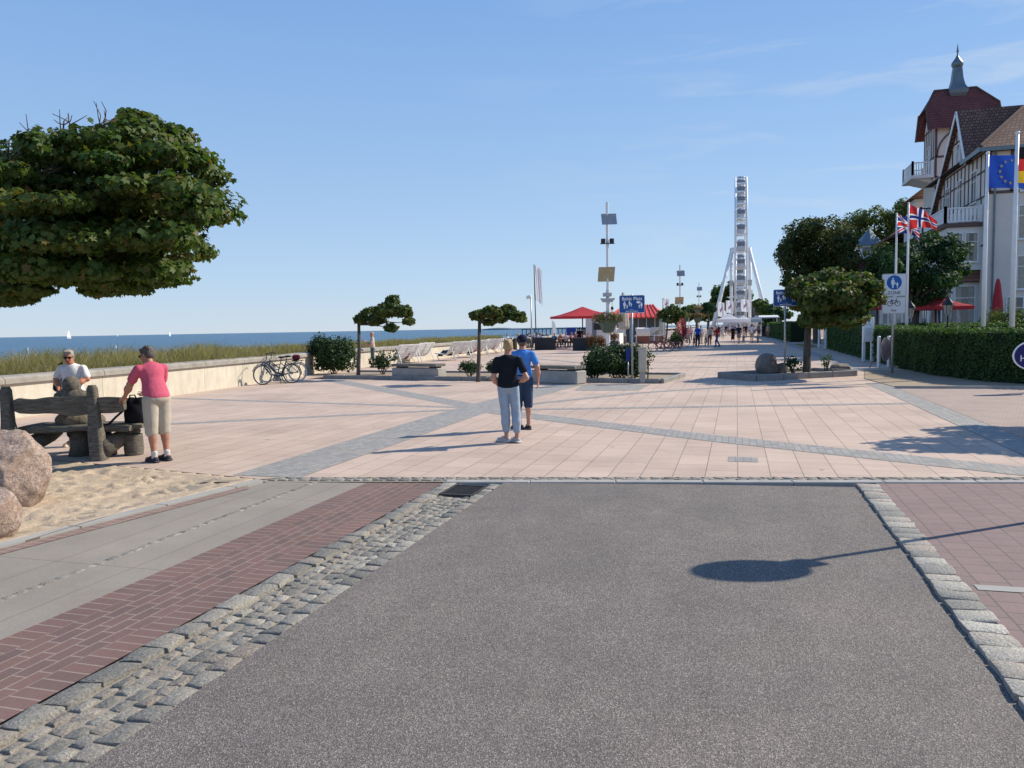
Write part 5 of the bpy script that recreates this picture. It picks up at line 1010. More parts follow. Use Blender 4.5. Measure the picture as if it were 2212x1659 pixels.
FR, FB, FW, FY, FK, FE = flagmat('flag_red', (.62, .04, .04)), flagmat('flag_navy', (.02, .035, .2)), flagmat('flag_white', (.8, .8, .82)), flagmat('flag_gold', (.8, .52, .03)), flagmat('flag_black', (.015, .015, .017)), flagmat('flag_blue', (.02, .075, .42))
def pole_thing(label, x, ytop, Y, base_y=None, r=.052, extra=0.):
    b = AT(x, 705, Y=Y); tz = AT(x, ytop, Y=Y).z + extra; t = thing('flag_pole', label, 'flag pole', (b.x, Y, 0)); MB().tube([(0, 0, 0), (0, 0, tz * .5), (0, 0, tz)], [r * 1.15, r, r * .72], 12).ell((0, 0, tz + r * .4), (r, r, r * .8), 10, 6).build('pole', WHITE, t, smooth=True); return t, b, tz
def flag_thing(label, b, Y): return thing('flag', label, 'flag', (b.x, Y, 0), rad(16))
def norway(u, v):
    x, y = u * 22, v * 16
    if 7 <= x < 9 or 7 <= y < 9: return 1
    if 6 <= x < 10 or 6 <= y < 10: return 2
    return 0
def union(u, v):
    x, y = u * 60, v * 30
    if abs(y - 15) < 3 or abs(x - 30) < 3: return 0
    if abs(y - 15) < 5 or abs(x - 30) < 5: return 2
    d = min(abs((y - 15) * 2 - (x - 30)), abs((y - 15) * 2 + (x - 30))) / 2.236
    return 0 if d < 1.2 else (2 if d < 3.2 else 1)
pt, b, tz = pole_thing('white flag pole carrying the red Norwegian flag', 1958, 440, 38.5); fl = flag_thing('red Norwegian flag with a blue and white cross', b, 38.5); cloth_flag('cloth', 1.3, 1.04, [FR, FB, FW], norway, fl, tz - .05, 44, 32, .11, .3, .6)
pt, b, tz = pole_thing('white flag pole carrying the British flag', 1933, 463, 41); fl = flag_thing('small British flag hanging limply in folds', b, 41); cloth_flag('cloth', 1.15, .86, [FR, FB, FW], union, fl, tz - .02, 60, 30, .15, .6, .3)
pt, b, tz = pole_thing('white flag pole carrying the blue star flag', 2124, 333, 29, r=.065); fl = flag_thing('blue European flag with a ring of gold stars', b, 29)
EW, EH = 1.7, 1.05; eo = cloth_flag('cloth', EW, EH, [FE], lambda u, v: 0, fl, tz - .05, 44, 24, .05, .1, .0)
mb = MB()
for k in range(12):
    a = k * math.pi / 6; u, v = .42 + .34 * .62 * math.cos(a), .5 + .34 * math.sin(a); x = .05 + u * EW * .992; y = .05 * math.sin(u * 7 + v * 1.8) * u ** .6 + .02 * math.sin(u * 15 + v * 4); z = tz - .05 + (v - 1) * EH - .1 * u * u * EH
    for sd in (-.02, .02): mb.add([(x + .066 * (1 if q % 2 == 0 else .42) * math.sin(q * math.pi / 5), y + sd, z + .066 * (1 if q % 2 == 0 else .42) * math.cos(q * math.pi / 5)) for q in range(10)], [tuple(range(10))])
mb.build('stars', flagmat('star_gold', (.85, .75, .35)), fl)
pt, b, tz = pole_thing('tall white flag pole carrying the German flag at the right edge', 2186, 290, 28, r=.07); fl = flag_thing('German flag of black, red and gold at the right edge', b, 28); cloth_flag('cloth', 1.7, 1.1, [FK, FR, FY], lambda u, v: 2 if v < .33 else (1 if v < .67 else 0), fl, AT(2196, 318, Y=28).z, 30, 24, .05, .06)
# white flag on the promenade and its pole, and a small lamp beside it
g = AT(1158, 705, Y=63); tz = AT(1155, 571, Y=63).z; t = thing('flag_pole', 'thin dark flag pole by the sea with a white flag', 'flag pole', (g.x, 63, 0)); MB().tube([(0, 0, 0), (-.1, 0, tz)], [.05, .035], 8).build('pole', DARK, t, smooth=True)
fl = thing('flag', 'long white flag hanging beside the thin dark pole', 'flag', (g.x - .1, 63, 0), rad(16)); cloth_flag('cloth', .62, 2.9, [FW], lambda u, v: 0, fl, tz - .1, 12, 30, .1, .18, -.05)
g = AT(1148, 705, Y=60); tz = AT(1148, 641, Y=60).z; t = thing('street_lamp', 'small angled street lamp beside the thin dark pole', 'street lamp', (g.x, 60, 0)); MB().tube([(0, 0, 0), (0, 0, tz)], .05, 8).build('pole', STEEL, t, smooth=True); MB().bbox((-.16, 0, tz - .02), (.42, .3, .26), .05, ry=rad(-12)).build('lamp_head', WHITE, t)
# market flags near the wheel
for k, (x, y, Y, w, h) in enumerate([(1568, 655, 170, 1.6, 2.6), (1600, 652, 170, 1.8, 2.6), (1550, 658, 165, 1.4, 3.0), (1432, 650, 110, .9, 1.5)]):
    g = AT(x, 705, Y=Y); tz = AT(x, y - 6, Y=Y).z; t = thing('flag_pole', 'distant pole with a white market flag', 'flag pole', (g.x, Y, 0), 0, 'white market flags'); MB().tube([(0, 0, 0), (0, 0, tz)], .06, 6).build('pole', STEEL, t)
    o = thing('flag', 'distant white market flag with a faint pink mark', 'flag', (g.x, Y, 0), rad(16), 'white market flags'); cloth_flag('cloth', w, h, [FW, CL((.5, .3, .34))], lambda u, v: 1 if abs(u - v) < .12 and .25 < u < .75 else 0, o, tz, 10, 12, .15, .1)
# ---- white slatted loungers facing the sea
def lounger():
    t = thing('slatted_lounger', 'x', 'lounger'); Lw = 1.75                      # local: back towards +y, sitter looks to -y, width along x
    prof = [(-.95, .40), (-.75, .44), (-.5, .42), (-.2, .37), (0, .38), (.16, .5), (.34, .74), (.5, .98), (.58, 1.1)]
    mb = MB(); acc = 0
    for (a, b_) in zip(prof[:-1], prof[1:]):
        d = Vector((b_[0] - a[0], b_[1] - a[1])); n = max(1, round(d.length / .105))
        for i in range(n): f = (i + .5) / n; mb.box((0, a[0] + d.x * f, a[1] + d.y * f), (Lw, d.length / n * .72, .022), rx=math.atan2(d.y, d.x))
    mb.build('slats', WHITE, t)
    for x in (-.7, 0, .7): MB().tube([(x, p[0], p[1] - .03) for p in prof], .022, 6).build('rail', WHITE, t, smooth=True)
    for x in (-.7, .7):
        MB().tube([(x, .34, .72), (x, .62, 0)], .024, 6).build('leg', WHITE, t, smooth=True); MB().tube([(x, -.7, .42), (x, -.85, .22), (x, -.62, 0)], .024, 6).build('leg', WHITE, t, smooth=True)
    return t
LRZ = {868: rad(-104), 905: rad(-96), 985: rad(-112), 1025: rad(-112), 1056: rad(-112), 1092: rad(-75)}
LG = lounger(); first = True
for x, y, rz, nm in [(868, 791, 42, 'white slatted lounger nearest the lopsided tree, seen from behind'), (905, 783, 62, 'white slatted lounger with one white haired head above it'), (985, 778, 72, 'white slatted lounger with a reader stretching his legs'), (1025, 772, 74, 'white slatted lounger just left of the flat crowned tree trunk'), (1056, 766, 74, 'white slatted lounger just right of the flat crowned tree trunk'), (1092, 762, 64, 'upright white slatted lounger beside the blond woman')]:
    g = G(x, y); o = LG if first else copy_tree(LG); first = False; o.location = (g.x, g.y, 0); o.rotation_euler = (0, 0, LRZ[x]); o['label'] = nm; o['group'] = 'white loungers facing the sea'
# ---- bicycles
RUB = M('tyre_rubber', (.018, .018, .02), .8, .1, 9)
def bicycle(label, loc, rz, frame_c, white_tyre=False, basket=True, lean=0., group=None, s=1.0):
    t = thing('bicycle', label, 'bicycle', loc, rz, group); t.rotation_euler = (lean, 0, rz); t.scale = (s, s, s); FM = M('bicycle_paint', frame_c, .35, .1, 6, spec=.5); r = .345
    for x, nm in ((-.53, 'rear_wheel'), (.55, 'front_wheel')):
        w = MB().torus((x, 0, r), r - .02, .02, 'Y', 32, 7).build(nm, C((.62, .62, .6)) if white_tyre else RUB, t, smooth=True); MB().torus((x, 0, r), r - .045, .01, 'Y', 28, 6).build('rim', STEEL, w, smooth=True)
        mb = MB(); [mb.tube([(x, .02 * (-1) ** k, r), (x + (r - .05) * math.cos(k * .45), 0, r + (r - .05) * math.sin(k * .45))], .0022, 4) for k in range(14)]; mb.tube([(x, -.05, r), (x, .05, r)], .03, 10); mb.build('spokes', STEEL, w)
        MB().torus((x, 0, r), r + .025, .016, 'Y', 20, 5, rad(20) if x > 0 else rad(0), rad(150) if x > 0 else rad(190)).build('mudguard', FM, t, smooth=True)
    mb = MB(); hd, hb, bb_, st, ra = (.40, 0, .86), (.46, 0, .60), (.02, 0, .29), (-.14, 0, .74), (-.53, 0, r)
    mb.tube([hd, hb], .026, 8).tube([hb, (.25, 0, .36), bb_], .033, 8).tube([bb_, st], .022, 8).tube([(hd[0] + .02, 0, .78), (.1, 0, .5), (-.07, 0, .52)], .02, 8)
    for y in (-.05, .05): mb.tube([bb_, (ra[0], y, r)], .013, 6).tube([st, (ra[0], y, r)], .011, 6).tube([(hb[0], y * .8, .62), (.55, y, r)], .013, 6)
    mb.ell(bb_, (.075, .06, .075), 10, 7); mb.build('frame', FM, t, smooth=True)
    MB().tube([(.38, 0, .86), (.35, 0, 1.06)], .014, 6).tube([(.22, -.31, 1.06), (.3, -.26, 1.09), (.36, -.08, 1.07), (.36, .08, 1.07), (.3, .26, 1.09), (.22, .31, 1.06)], .013, 6).build('handlebar', BLACKM, t, smooth=True)
    MB().tube([st, (-.17, 0, .9)], .014, 6).ell((-.2, 0, .93), (.15, .085, .04), 12, 6).build('saddle', BLACKM, t, smooth=True)
    mb = MB(); mb.box((-.55, 0, .77), (.42, .14, .02)); [mb.tube([(x, y, .76), (-.53, y, r)], .007, 5) for y in (-.07, .07) for x in (-.45, -.68)]; mb.build('carrier', BLACKM, t)
    MB().tube([(.02, -.09, .29), (.14, -.1, .18)], .012, 6).tube([(.02, .09, .29), (-.1, .1, .4)], .012, 6).torus((.02, -.07, .29), .09, .012, 'Y', 18, 5).build('crank', BLACKM, t, smooth=True)
    MB().tube([(-.1, -.04, .28), (-.18, -.18, 0)], .012, 6).tube([(-.1, .04, .28), (-.18, .18, 0)], .012, 6).build('kickstand', BLACKM, t)
    if basket:
        mb = MB(); [mb.torus((.58, 0, .78 + .1 * k), .15 + .015 * k, .008, 'Z', 16, 4) for k in range(3)]; [mb.tube([(.58 + .15 * math.cos(a), .15 * math.sin(a), .78), (.58 + .18 * math.cos(a), .18 * math.sin(a), .98)], .005, 4) for a in [q * .52 for q in range(12)]]; mb.build('basket', STEEL, t)
    return t
g = G(611, 825); bk = bicycle('dark bicycle with white tyres leaning at the sea wall, front one', (g.x, g.y, 0), rad(214), (.02, .03, .06), True, False, rad(-3), 'bicycles parked at the sea wall')
bag = thing('pannier', 'dark red bag on the carrier of the front bicycle', 'bag', (g.x, g.y, 0), rad(214)); MB().bbox((-.5, 0, .88), (.28, .2, .2), .05).build('pouch', CL((.09, .02, .03)), bag)
g = G(566, 831); bicycle('dark blue bicycle turned head on at the sea wall, rear one', (g.x + .42, g.y + .35, 0), rad(238), (.02, .04, .075), False, False, rad(4), 'bicycles parked at the sea wall')
g = G(1428, 760)
for k, (dx, dy) in enumerate([(0, 0), (.45, .55)]): bicycle(['front dark red rental bicycle with a wire basket', 'rear dark red rental bicycle behind the front one'][k], (g.x + dx, g.y + dy, 0), rad(186 - 8 * k), (.27, .015, .03), False, k == 0, rad(3), 'red bicycles parked on the plaza')
for k, (x, y, rz) in enumerate([(1453, 752, 150), (1462, 750, 120), (1470, 748, 160)]):
    g = G(x, y); bicycle('dark parked bicycle among the flowers beyond the red ones', (g.x, g.y, 0), rad(rz), (.03, .03, .035), False, False, rad(3), 'dark bicycles by the flower tubs')
# ================================================================ HOTEL, KIOSKS, FERRIS WHEEL, TENTS, SEA THINGS
PLAST = M('cream_plaster', (.72, .64, .565), .85, .05, .8, bump=.15, bscale=60, dirt=.12); PLASW = M('white_plaster', (.74, .72, .68), .85, .04, .8, dirt=.1)
TIMB = M('brown_timber', (.13, .085, .072), .8, .2, 6); ZINC = M('zinc_sheet', (.16, .20, .215), .45, .15, 3, metal=.5)
def roof_mat(name, a, b, dark, rot):
    t = NT(name); co = t.co(); g = t.n.new('ShaderNodeSeparateXYZ'); t.l.new(co, g.inputs[0])
    i = t.n.new('ShaderNodeCombineXYZ'); t.l.new(g.outputs[0 if rot == 'X' else 1], i.inputs[0]); t.l.new(g.outputs[2], i.inputs[1])
    c, f = t.brick(i.outputs[0], a, b, dark, .24, .22, .022, off=.5); col = t.mix(1, c, t.ramp(t.noise(1.2, 6, .7), [(.3, (.75,) * 3), (.7, (1.2,) * 3)]), 'MULTIPLY')
    t.color(col).rough(.8).bump(f, -1., .12); return t.m
RTILE = {k: roof_mat('roof_tiles_' + k, (.17, .083, .058), (.27, .14, .095), (.045, .026, .022), k) for k in 'XY'}
RRED = {k: roof_mat('tower_tiles_' + k, (.23, .068, .056), (.19, .06, .052), (.07, .03, .028), k) for k in 'XY'}
CURT = M('curtain', (.42, .38, .30), .9, .15, 6)
def window(parent, face, c, w, h, panes=2, name='window', curtain=True, cross=True):   # face: 'S' looks to the sea (-X), 'C' looks to the camera (-Y); c = centre on the wall plane
    fr = MB(); gl = MB(); t_ = .07
    def bx(mb, u0, u1, z0, z1, d0, d1):
        if face == 'S': mb.b2(c[0] - d1, c[0] - d0, c[1] + u0, c[1] + u1, c[2] + z0, c[2] + z1)
        else: mb.b2(c[0] + u0, c[0] + u1, c[1] - d1, c[1] - d0, c[2] + z0, c[2] + z1)
    bx(gl, -w / 2, w / 2, -h / 2, h / 2, -.02, .012)
    for u0, u1, z0, z1 in [(-w / 2 - t_, -w / 2, -h / 2 - t_, h / 2 + t_), (w / 2, w / 2 + t_, -h / 2 - t_, h / 2 + t_), (-w / 2, w / 2, h / 2, h / 2 + t_), (-w / 2, w / 2, -h / 2 - t_, -h / 2)]: bx(fr, u0, u1, z0, z1, -.02, .06)
    for k in range(1, panes): u = -w / 2 + w * k / panes; bx(fr, u - .035, u + .035, -h / 2, h / 2, .0, .05)
    if cross:
        for k in range(panes): u = -w / 2 + w * k / panes; bx(fr, u + (.035 if k else 0), u + w / panes - (.035 if k < panes - 1 else 0), h * .18, h * .18 + .05, .0, .045)
    f = fr.build(name, WHITE, parent); gl.build('pane', GLASS, f)
    sl = MB(); bx(sl, -w / 2 - .1, w / 2 + .1, -h / 2 - t_ - .05, -h / 2 - t_ - .003, 0, .14); sl.build('sill', WHITE, f)
    if curtain:
        cu = MB(); e = -.012; bx(cu, -w / 2 + .02, -w / 2 + w * .3, -h / 2 + .02, h / 2 - .02, .0125, .015); bx(cu, w / 2 - w * .3, w / 2 - .02, -h / 2 + .02, h / 2 - .02, .0125, .015); cu.build('curtain', CURT, f)
    return f
H0X, H0Y = 14.5, 53.4
hotel = thing('hotel', 'half timbered cream hotel with a spired red roofed tower', 'hotel', (0, 0, 0))
EV = 12.15
MB().b2(H0X, 34, H0Y, 67.0, -.2, EV).b2(15.2, 40, 67.0, 70, -.2, 11.0).b2(34, 52, H0Y + .5, 67, -.2, EV).build('wall', PLAST, hotel)
# timber framing on the sea face and the camera face
mb = MB(); x = H0X
def beamS(y0, z0, y1, z1, w=.15, xx=None): w *= .72; X_ = xx if xx is not None else H0X; d = Vector((y1 - y0, z1 - z0)); mb.box((X_ - .02, (y0 + y1) / 2, (z0 + z1) / 2), (.06, d.length, w), rx=math.atan2(d.y, d.x))
def beamC(x0, z0, x1, z1, w=.15, yy=None): Y_ = yy if yy is not None else H0Y; d = Vector((x1 - x0, z1 - z0)); mb.box(((x0 + x1) / 2, Y_ - .02, (z0 + z1) / 2), (d.length, .06, w), ry=-math.atan2(d.y, d.x))
for z in (9.3, 10.85, 11.95, 6.35): beamS(53.5, z, 66.2, z, .13)
for k in range(15): beamS(53.7 + k * .88, 9.3, 53.7 + k * .88, 11.95, .12)
for k in range(8): beamS(54.4 + k * 1.6, 6.35, 54.4 + k * 1.6, 9.3, .11) if k in (0, 2, 5, 7) else None
for z in (9.45, 10.6, 11.95): beamC(14.55, z, 33, z, .17)
for k in range(16): beamC(14.65 + k * 1.15, 9.45, 14.65 + k * 1.15, 11.95, .16)
for xx in (17.2, 19.6): beamC(xx, 9.45, xx + 1, 10.6, .12)
mb.build('timber_frame', TIMB, hotel)
for y in (56.0, 59.2, 62.4): window(hotel, 'S', (H0X, y, 10.2), 1.15, 1.9, 2)
for y in (55.8, 58.9, 62.0): window(hotel, 'S', (H0X, y, 7.6), 1.0, 1.7, 2)
for xx in (17.0, 20.2, 23.4, 26.6): window(hotel, 'C', (xx, H0Y, 7.6), 1.5, 1.9, 2)
for xx in (17.0, 20.2, 23.4): window(hotel, 'C', (xx, H0Y, 10.0), 1.4, 1.0, 2); window(hotel, 'C', (xx, H0Y, 4.6), 1.5, 1.9, 2)
for xx in (16.6, 20.2, 23.4): window(hotel, 'C', (xx, H0Y, 2.1), 1.7, 2.0, 2)
# bay with balcony on the sea side
MB().b2(12.6, H0X - .003, 54.2, 66, 4.9, 7.55).build('bay_wall', PLASW, hotel)
for y in (55.7, 58.4, 61.1, 63.8): window(hotel, 'S', (12.6, y, 6.3), 1.7, 1.7, 2)
for xx in (13.0, 13.85): window(hotel, 'C', (xx + .1, 54.2, 6.3), .62, 1.7, 1)
MB().b2(12.35, H0X - .003, 54.0, 66.2, 7.56, 7.8).build('balcony_floor', TIMB, hotel)
def railing(parent, pts, z0, h, m, step=.16, thick=.06, name='railing'):
    mb = MB(); 
    for a, b in zip(pts[:-1], pts[1:]):
        a, b = Vector(a), Vector(b); d = b - a; L = d.length; an = math.atan2(d.y, d.x); c = (a + b) / 2
        mb.box((c.x, c.y, z0 + h), (L, .09, .08), rz=an); mb.box((c.x, c.y, z0 + .1), (L, .07, .06), rz=an)
        n = max(2, int(L / step))
        for i in range(n): q = a + d * ((i + .5) / n); mb.box((q.x, q.y, z0 + h / 2 + .03), (thick * 1.3, .035, h - .16), rz=an)
        for q in (a, b): mb.box((q.x, q.y, z0 + h / 2 + .05), (.15, .15, h + .16))
    return mb.build(name, m, parent)
railing(hotel, [(14.4, 54.1), (12.45, 54.1), (12.45, 60), (12.45, 66)], 7.8, .92, WHITE, .2, .1)
# ground floor veranda with red tiled skirt roof
MB().b2(11.7, H0X - .004, 54.6, 72, -.2, 4.15).build('veranda_wall', PLASW, hotel)
MB().prism([(11.3, 4.16), (H0X - .005, 4.16), (H0X - .005, 5.2), (12.59, 5.2)], 54.3, 72.3, 'Y').build('veranda_roof', RTILE['Y'], hotel)
for y in (55.6, 58.3, 61.0, 63.7, 66.4, 69.1): window(hotel, 'S', (11.7, y, 2.75), 2.1, 2.3, 2)
for xx in (12.45, 13.75): window(hotel, 'C', (xx, 54.6, 2.75), 1.05, 2.3, 2 if xx < 13 else 1)
# main hipped roof behind the camera face and the cross gable
rz_ = 16.8
MB().add([(14.0, 53.0, EV - .05), (53, 53.0, EV - .05), (53, 67.4, EV - .05), (14.0, 67.4, EV - .05), (20.2, 60.2, 17.6), (47, 60.2, 17.6)], [(3, 2, 1, 0), (0, 1, 5, 4), (1, 2, 5), (2, 3, 4, 5), (3, 0, 4)]).build('roof', [RTILE['X']], hotel)
MB().tube([(14.0, 53.0, EV), (20.2, 60.2, 17.65)], .13, 6).tube([(20.2, 60.2, 17.65), (47, 60.2, 17.65)], .13, 6).build('ridge', M('ridge_tiles', (.12, .07, .055), .8), hotel)
MB().b2(14.02, 53, 52.93, 53.02, EV - .3, EV - .06).b2(13.93, 14.02, 52.93, 57.2, EV - .3, EV - .06).build('gutter', ZINC, hotel)
for yy, xx in ((53.28, 14.9),): MB().tube([(xx, yy, EV - .25), (xx, yy, 0)], .06, 8).build('downpipe', ZINC, hotel)
MB().prism([(57.2, EV + .02), (63.0, EV + .02), (59.2, 15.55)], H0X - .02, 22, 'X').build('gable', PLAST, hotel)
mb = MB(); beamS(57.5, EV + .2, 62.6, EV + .2, .14, H0X - .03); beamS(58.2, 13.9, 61.0, 13.9, .12, H0X - .03); [beamS(y, EV + .25, y, z, .12, H0X - .03) for y, z in ((58.1, 13.6), (59.2, 15.3), (60.2, 14.4), (61.2, 13.6))]; mb.build('gable_timber', TIMB, hotel)
window(hotel, 'S', (H0X - .03, 58.75, 13.05), .75, 1.25, 1); window(hotel, 'S', (H0X - .03, 59.75, 13.05), .75, 1.25, 1)
for s_ in (-1, 1):
    y0, y1, z0, z1 = (59.2, 56.75, 15.85, 12.0) if s_ < 0 else (59.2, 65.9, 15.85, 9.9); mb = MB(); nx_ = Vector((y1 - y0, z1 - z0)).normalized(); of = Vector((-nx_.y * s_, nx_.x * s_)) * .1
    mb.add([(H0X - .35, y0, z0), (H0X - .35, y1, z1), (23, y1, z1), (23, y0, z0), (H0X - .35, y0, z0 - .18), (H0X - .35, y1, z1 - .18), (23, y1, z1 - .18), (23, y0, z0 - .18)], [(0, 1, 2, 3), (7, 6, 5, 4), (0, 4, 5, 1), (1, 5, 6, 2), (3, 2, 6, 7), (0, 3, 7, 4)]); mb.build('gable_roof', RTILE['X'], hotel)
    mb = MB(); d = Vector((y1 - y0, z1 - z0)); mb.box((H0X - .38, (y0 + y1) / 2, (z0 + z1) / 2 - .14), (.05, d.length, .26), rx=math.atan2(d.y, d.x)); mb.build('barge_board', WHITE, hotel)
# recessed bays between gable and tower with small balconies
for z in (6.4, 9.5):
    MB().b2(13.6, 15.19, 66.8, 69.6, z - .25, z).prism([(13.9, z - .6), (15.19, z - .6), (15.19, z - .25), (13.6, z - .25)], 66.9, 69.5, 'Y').build('balcony_floor', PLASW, hotel); railing(hotel, [(15.1, 66.9), (13.7, 66.9), (13.7, 69.5)], z, .95, BLACKM, .14, .02, 'balcony_railing')
    window(hotel, 'S', (15.2, 68.2, z + 1.05), 1.2, 2.0, 2)
# tower
TX0, TX1, TY0, TY1 = 15.2, 19.3, 70.0, 73.5
tw = MB().b2(TX0, TX1, TY0, TY1, -.2, 17.5).prism([(TY0 + .05, 17.5), (TY1 - .05, 17.5), (TY1 - .75, 18.5), (TY0 + .75, 18.5)], TX0 + .001, TX1 - .001, 'X').build('tower', PLAST, hotel)
ym = (TY0 + TY1) / 2; ez, rz2 = 17.0, 20.55; ov = .55
MB().add([(TX0 - ov, TY0 - ov, ez), (TX1 + ov, TY0 - ov, ez), (TX1 + ov, TY1 + ov, ez), (TX0 - ov, TY1 + ov, ez), (TX0 + .3, ym, rz2), (TX1 - .75, ym, rz2), (TX0 - ov, TY0 + .45, 18.95), (TX0 - ov, TY1 - .45, 18.95), (TX1 + ov, TY0 + .45, 18.95), (TX1 + ov, TY1 - .45, 18.95)],
         [(0, 1, 8, 5, 4, 6), (2, 3, 7, 4, 5, 9), (6, 4, 7), (8, 9, 5)]).build('tower_roof', RRED['X'], hotel)
mb = MB()
for a, b in (((TX0 - ov, TY0 - ov, ez), (TX0 - ov, TY0 + .45, 18.95)), ((TX0 - ov, TY1 + ov, ez), (TX0 - ov, TY1 - .45, 18.95)), ((TX0 - ov, TY0 + .45, 18.95), (TX0 + .3, ym, rz2)), ((TX0 + .3, ym, rz2), (TX1 - .75, ym, rz2)), ((TX1 - .75, ym, rz2), (TX1 + ov, TY0 + .45, 18.95)), ((TX1 + ov, TY0 + .45, 18.95), (TX1 + ov, TY0 - ov, ez))):
    if b[1] == TY1 - .45: MB().tube([a, b], .09, 6).build('verge', TIMB, hotel)
    else: mb.tube([a, b], .09, 6)
mb.build('verge', M('verge_brown', (.10, .065, .055), .8), hotel)
sx = AT(2067, 180, Y=ym).x
def sq(w, z, n=8): return [(sx + w * math.cos(math.pi / 4 + 2 * math.pi * k / n) * 1.0, ym + w * math.sin(math.pi / 4 + 2 * math.pi * k / n), z) for k in range(n)]
mb = MB(); mb.rings([[(sx - w, ym - w, z), (sx + w, ym - w, z), (sx + w, ym + w, z), (sx - w, ym + w, z)] for w, z in ((.02, 18.75), (.66, 20.1), (.7, 20.35), (.5, 20.75), (.38, 21.3), (.31, 22.1), (.29, 22.25))]); mb.build('spire', ZINC, hotel)
zt = AT(2067, 96, Y=ym).z; MB().lathe([(.3, 22.2), (.42, 22.35), (.45, 22.48), (.42, 22.62), (.3, 22.8), (.16, 23.0), (.07, 23.2), (.04, 23.4), (.09, 23.46), (.02, max(23.6, zt))], (sx, ym, 0), 12).build('onion_dome', ZINC, hotel, smooth=True, angle=60)
mb = MB()
for z in (14.9, 17.3, 13.3): beamC(TX0 + .1, z, TX1, z, .15, TY0)
for xx in (TX0 + .12, TX0 + 1.15, TX0 + 1.95, TX0 + 2.8, TX1 - .12): beamC(xx, 13.3, xx, 17.3, .15, TY0)
for k in range(6):
    a0, a1 = k * 15, (k + 1) * 15; r_ = 1.9; beamC(TX0 + .2 + r_ - r_ * math.cos(rad(a0)), 14.95 + r_ * math.sin(rad(a0)) * 1.1, TX0 + .2 + r_ - r_ * math.cos(rad(a1)), 14.95 + r_ * math.sin(rad(a1)) * 1.1, .12, TY0)
for k in range(6): beamS(TY0 + .15 + k * .64, 13.3, TY0 + .15 + k * .64, 17.5, .1, TX0)
for z in (13.3, 14.9, 17.3): beamS(TY0, z, TY1, z, .13, TX0)
mb.build('tower_timber', TIMB, hotel)
window(hotel, 'S', (TX0 - .03, ym, 14.9), 1.0, 2.1, 1); window(hotel, 'S', (TX0 - .02, ym, 18.0), .6, .9, 1)
for z in (10.2, 7.3): window(hotel, 'S', (TX0, ym, z), 1.0, 1.9, 2)
MB().b2(13.55, TX0 - .002, TY0 - .1, TY1 + .1, 13.3, 13.55).prism([(14.3, 13.15), (TX0 - .002, 12.9), (TX0 - .002, 13.299), (13.9, 13.299)], TY0 + .3, TY1 - .3, 'Y').build('balcony_floor', PLASW, hotel); railing(hotel, [(15.1, TY0), (13.65, TY0), (13.65, TY1), (15.1, TY1)], 13.55, 1.0, WHITE, .17, .06, 'balcony_railing')
# wing beyond the tower stepping down
MB().b2(15.6, 24, 73.5, 88, -.2, 10.2).build('far_wing_wall', PLASW, hotel); MB().prism([(14.6, 10.21), (25, 10.21), (19.8, 14)], 73.6, 88.5, 'Y').build('far_wing_roof', RTILE['Y'], hotel)
MB().b2(14.9, 17, 75.2, 78.2, 8.5, 12.4).build('oriel_wall', PLASW, hotel); MB().prism([(14.4, 12.41), (17.4, 12.41), (15.9, 13.6)], 74.8, 78.6, 'Y').build('oriel_roof', RTILE['Y'], hotel)
window(hotel, 'S', (14.9, 76.7, 11.3), 1.3, 1.3, 2)
MB().b2(14.0, 15.59, 79.5, 86, 6.6, 6.85).build('balcony_floor', PLASW, hotel); railing(hotel, [(15.5, 79.6), (14.1, 79.6), (14.1, 85.9)], 6.85, .95, BLACKM, .2, .03, 'balcony_railing')
MB().prism([(13.2, 9.3), (15.59, 10.2), (15.59, 10.4), (13.2, 9.5)], 78.8, 88.2, 'Y').build('canopy_roof', RTILE['Y'], hotel)
for y in (80.5, 83.0, 85.5): window(hotel, 'S', (15.6, y, 8.0), 1.1, 1.9, 2); window(hotel, 'S', (15.6, y, 4.2), 1.1, 1.9, 2)
# house with turret roofs behind the trees
hs = thing('turret_house', 'red roofed house with two small grey turrets between the trees', 'house', (0, 0, 0)); Yh = 84.; pc = AT(1881, 560, Y=Yh); sc = (pc - Vector((0, 0, EYE))).dot(_fw) / FL
MB().b2(pc.x - 3.5, pc.x + 5, Yh, Yh + 8, -.2, 5.6).build('wall', PLASW, hs)
MB().add([(pc.x - 4.3, Yh - .8, 5.5), (pc.x + 5.8, Yh - .8, 5.5), (pc.x + 5.8, Yh + 9, 5.5), (pc.x - 4.3, Yh + 9, 5.5), (pc.x - 1.3, Yh + 3, 8.9), (pc.x + 2.3, Yh + 3, 8.9)], [(0, 1, 5, 4), (1, 2, 5), (2, 3, 4, 5), (3, 0, 4), (3, 2, 1, 0)]).build('roof', RRED['X'], hs)
def turret(x, y, z0, r, h, hr):
    tw_ = MB().lathe([(r, z0), (r, z0 + h)], (x, y, 0), 8).build('turret', WHITE, hs); MB().lathe([(r * 1.25, z0 + h), (r * 1.2, z0 + h + .05), (r * .55, z0 + h + hr * .55), (.04, z0 + h + hr)], (x, y, 0), 8).build('turret_roof', ZINC, tw_)
    mb = MB()
    for k in range(8): a = 2 * math.pi * (k + .5) / 8; q = r * math.cos(math.pi / 8); mb.box((x + (q + .005) * math.cos(a), y + (q + .005) * math.sin(a), z0 + h * .55), (.03, r * .5, h * .6), rz=a)
    mb.build('turret_window', GLASS, tw_)
turret(pc.x, Yh + 1.2, 8.1, 1.25, 1.3, 1.75); p2 = AT(1829, 575, Y=Yh - 2); turret(p2.x, Yh - 1.5, p2.z - 1.2, .85, 1.0, 1.5)
MB().b2(p2.x - .9, p2.x + .9, Yh - 2.3, Yh - .6, 0, p2.z - 1.2).build('oriel', PLASW, hs)
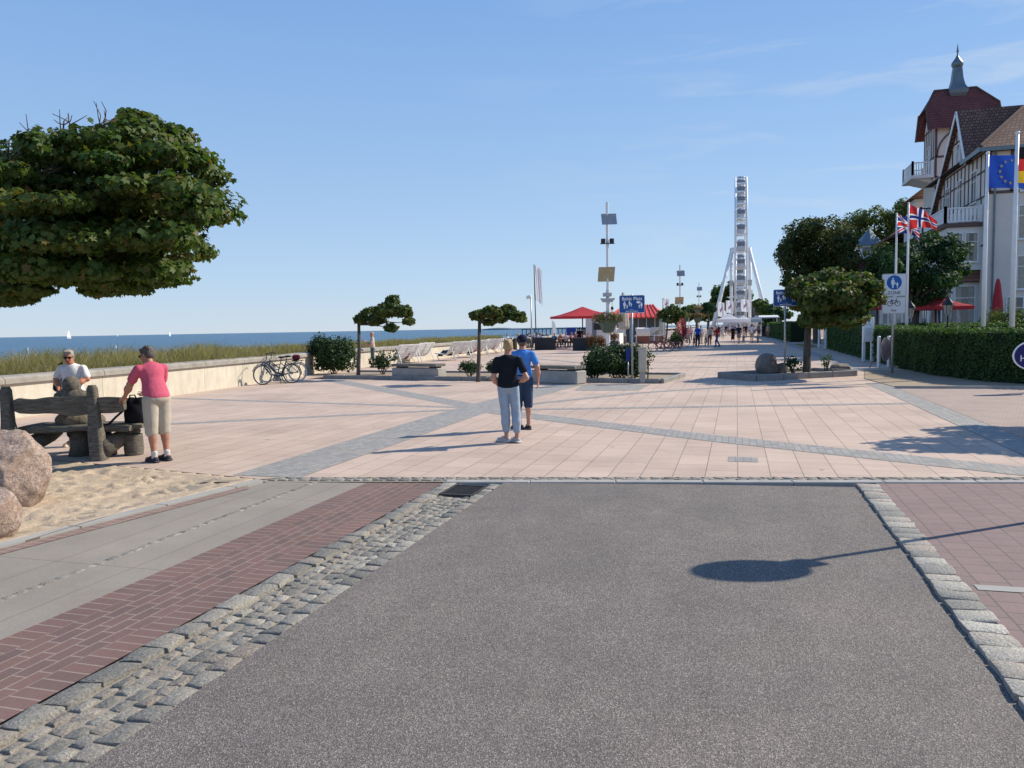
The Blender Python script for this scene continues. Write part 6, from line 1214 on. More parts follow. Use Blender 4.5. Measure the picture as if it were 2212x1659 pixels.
# terrace furniture before the hotel
REDC = M('red_canvas', (.50, .045, .055), .8, .08, 4); REDC2 = flagmat('red_parasol', (.55, .06, .075))
def parasol(label, base, w, ztop, zedge, m, rz=0., n=4, drop=.18, group=None):
    t = thing('parasol', label, 'parasol', base, rz, group); MB().tube([(0, 0, 0), (0, 0, ztop - .03)], .05, 8).build('pole', DARK, t, smooth=True); mb = MB(); R_ = []; N = n * 6
    for f in (0.02, .35, .7, 1.0):
        ring = []
        for k in range(N):
            a = 2 * math.pi * k / N + math.pi / n; q = math.cos(math.pi / n) / math.cos((a % (2 * math.pi / n)) - math.pi / n) if n > 4 else 1 / max(abs(math.cos(a - math.pi / 4 + math.pi / 4)), abs(math.sin(a))) * .72
            sag = .06 * math.sin(math.pi * f); ring.append((w * f * q * math.cos(a), w * f * q * math.sin(a), ztop - (ztop - zedge) * (f ** .9) - sag + .05 * f * (q - 1)))
        R_.append(ring)
    R_.append([(p[0], p[1], p[2] - drop) for p in R_[-1]]); mb.rings(R_, True, False).build('canopy', m, t, smooth=True, angle=35)
    mb = MB(); [mb.tube([(0, 0, zedge - .1), (w * .9 * math.cos(a), w * .9 * math.sin(a), zedge + .03)], .014, 5) for a in [k * math.pi / 4 for k in range(8)]]; mb.build('ribs', DARK, t); return t
def closed_parasol(label, base, h, m, r=.2, cat='parasol', group=None):
    t = thing('closed_parasol', label, cat, base, 0, group); MB().tube([(0, 0, 0), (0, 0, h)], .03, 8).build('pole', WHITE, t); mb = MB()
    mb.rings([[(rr * (1 + .16 * math.cos(5 * a)) * math.cos(a), rr * (1 + .16 * math.cos(5 * a)) * math.sin(a), z) for a in [2 * math.pi * k / 20 for k in range(20)]] for rr, z in ((r * 1.05, h * .36), (r * 1.2, h * .42), (r * .95, h * .7), (r * .5, h * .95), (r * .2, h * 1.02))]); mb.build('cover', m, t, smooth=True); return t
p = AT(2022, 660, Y=45.5); parasol('open red parasol between the lanterns before the hotel', (p.x, 45.5, 0), 1.75, p.z + .55, p.z - .05, REDC2, rad(20))
p = AT(1870, 660, Y=55); parasol('open red parasol half hidden behind the round maple', (p.x + .7, 55, 0), 1.8, p.z + .5, p.z - .1, REDC2, rad(10))
p = AT(2156, 605, Y=48); closed_parasol('closed dark red parasol before the hotel corner', (p.x, 48, 0), p.z, REDC, .24)
for k, x in enumerate((2018, 2064)): p = AT(x, 655, Y=47.5); closed_parasol(['closed pale parasol left of the black lantern', 'closed pale parasol right of the black lantern'][k], (p.x, 47.5, 0), p.z, M('pale_canvas', (.5, .47, .42), .9), .2, group='closed pale parasols on the terrace')
def lantern(label, x, ytop, Y, base=0.):
    p = AT(x, ytop, Y=Y); t = thing('lantern', label, 'street lamp', (p.x, Y, 0), 0, 'black lanterns on the terrace'); z = p.z; MB().tube([(0, 0, 0), (0, 0, .5), (0, 0, z - .75)], [.07, .045, .035], 8).build('pole', BLACKM, t)
    MB().lathe([(.13, z - .72), (.2, z - .3)], n=6).build('glass', M('lantern_glass', (.35, .33, .28), .25), t); MB().lathe([(.26, z - .3), (.22, z - .2), (.1, z - .06), (.05, z + .02), (.02, z + .1)], n=6).build('cap', BLACKM, t); mb = MB()
    for k in range(6): a = k * math.pi / 3; mb.tube([(.132 * math.cos(a), .132 * math.sin(a), z - .72), (.203 * math.cos(a), .203 * math.sin(a), z - .3)], .012, 4)
    mb.build('cage', BLACKM, t)
lantern('black lantern in front of the hotel windows', 2048, 644, 38); lantern('black lantern at the trunk of the dark green tree', 1966, 652, 40)
# sign boards at the hedge
def board_posts(label, px, py, dx, h, z, panel=None, writing=None):
    b = G(px, py); b.x = min(b.x, 5.72); t = thing('sign_posts', label, 'sign', tuple(b), rad(8)); 
    for x in (-dx / 2, dx / 2): MB().bbox((x, 0, h / 2), (.13, .13, h), .02).build('post', WHITE, t)
    if panel: MB().b2(-panel[0] / 2, panel[0] / 2, -.1, -.068, z - panel[1] / 2, z + panel[1] / 2).build('board', SIGNW, t); mb = MB(); [mb.b2(-panel[0] * .3, panel[0] * .3 - .05 * (k % 2), -.104, -.1015, z + .12 - k * .09, z + .14 - k * .09) for k in range(4)]; mb.tube([(-.1, -.103, z + .28), (0, -.103, z + .4), (.1, -.103, z + .28)], .012, 5); mb.build('print', C((.3, .32, .36)), t)
    return t
board_posts('pair of white posts with a notice board at the middle hedge', 1875, 781, .36, 2.0, 1.35, (.44, .9)); board_posts('pair of white posts at the far end of the middle hedge', 1786, 753, .45, 1.85, 1.3)
b = G(1916, 795); b.x -= .12; t = thing('oval_menu_sign', 'pinkish oval board between two low white posts at the hedge', 'sign', tuple(b), rad(40)); [MB().bbox((x, 0, .62), (.11, .11, 1.24), .02).build('post', WHITE, t) for x in (-.27, .27)]
MB().prism([(.24 * math.cos(a), .72 + .46 * math.sin(a)) for a in [2 * math.pi * k / 28 for k in range(28)]], -.09, -.06, 'Y').build('board', M('pink_board', (.5, .36, .33), .6, .2, 6), t)
mb = MB(); [mb.b2(-.13, .13 - .03 * k, -.0935, -.0905, .66 - k * .07, .675 - k * .07) for k in range(5)]; mb.build('print', C((.2, .15, .2)), t); MB().tube([(-.2, .1, .6), (-.3, .4, 0)], .015, 5).build('strut', WOODD, t)
b = AT(2231, 768, Y=21.5); t = thing('oval_hotel_sign', 'dark blue oval sign with white lettering at the right edge', 'sign', (b.x, 21.5, 0), rad(8))
def oval(rx, rzz, y0, y1, m, nm): return MB().prism([(rx * math.cos(a), b.z + rzz * math.sin(a)) for a in [2 * math.pi * k / 40 for k in range(40)]], y0, y1, 'Y').build(nm, m, t)
oval(.46, .36, -.03, 0, SIGNW, 'rim'); oval(.43, .33, -.034, -.0305, M('sign_navy', (.01, .012, .12), .4, .05), 'panel'); text('Schloss', .15, .04, b.z + .13, -.037, WPRINT, t); text('HOTEL', .22, .04, b.z - .07, -.037, WPRINT, t)
MB().bbox((-.02, .08, (b.z + .42) / 2), (.09, .09, b.z + .42), .015).build('post', WHITE, t); MB().bbox((.3, .08, (b.z + .42) / 2), (.09, .09, b.z + .42), .015).build('post', WHITE, t)
# van and things behind the round maple
g = G(1722, 728); vn = thing('parked_van', 'van with a colourful pink and blue front behind the round maple', 'van', (g.x + .4, g.y + 1, 0), rad(4))
MB().rings([[(x * w, y, z) for x, z in ((-1, .35), (1, .35), (1, zt), (.86, zt + .0), (-.86, zt + .0), (-1, zt))] for y, w, zt in ((-.1, .88, .95), (.0, .95, 1.05), (.35, .95, 1.2), (.95, .9, 2.0), (4.6, .9, 2.05), (4.8, .88, 1.9))]).build('body', M('van_paint', (.42, .22, .3), .4, .5, 1.5), vn, smooth=True, angle=30)
MB().add([(-.78, .40, 1.25), (.78, .40, 1.25), (.72, .92, 1.92), (-.72, .92, 1.92)], [(0, 1, 2, 3)]).build('windscreen', M('van_glass', (.03, .09, .16), .1), vn)
for x in (-.8, .8):
    for y in (.9, 3.8): MB().torus((x, y, .33), .24, .1, 'X', 20, 8).build('wheel', RUB, vn, smooth=True)
for x in (-.65, .65): MB().ell((x, -.02, .78), (.17, .06, .1), 12, 7).build('headlight', C((.7, .7, .68), .2), vn, smooth=True)
# ---- ferris wheel, seen edge on
fw = AT(1600, 540, Y=205); FX, FY, FZ = fw.x, 205., fw.z; FR = AT(1600, 386, Y=205).z - FZ
wh = thing('ferris_wheel', 'tall white ferris wheel seen edge on at the promenade end', 'ferris wheel', (FX, FY, 0)); WHT = M('wheel_white', (.80, .82, .84), .45, .05, .5)
for s_ in (-1, 1):
    MB().torus((s_ * 1.3, 0, FZ), FR, .24, 'X', 72, 6).torus((s_ * 1.3, 0, FZ), FR - 1.5, .15, 'X', 72, 5).build('rim', WHT, wh, smooth=True)
    mb = MB(); [mb.tube([(s_ * .8, 0, FZ), (s_ * 1.3, FR * math.cos(a), FZ + FR * math.sin(a))], .07, 5) for a in [2 * math.pi * k / 28 for k in range(28)]]; mb.build('spokes', WHT, wh)
[MB().tube([(-1.3, (FR - q) * math.cos(a), FZ + (FR - q) * math.sin(a)), (1.3, (FR - q) * math.cos(a), FZ + (FR - q) * math.sin(a))], .17, 5).build('cross_bar', WHT, wh) for k in range(28) for q in (0, 1.5) for a in [2 * math.pi * (k + .5) / 28]]
CABG = M('cabin_grey', (.55, .57, .60), .5, .1, 1); CABR = M('cabin_roof', (.42, .45, .5), .5); CABW = M('cabin_window', (.2, .22, .26), .3)
for k in range(28):
    a = 2 * math.pi * k / 28; y, z = (FR - .2) * math.cos(a), FZ + (FR - .2) * math.sin(a) - .9; c = MB().lathe([(.6, -.95), (.95, -.7), (1.0, .1)], (0, y, z), 8).build('gondola', CABG, wh); MB().lathe([(1.1, 1.0), (.9, 1.3), (.2, 1.5)], (0, y, z), 8).build('canopy', CABR, c); MB().lathe([(.9, .101), (.93, 1.0)], (0, y, z), 8).build('cabin_window', CABW, c)
MB().tube([(-2.4, 0, FZ), (2.4, 0, FZ)], .8, 14).build('hub', WHT, wh)
for s_ in (-1, 1):
    for q in (-1, 1): MB().tube([(s_ * 2.1, q * .4, FZ + .3), (s_ * 7.0, q * 5.0, 0)], [.38, .42], 8).build('support_leg', WHT, wh, smooth=True)
    MB().tube([(s_ * 2.25, 0, FZ + .5), (s_ * 2.25, 0, 2.5)], .4, 10).build('support_post', WHT, wh, smooth=True); MB().b2(s_ * 2.25 - .5, s_ * 2.25 + .5, -.5, .5, FZ - 9, FZ - 7.6).build('service_cage', STEEL, wh)
MB().b2(-4.2, 4.2, -4, 4, -.1, 2.6).b2(-2.9, 2.9, -4.4, -4.0, 2.3, 3.4).build('platform', M('platform_white', (.7, .7, .7), .6), wh)
# ---- market tents and stall
TENT = flagmat('white_tent', (.78, .78, .80))
for k, (x0, x1, yt, ye, Y, nm) in enumerate([(1548, 1600, 677, 690, 125, 'white pointed market tent at the left of the tents'), (1590, 1622, 681, 690, 132, 'smaller white market tent in the middle'), (1618, 1650, 681, 690, 140, 'grey blue market tent before the stall')]):
    a, b_ = AT(x0, ye, Y=Y), AT(x1, ye, Y=Y); zt = AT((x0 + x1) / 2, yt, Y=Y).z; c = (a + b_) / 2; w = (b_.x - a.x) / 2; t = thing('market_tent', nm, 'tent', (c.x, Y + w, 0), 0)
    MB().rings([[(sx_ * w * f, sy_ * w * f, z) for sx_, sy_ in ((-1, -1), (1, -1), (1, 1), (-1, 1))] for f, z in ((1, a.z - .5), (1, a.z), (.55, a.z + (zt - a.z) * .35), (.05, zt))]).build('roof', TENT if k < 2 else flagmat('blue_grey_tent', (.35, .42, .48)), t)
    mb = MB(); [mb.tube([(sx_ * w * .96, sy_ * w * .96, 0), (sx_ * w * .96, sy_ * w * .96, a.z - .4)], .05, 6) for sx_ in (-1, 1) for sy_ in (-1, 1)]; mb.build('poles', WHITE, t)
a, b_ = AT(1645, 684, Y=112), AT(1678, 684, Y=112); t = thing('market_stall', 'market stall with a flat white roof beside the dark hedge', 'stall', (0, 0, 0)); MB().box(((a.x + b_.x) / 2, 114, a.z), (b_.x - a.x + .6, 5, .16), rx=.05).build('roof', WHITE, t); MB().b2(b_.x - .4, b_.x, 112.2, 116, 0, a.z - .15).b2(a.x + 1.2, b_.x - .4, 115.5, 116, 0, a.z - .2).build('wall', DARK, t); MB().b2(a.x + .5, b_.x - .6, 112.4, 113.2, 0, 1.0).build('counter', M('stall_counter', (.25, .09, .06), .7), t); MB().tube([(a.x, 112, 0), (a.x, 112, a.z)], .05, 6).tube([(b_.x, 112, 0), (b_.x, 112, a.z)], .05, 6).build('post', WHITE, t)
a, b_ = AT(1570, 655, Y=260), AT(1650, 655, Y=260); t = thing('brown_building', 'dark brown flat roofed building behind the ferris wheel base', 'building', (0, 0, 0)); BRN = M('brown_cladding', (.10, .075, .065), .8, .15, .5); MB().b2(a.x, b_.x, 260, 280, 0, a.z).build('wall', BRN, t); MB().b2(a.x - .6, b_.x + .6, 259.4, 280, a.z + .01, a.z + .5).build('roof', DARK, t); mb = MB(); [mb.b2(a.x + 1 + k * 2.2, a.x + 2 + k * 2.2, 259.93, 260.01, 2, a.z - 1.2) for k in range(5)]; mb.build('window', GLASS, t)
# ---- white kiosk, red parasol, red roofed beach hall
Yk = 70.; a, b_ = AT(1258, 690, Y=Yk), AT(1308, 690, Y=Yk); zt = AT(1285, 688, Y=Yk).z + .1
ks = thing('white_kiosk', 'white flat kiosk under the big red parasol', 'kiosk', (0, 0, 0)); MB().b2(a.x + .3, b_.x, Yk, Yk + 4, 0, 2.95).b2(b_.x, b_.x + 1.2, Yk + .4, Yk + 3, 0, 1.15).b2(b_.x + .03, b_.x + .9, Yk + .45, Yk + .6, 1.3, 2.2).build('wall', PLASW, ks); MB().b2(a.x - .2, b_.x + .3, Yk - .4, Yk + 4.3, 2.951, 3.1).build('roof', M('kiosk_roof', (.5, .07, .07), .7), ks); MB().b2(b_.x - 1.1, b_.x - .3, Yk - .012, Yk + .05, 1.5, 2.1).build('menu_board', DARK, ks); MB().b2(a.x + .9, a.x + 1.3, Yk - .01, Yk + .05, .1, 2.3).build('door', C((.22, .23, .25)), ks)
p = AT(1258, 662, Y=64); pe = AT(1258, 686, Y=64); parasol('large open red parasol over the beach cafe', (p.x, 64, 0), 3.1, p.z, pe.z + .1, REDC2, rad(28), drop=.16)
Yr = 84.; a, b_ = AT(1340, 690, Y=Yr), AT(1432, 690, Y=Yr); zr = AT(1390, 668, Y=Yr).z; ze = AT(1390, 685, Y=Yr).z; rr = thing('beach_hall', 'low glazed hall with a bright red ribbed roof', 'building', (0, 0, 0))
MB().b2(a.x - 1, b_.x - .5, Yr + 1, Yr + 9, 0, ze - .05).build('wall', M('hall_glass', (.06, .08, .09), .25, .3, .6), rr); RR = M('red_sheet_roof', (.62, .07, .045), .5, .08, 2)
xm = (a.x + b_.x) / 2 - .5; MB().add([(a.x - 1.5, Yr, ze), (b_.x, Yr, ze), (b_.x, Yr + 10, ze), (a.x - 1.5, Yr + 10, ze), (xm - 2, Yr + 5, zr + .6), (xm + 1.2, Yr + 5, zr + .6), (b_.x, Yr, ze - .12), (a.x - 1.5, Yr, ze - .12)], [(0, 1, 5, 4), (1, 2, 5), (2, 3, 4, 5), (3, 0, 4), (7, 6, 1, 0)]).build('roof', RR, rr)
mb = MB()
for k in range(12): f = k / 11; p0 = Vector((a.x - 1.4 + (b_.x - a.x + 1.3) * f, Yr + .02, ze + .04)); p1 = Vector((xm - 2 + 3.2 * f, Yr + 5, zr + .64)); mb.tube([p0, p1], .07, 5)
mb.build('roof_ribs', RR, rr); mb = MB(); [mb.b2(a.x + k * .9, a.x + k * .9 + .06, Yr + .9, Yr + .99, 0, ze - .1) for k in range(9)]; mb.build('mullions', WHITE, rr); text('Beach', .8, a.x + .4, 2.3, Yr + .88, WPRINT, rr)
p = AT(1346, 634, Y=60); t = closed_parasol('tall closed beige parasol behind the left blue sign', (p.x, 60, 0), p.z, M('beige_canvas', (.48, .43, .35), .9), .34); MB().lathe([(.95, 0), (.95, .2), (.8, .28), (.1, .3)], n=20).build('base', CONC, t)
# beach chairs: hooded wicker chairs
WICK = M('white_wicker', (.66, .62, .55), .8, .15, 20, bump=.5, bscale=40); STRP = (lambda t: (t.color(t.brick(t.co(rot=(0, rad(90), 0)), (.16, .06, .05), (.2, .08, .06), (.42, .36, .3), 5., .09, .015)[0]).rough(.9), t.m)[1])(NT('striped_wicker'))
def beach_chair():
    t = thing('beach_chair', 'x', 'beach chair'); mb = MB()
    mb.b2(-.62, .62, -.35, .4, .05, .78); mb.build('base', STRP, t)
    R_ = [[(x, y, z) for y, z in ((.42, .78), (.45, 1.2), (.32, 1.5), (.05, 1.64), (-.3, 1.62), (-.42, 1.5))] for x in (-.64, .64)]
    mb = MB(); mb.add(R_[0] + R_[1], [(i, i + 1, 7 + i, 6 + i) for i in range(5)]); [mb.add(r, [tuple(range(6))]) for r in R_]; mb.build('hood', WICK, t)
    for x in (-.66, .66): MB().box((x, -.1, .8), (.06, .9, .1)).box((x, .1, .5), (.07, .08, 1.0)).build('arm', WHITE, t)
    MB().bbox((0, -.32, .55), (1.1, .5, .14), .04).build('cushion', M('cushion', (.45, .2, .16), .9), t); return t
BCX = beach_chair()
for k, (x, y, rz, nm) in enumerate([(1388, 733, 200, 'white hooded beach chair with a brown striped back, nearest the red bicycles'), (1412, 731, 110, 'white curved beach chair left of the round small tree'), (1424, 729, 100, 'beach chair partly behind the round small tree'), (1338, 733, 190, 'white beach chair with a dark striped back behind the hall sign')]):
    g = AT(x, y, Y=[78, 80, 81, 79][k]); o = BCX if k == 0 else copy_tree(BCX); o.location = (g.x, g.y, 0); o.rotation_euler = (0, 0, rad(rz)); o['label'] = nm; o['group'] = 'hooded beach chairs'
# dark planter screens of the cafe
def screen(label, x0, x1, y, h):
    a, b_ = G(x0, y), G(x1, y); d = b_ - a; t = thing('planter_screen', label, 'planter', ((a.x + b_.x) / 2, (a.y + b_.y) / 2, 0), math.atan2(d.y, d.x), 'dark planter boxes round the cafe'); MB().bbox((0, .2, h / 2), (d.length, .4, h), .02).build('box', M('anthracite', (.022, .026, .032), .6, .1, 2), t); MB().b2(-d.length / 2 + .05, d.length / 2 - .05, .05, .35, h + .001, h + .02).build('soil', EARTH, t)
screen('dark planter box in front of the blue shirted guest', 1155, 1196, 756, .98); screen('dark planter box right of the cafe gap', 1237, 1282, 757, .95); screen('dark planter box just behind the blond woman', 1096, 1112, 756, .98)
REDL = leaf_mat('russet_leaves', [(.16, .06, .025), (.2, .09, .03), (.09, .09, .03)], .25)
g = G(1300, 757); shrub('russet grass plant in front of the white kiosk', (g.x, g.y, 0), .7, .5, 1.25, 700, .12, REDL, 91, cat='plant', name='plant'); g = G(1277, 757); shrub('orange leaved plant on the dark planter row', (g.x, g.y - .3, 0), .5, .4, 1.3, 500, .12, REDL, 92, cat='plant', name='plant')
g = G(1326, 757); pt_ = thing('plant_pot', 'dark pot holding a russet plant right of the mast post', 'pot', (g.x, g.y, 0)); MB().lathe([(.28, 0), (.36, .7), (.33, .7), (.3, .62)], n=4).build('pot', DARK, pt_); shrub('russet plant growing in the dark pot', (g.x, g.y, .6), .4, .4, .8, 420, .1, REDL, 93, cat='plant', name='plant')
for k, (x, y, h) in enumerate([(1466, 752, 2.1), (1473, 750, 2.6), (1458, 753, 1.6)]): g = G(x, y); shrub(['pink flower pyramid beside the dark bicycles', 'tall pink flower column beside the crowd', 'low green plant behind the red bicycles'][k], (g.x, g.y, 0), .55, .5, h, 900, .14, [FLOWP, FLOWR, GREENL][k], 95 + k, cat='plant', name='flower_column', zlo=.25)
# ---- sea things
def sailboat(label, x, y, L, col=(.88, .88, .86)):
    g = G(x, y, -3.2); t = thing('sailboat', label, 'sailboat', tuple(g), rad(-72), 'sailboats on the sea'); t.scale = (L, L, L)
    MB().rings([[(x_, -w, .0), (x_, -w * 1.25, .12), (x_, w * 1.25, .12), (x_, w, .0)] for x_, w in ((-.5, .08), (-.1, .15), (.25, .12), (.52, .01))]).build('hull', C(col), t); sm = M('sail_cloth', col, .8)
    MB().tube([(.05, 0, .1), (.05, 0, 1.35)], .012, 5).build('mast', STEEL, t); MB().add([(.02, 0, .2), (-.45, .04, .2), (.02, 0, 1.3), (-.2, .06, .6)], [(0, 1, 3), (0, 3, 2), (1, 2, 3)]).add([(.08, 0, .2), (.5, .03, .16), (.08, 0, 1.15)], [(0, 1, 2)]).build('sail', sm, t)
sailboat('white sailboat on the left horizon, largest of the four', 149, 731, 15); sailboat('white sailboat right of the tiny one', 367, 726, 11); sailboat('tiny white sailboat between the two larger ones', 254, 726.5, 7); sailboat('dark sailboat near the flat crowned tree', 998, 713, 11, (.06, .07, .1))
WOODG = M('groyne_wood', (.05, .04, .035), .9)
for k, (x0, x1, y, nm) in enumerate([(842, 1050, 740, 'nearer row of dark groyne posts in the sea'), (1000, 1140, 727, 'farther row of dark groyne posts in the sea')]):
    a, b_ = G(x0, y, -3.2), G(x1, y - 3, -3.2); t = thing('groyne', nm, 'groyne', tuple(a), 0, 'groynes in the sea'); d = b_ - a; R = np.random.RandomState(k); mb = MB(); n = int(d.length / .55); [mb.tube([(d.x * i / n, d.y * i / n, -1), (d.x * i / n + R.normal(0, .03), d.y * i / n, .45 + R.uniform(-.25, .3))], .14, 6) for i in range(n)]; mb.build('posts', WOODG, t)
a, b_ = AT(1128, 706, Y=520), AT(1330, 703, Y=560); t = thing('pier', 'long dark pier far out on the horizon', 'pier', (0, 0, 0)); d = b_ - a; a.z = b_.z = 1.3; MB().box(((a.x + b_.x) / 2, (a.y + b_.y) / 2, .9), (math.hypot(d.x, d.y), 4, .7), rz=math.atan2(d.y, d.x)).build('deck', WOODG, t); mb = MB(); [mb.tube([(a.x + d.x * i / 24, a.y + d.y * i / 24, -4), (a.x + d.x * i / 24, a.y + d.y * i / 24, .6)], .3, 5) for i in range(25)]; mb.build('piles', WOODG, t)
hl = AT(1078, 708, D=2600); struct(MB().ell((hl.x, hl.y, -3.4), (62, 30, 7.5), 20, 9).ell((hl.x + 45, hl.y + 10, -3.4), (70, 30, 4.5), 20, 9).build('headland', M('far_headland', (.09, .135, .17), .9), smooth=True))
for k, (x, y, h) in enumerate([(61, 774, 2.2), (250, 752, .8)]): g = G(x, y, -3.2); t = thing('buoy', ['white marker pole standing in the water', 'small white buoy on the water'][k], 'buoy', tuple(g)); MB().tube([(0, 0, -.5), (0, 0, h)], .09 if k == 0 else .3, 6).lathe([(.12, h), (.16, h + .1), (.02, h + .3)], n=8).build('pole', WHITE, t)
# ================================================================ PEOPLE FARTHER AWAY
def far(label, x, y, rz, H, pose, top, bot, hair, z=0., group=None, **k):
    g = G(x, y); return person(label, (g.x, g.y, z), rad(rz), H, pose=pose, top=top, bot=bot, hair=hair, group=group, **k)
GRY, BRN_, BLD, BLK = (.33, .32, .31), (.09, .06, .04), (.38, .27, .14), (.02, .018, .016)
far('man in a beige shirt and patterned shorts standing at the dune wall', 806, 794, 120, 1.74, 'stand', (.52, .42, .33), (.09, .12, .13), (-1, 0, 0), seed=21, legs='bermuda', edit=lambda J: J.update(wriR=v3(.12, .34, 1.28), elbR=v3(.26, .1, 1.12), wriL=v3(-.1, .35, 1.1), elbL=v3(-.25, .08, 1.1)), sleeve=.7)
P_ = [('man in a royal blue jacket and dark trousers', 1507, 748, 190, 1.76, 'stand', (.02, .08, .42), (.025, .025, .03), BRN_), ('woman in a pale top and white cap beside the blue jacketed man', 1533, 745, 160, 1.66, 'stand', (.38, .36, .33), (.12, .05, .05), BLD),
      ('walking person in a red jacket, jeans and white cap', 1549, 750, 55, 1.70, 'walk', (.46, .03, .04), (.05, .09, .2), (.7, .7, .68)), ('man with a pale shirt next to the blue jacketed man', 1514, 743, 340, 1.72, 'stand', (.4, .5, .58), (.3, .27, .22), BRN_),
      ('woman in a black dress walking beside the stroller of bikes', 1583, 741, 190, 1.64, 'walk', (.012, .012, .014), (.01, .01, .012), BLK), ('person in a dark navy top and grey shorts wheeling a bicycle', 1596, 742, 350, 1.76, 'walk', (.014, .018, .035), (.2, .17, .16), BLK),
      ('man in a white shirt and beige shorts wheeling a bicycle', 1624, 741, 352, 1.78, 'walk', (.74, .74, .8), (.42, .34, .24), BLK), ('woman in a white blouse and black skirt walking to the camera', 1561, 731, 180, 1.66, 'walk', (.6, .56, .52), (.015, .015, .02), BRN_),
      ('person in black in front of the white tents', 1553, 729, 170, 1.7, 'stand', (.015, .013, .014), (.02, .02, .03), BRN_), ('dark clothed walker between the white shirted man and the tents', 1611, 730, 180, 1.75, 'walk', (.02, .022, .04), (.22, .15, .1), BRN_),
      ('person in a pale coat beside the market stall counter', 1659, 729, 150, 1.7, 'stand', (.42, .32, .3), (.3, .25, .2), BLD), ('person in a dark top standing by the stall roof', 1649, 727, 30, 1.7, 'stand', (.03, .035, .06), (.04, .04, .06), BRN_),
      ('grey shirted person under the blue tent', 1638, 727, 200, 1.7, 'stand', (.3, .3, .3), (.08, .09, .12), GRY), ('person in black beside the grey shirted one', 1627, 724, 180, 1.72, 'stand', (.02, .02, .02), (.03, .03, .04), BLK),
      ('pale dressed walker under the middle tent', 1601, 724, 180, 1.66, 'walk', (.5, .47, .44), (.25, .24, .25), BLD), ('person with a blue backpack before the far tents', 1590, 722, 0, 1.7, 'walk', (.25, .35, .5), (.1, .1, .13), BRN_),
      ('person in dark shorts passing the far tents', 1574, 723, 180, 1.7, 'walk', (.15, .2, .3), (.05, .05, .07), BRN_), ('woman in pink before the flower column', 1487, 741, 200, 1.66, 'stand', (.5, .22, .26), (.3, .25, .25), BLD),
      ('person in white beside the flower column', 1492, 735, 170, 1.68, 'stand', (.6, .6, .6), (.1, .1, .14), BRN_), ('person in dark clothes behind the dark bicycles', 1480, 738, 180, 1.72, 'stand', (.04, .045, .06), (.03, .03, .04), GRY),
      ('man in a dark jersey and white shorts behind the right blue sign pole', 1707, 737, 175, 1.76, 'walk', (.02, .02, .04), (.55, .55, .58), BRN_)]
for k, (nm, x, y, rz, H, pose, top, bot, hair) in enumerate(P_): far(nm, x, y, rz, H, pose, top, bot, hair, group='walkers on the promenade', seed=100 + k, legs='shorts' if 'shorts' in nm else 'long', skirt='dress' in nm or 'skirt' in nm, hat=(.65, .65, .65) if 'cap' in nm else None, hairlen=.08 if 'woman' in nm else 0)
for k in range(34):
    R = np.random.RandomState(500 + k); x, y = [(1560, 721), (1568, 726), (1580, 719), (1586, 728), (1594, 718), (1606, 720), (1616, 719), (1622, 727), (1632, 720), (1640, 722), (1644, 719), (1550, 722), (1543, 727), (1536, 733), (1655, 722), (1571, 717)][k] if k < 16 else (1540 + (k - 16) * 6.4 + R.uniform(-3, 3), R.uniform(717, 727))
    c = [(.55, .53, .5), (.03, .035, .06), (.4, .12, .12), (.12, .2, .35), (.5, .4, .3), (.08, .08, .08), (.62, .6, .62), (.2, .3, .25)][k % 8]; n_ = ['pale', 'navy', 'dark red', 'mid blue', 'tan', 'black', 'white', 'sage'][k % 8]
    far('distant stroller in a %s top %s' % (n_, ['left of the white tents', 'in front of the white tents', 'among the crowd by the wheel', 'near the stall', 'farther back by the wheel'][k // 8]), x, y, R.choice([0, 180]) + R.uniform(-25, 25), 1.6 + .18 * R.rand(), 'walk', c, [(.05, .06, .1), (.3, .25, .2), (.1, .1, .1)][k % 3], [(.1, .07, .05), (.33, .32, .3), (.3, .2, .1)][k % 3], group='distant strollers by the tents', seed=500 + k, legs='shorts' if k % 3 == 1 else 'long')
for k, (x, y) in enumerate([(1606, 742), (1637, 741), (1500, 747), (1526, 746)]): g = G(x, y); bicycle(['bicycle wheeled by the navy topped person', 'bicycle wheeled by the white shirted man', 'bicycle standing left of the blue jacketed man', 'bicycle standing left of the pale topped woman'][k], (g.x, g.y, 0), rad([95, 92, 265, 262][k]), (.03, .03, .04), False, k > 1, 0, 'bicycles among the walkers')
# people lying on the loungers: heads above the backs
for k, (x, y, off, col, hair, nm) in enumerate([(868, 791, (.3, 0), (.2, .05, .04), (.08, .03, .02), 'dark red haired person low on the nearest lounger'), (905, 783, (.1, 0), (.5, .5, .5), (.6, .6, .6), 'white haired person on the second lounger'), (985, 778, (-.45, 0), (.35, .28, .2), BRN_, 'person in brown reading with outstretched legs'),
        (985, 778, (.35, 0), (.55, .5, .48), GRY, 'grey haired person beside the reader'), (1025, 772, (-.5, 0), (.7, .7, .7), (.65, .65, .65), 'white capped person on the fourth lounger'), (1025, 772, (.0, 0), (.5, .06, .06), BRN_, 'person in red on the fourth lounger'), (1025, 772, (.5, 0), (.6, .6, .62), GRY, 'pale dressed person on the fourth lounger'),
        (1056, 766, (-.35, 0), (.6, .6, .6), (.7, .7, .68), 'white haired person left on the fifth lounger'), (1056, 766, (.4, 0), (.4, .2, .16), BRN_, 'sunburnt person right on the fifth lounger')]):
    g = G(x, y); rz = LRZ[x] + rad(180); u = Vector((math.cos(rz), math.sin(rz)))
    person(nm, (g.x + u.x * off[0], g.y + u.y * off[0], .03), rz, 1.68, pose='recline', top=col, bot=(.05, .055, .09), hair=hair, group='people on the white loungers', seed=60 + k)
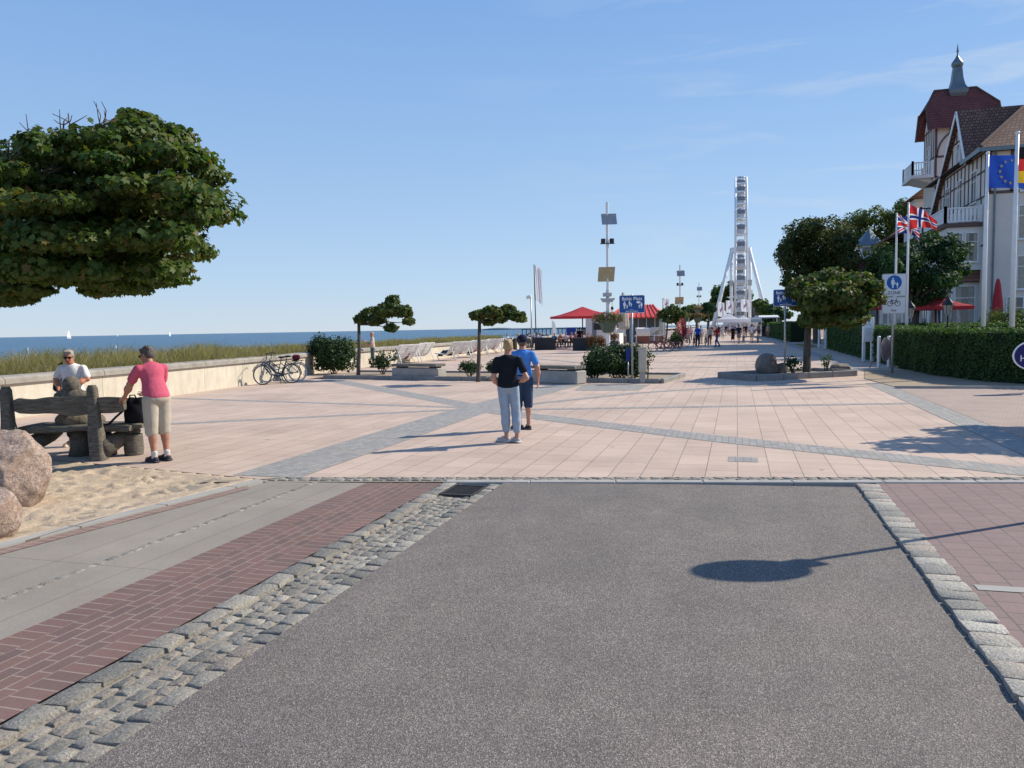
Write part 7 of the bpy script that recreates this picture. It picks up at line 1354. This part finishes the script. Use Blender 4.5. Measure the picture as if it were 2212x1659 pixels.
# cafe tables, chairs and guests
def cafe_table():
    t = thing('cafe_table', 'small round cafe table on the beach terrace', 'table', group='cafe tables'); MB().lathe([(.36, .72), (.36, .75)], n=18).build('top', WOODD, t); MB().tube([(0, 0, .02), (0, 0, .72)], .03, 6).lathe([(.24, 0), (.22, .03)], n=14).build('leg', BLACKM, t); return t
def cafe_chair():
    t = thing('cafe_chair', 'dark cafe chair under a guest', 'chair', group='cafe chairs'); CB = M('dark_wicker', (.03, .03, .034), .8, .2, 30); MB().bbox((0, 0, .43), (.46, .44, .05), .02).build('seat', CB, t); MB().bbox((0, -.22, .68), (.46, .04, .46), .02, rx=-.12).build('backrest', CB, t)
    for x in (-.2, .2):
        for y in (-.19, .19): MB().tube([(x, y, 0), (x, y, .41)], .016, 5).build('leg', BLACKM, t)
    return t
CT, CC = cafe_table(), cafe_chair(); first = True; R = np.random.RandomState(4); cols = [(.6, .58, .6), (.05, .22, .42), (.3, .1, .1), (.55, .4, .42), (.03, .04, .08), (.35, .42, .55), (.68, .66, .66), (.2, .15, .14), (.45, .2, .12), (.5, .5, .58)]; hs_ = [BRN_, GRY, BLD, BLK, (.55, .53, .5)]
word = {0: 'white', 1: 'teal blue', 2: 'dark red', 3: 'rose', 4: 'navy', 5: 'light blue', 6: 'cream white', 7: 'brown', 8: 'rust', 9: 'lilac'}
spots = [(1108, 752), (1128, 752), (1146, 751), (1172, 750), (1205, 751), (1226, 751), (1140, 744), (1180, 744), (1215, 745), (1248, 747), (1262, 750)]
for k, (x, y) in enumerate(spots):
    g = G(x, y); tb = CT if k == 0 else copy_tree(CT); tb.location = (g.x, g.y, 0)
    for q in range(2):
        a = rad(R.uniform(-30, 30) + (205 if q == 0 else 20)); dx, dy = math.sin(a) * .72, -math.cos(a) * .72; px, py = g.x + dx, g.y + dy; rz = math.atan2(g.y - py, g.x - px) - math.pi / 2
        ch = CC if first else copy_tree(CC); first = False; ch.location = (px, py, 0); ch.rotation_euler = (0, 0, rz); ci = (k * 2 + q * 3) % 10
        fx_ = -math.sin(rz) * -.12, math.cos(rz) * -.12
        person('cafe guest in a %s top %s' % (word[ci], ['behind the first dark planter', 'behind the blue capped man', 'left of the dark pole', 'behind the wide dark planter', 'in the cafe gap', 'right of the cafe gap', 'in the back row by the pole', 'in the middle of the back row', 'right in the back row', 'beside the parasol pole', 'before the white kiosk'][k]) + (' facing away' if q else ''), (px + fx_[0], py + fx_[1], 0), rz, 1.66 + .08 * R.rand(), pose='sit', top=cols[ci], bot=(.06, .065, .09), hair=hs_[(k + q * 2) % 5], group='seated cafe guests', seed=200 + k * 2 + q, sleeve=.6)
far('person in dark clothes with a blue rucksack standing by the parasol pole', 1252, 752, 10, 1.75, 'stand', (.015, .015, .03), (.02, .02, .025), BLK, seed=301); far('fair person standing at the kiosk window', 1262, 748, 20, 1.7, 'stand', (.35, .2, .14), (.03, .025, .03), BLK, seed=302)
bt = thing('blue_windbreak', 'dark blue canvas windbreak at the cafe edge by the sea', 'windbreak', (0, 0, 0)); a, b_ = AT(1222, 705, Y=80), AT(1245, 705, Y=80); MB().b2(a.x, b_.x, 80, 80.06, .9, 1.75).build('canvas', M('blue_canvas', (.02, .05, .25), .8), bt); MB().b2(a.x, a.x + .05, 79.99, 80.07, 0, 1.8).b2(b_.x - .05, b_.x, 79.99, 80.07, 0, 1.8).build('posts', STEEL, bt)
fs_ = thing('beach_flag', 'slim white feather flag behind the cafe guests', 'flag', tuple(AT(1193, 720, Y=76))[:2] + (0,)); zt_ = AT(1193, 692, Y=76).z; MB().prism([(0, .8), (.35, .9), (.42, zt_ * .6), (.3, zt_ * .9), (.05, zt_)], -.01, .01, 'Y').build('cloth', FW, fs_); MB().tube([(0, 0, 0), (0, 0, zt_)], .02, 5).build('pole', STEEL, fs_)
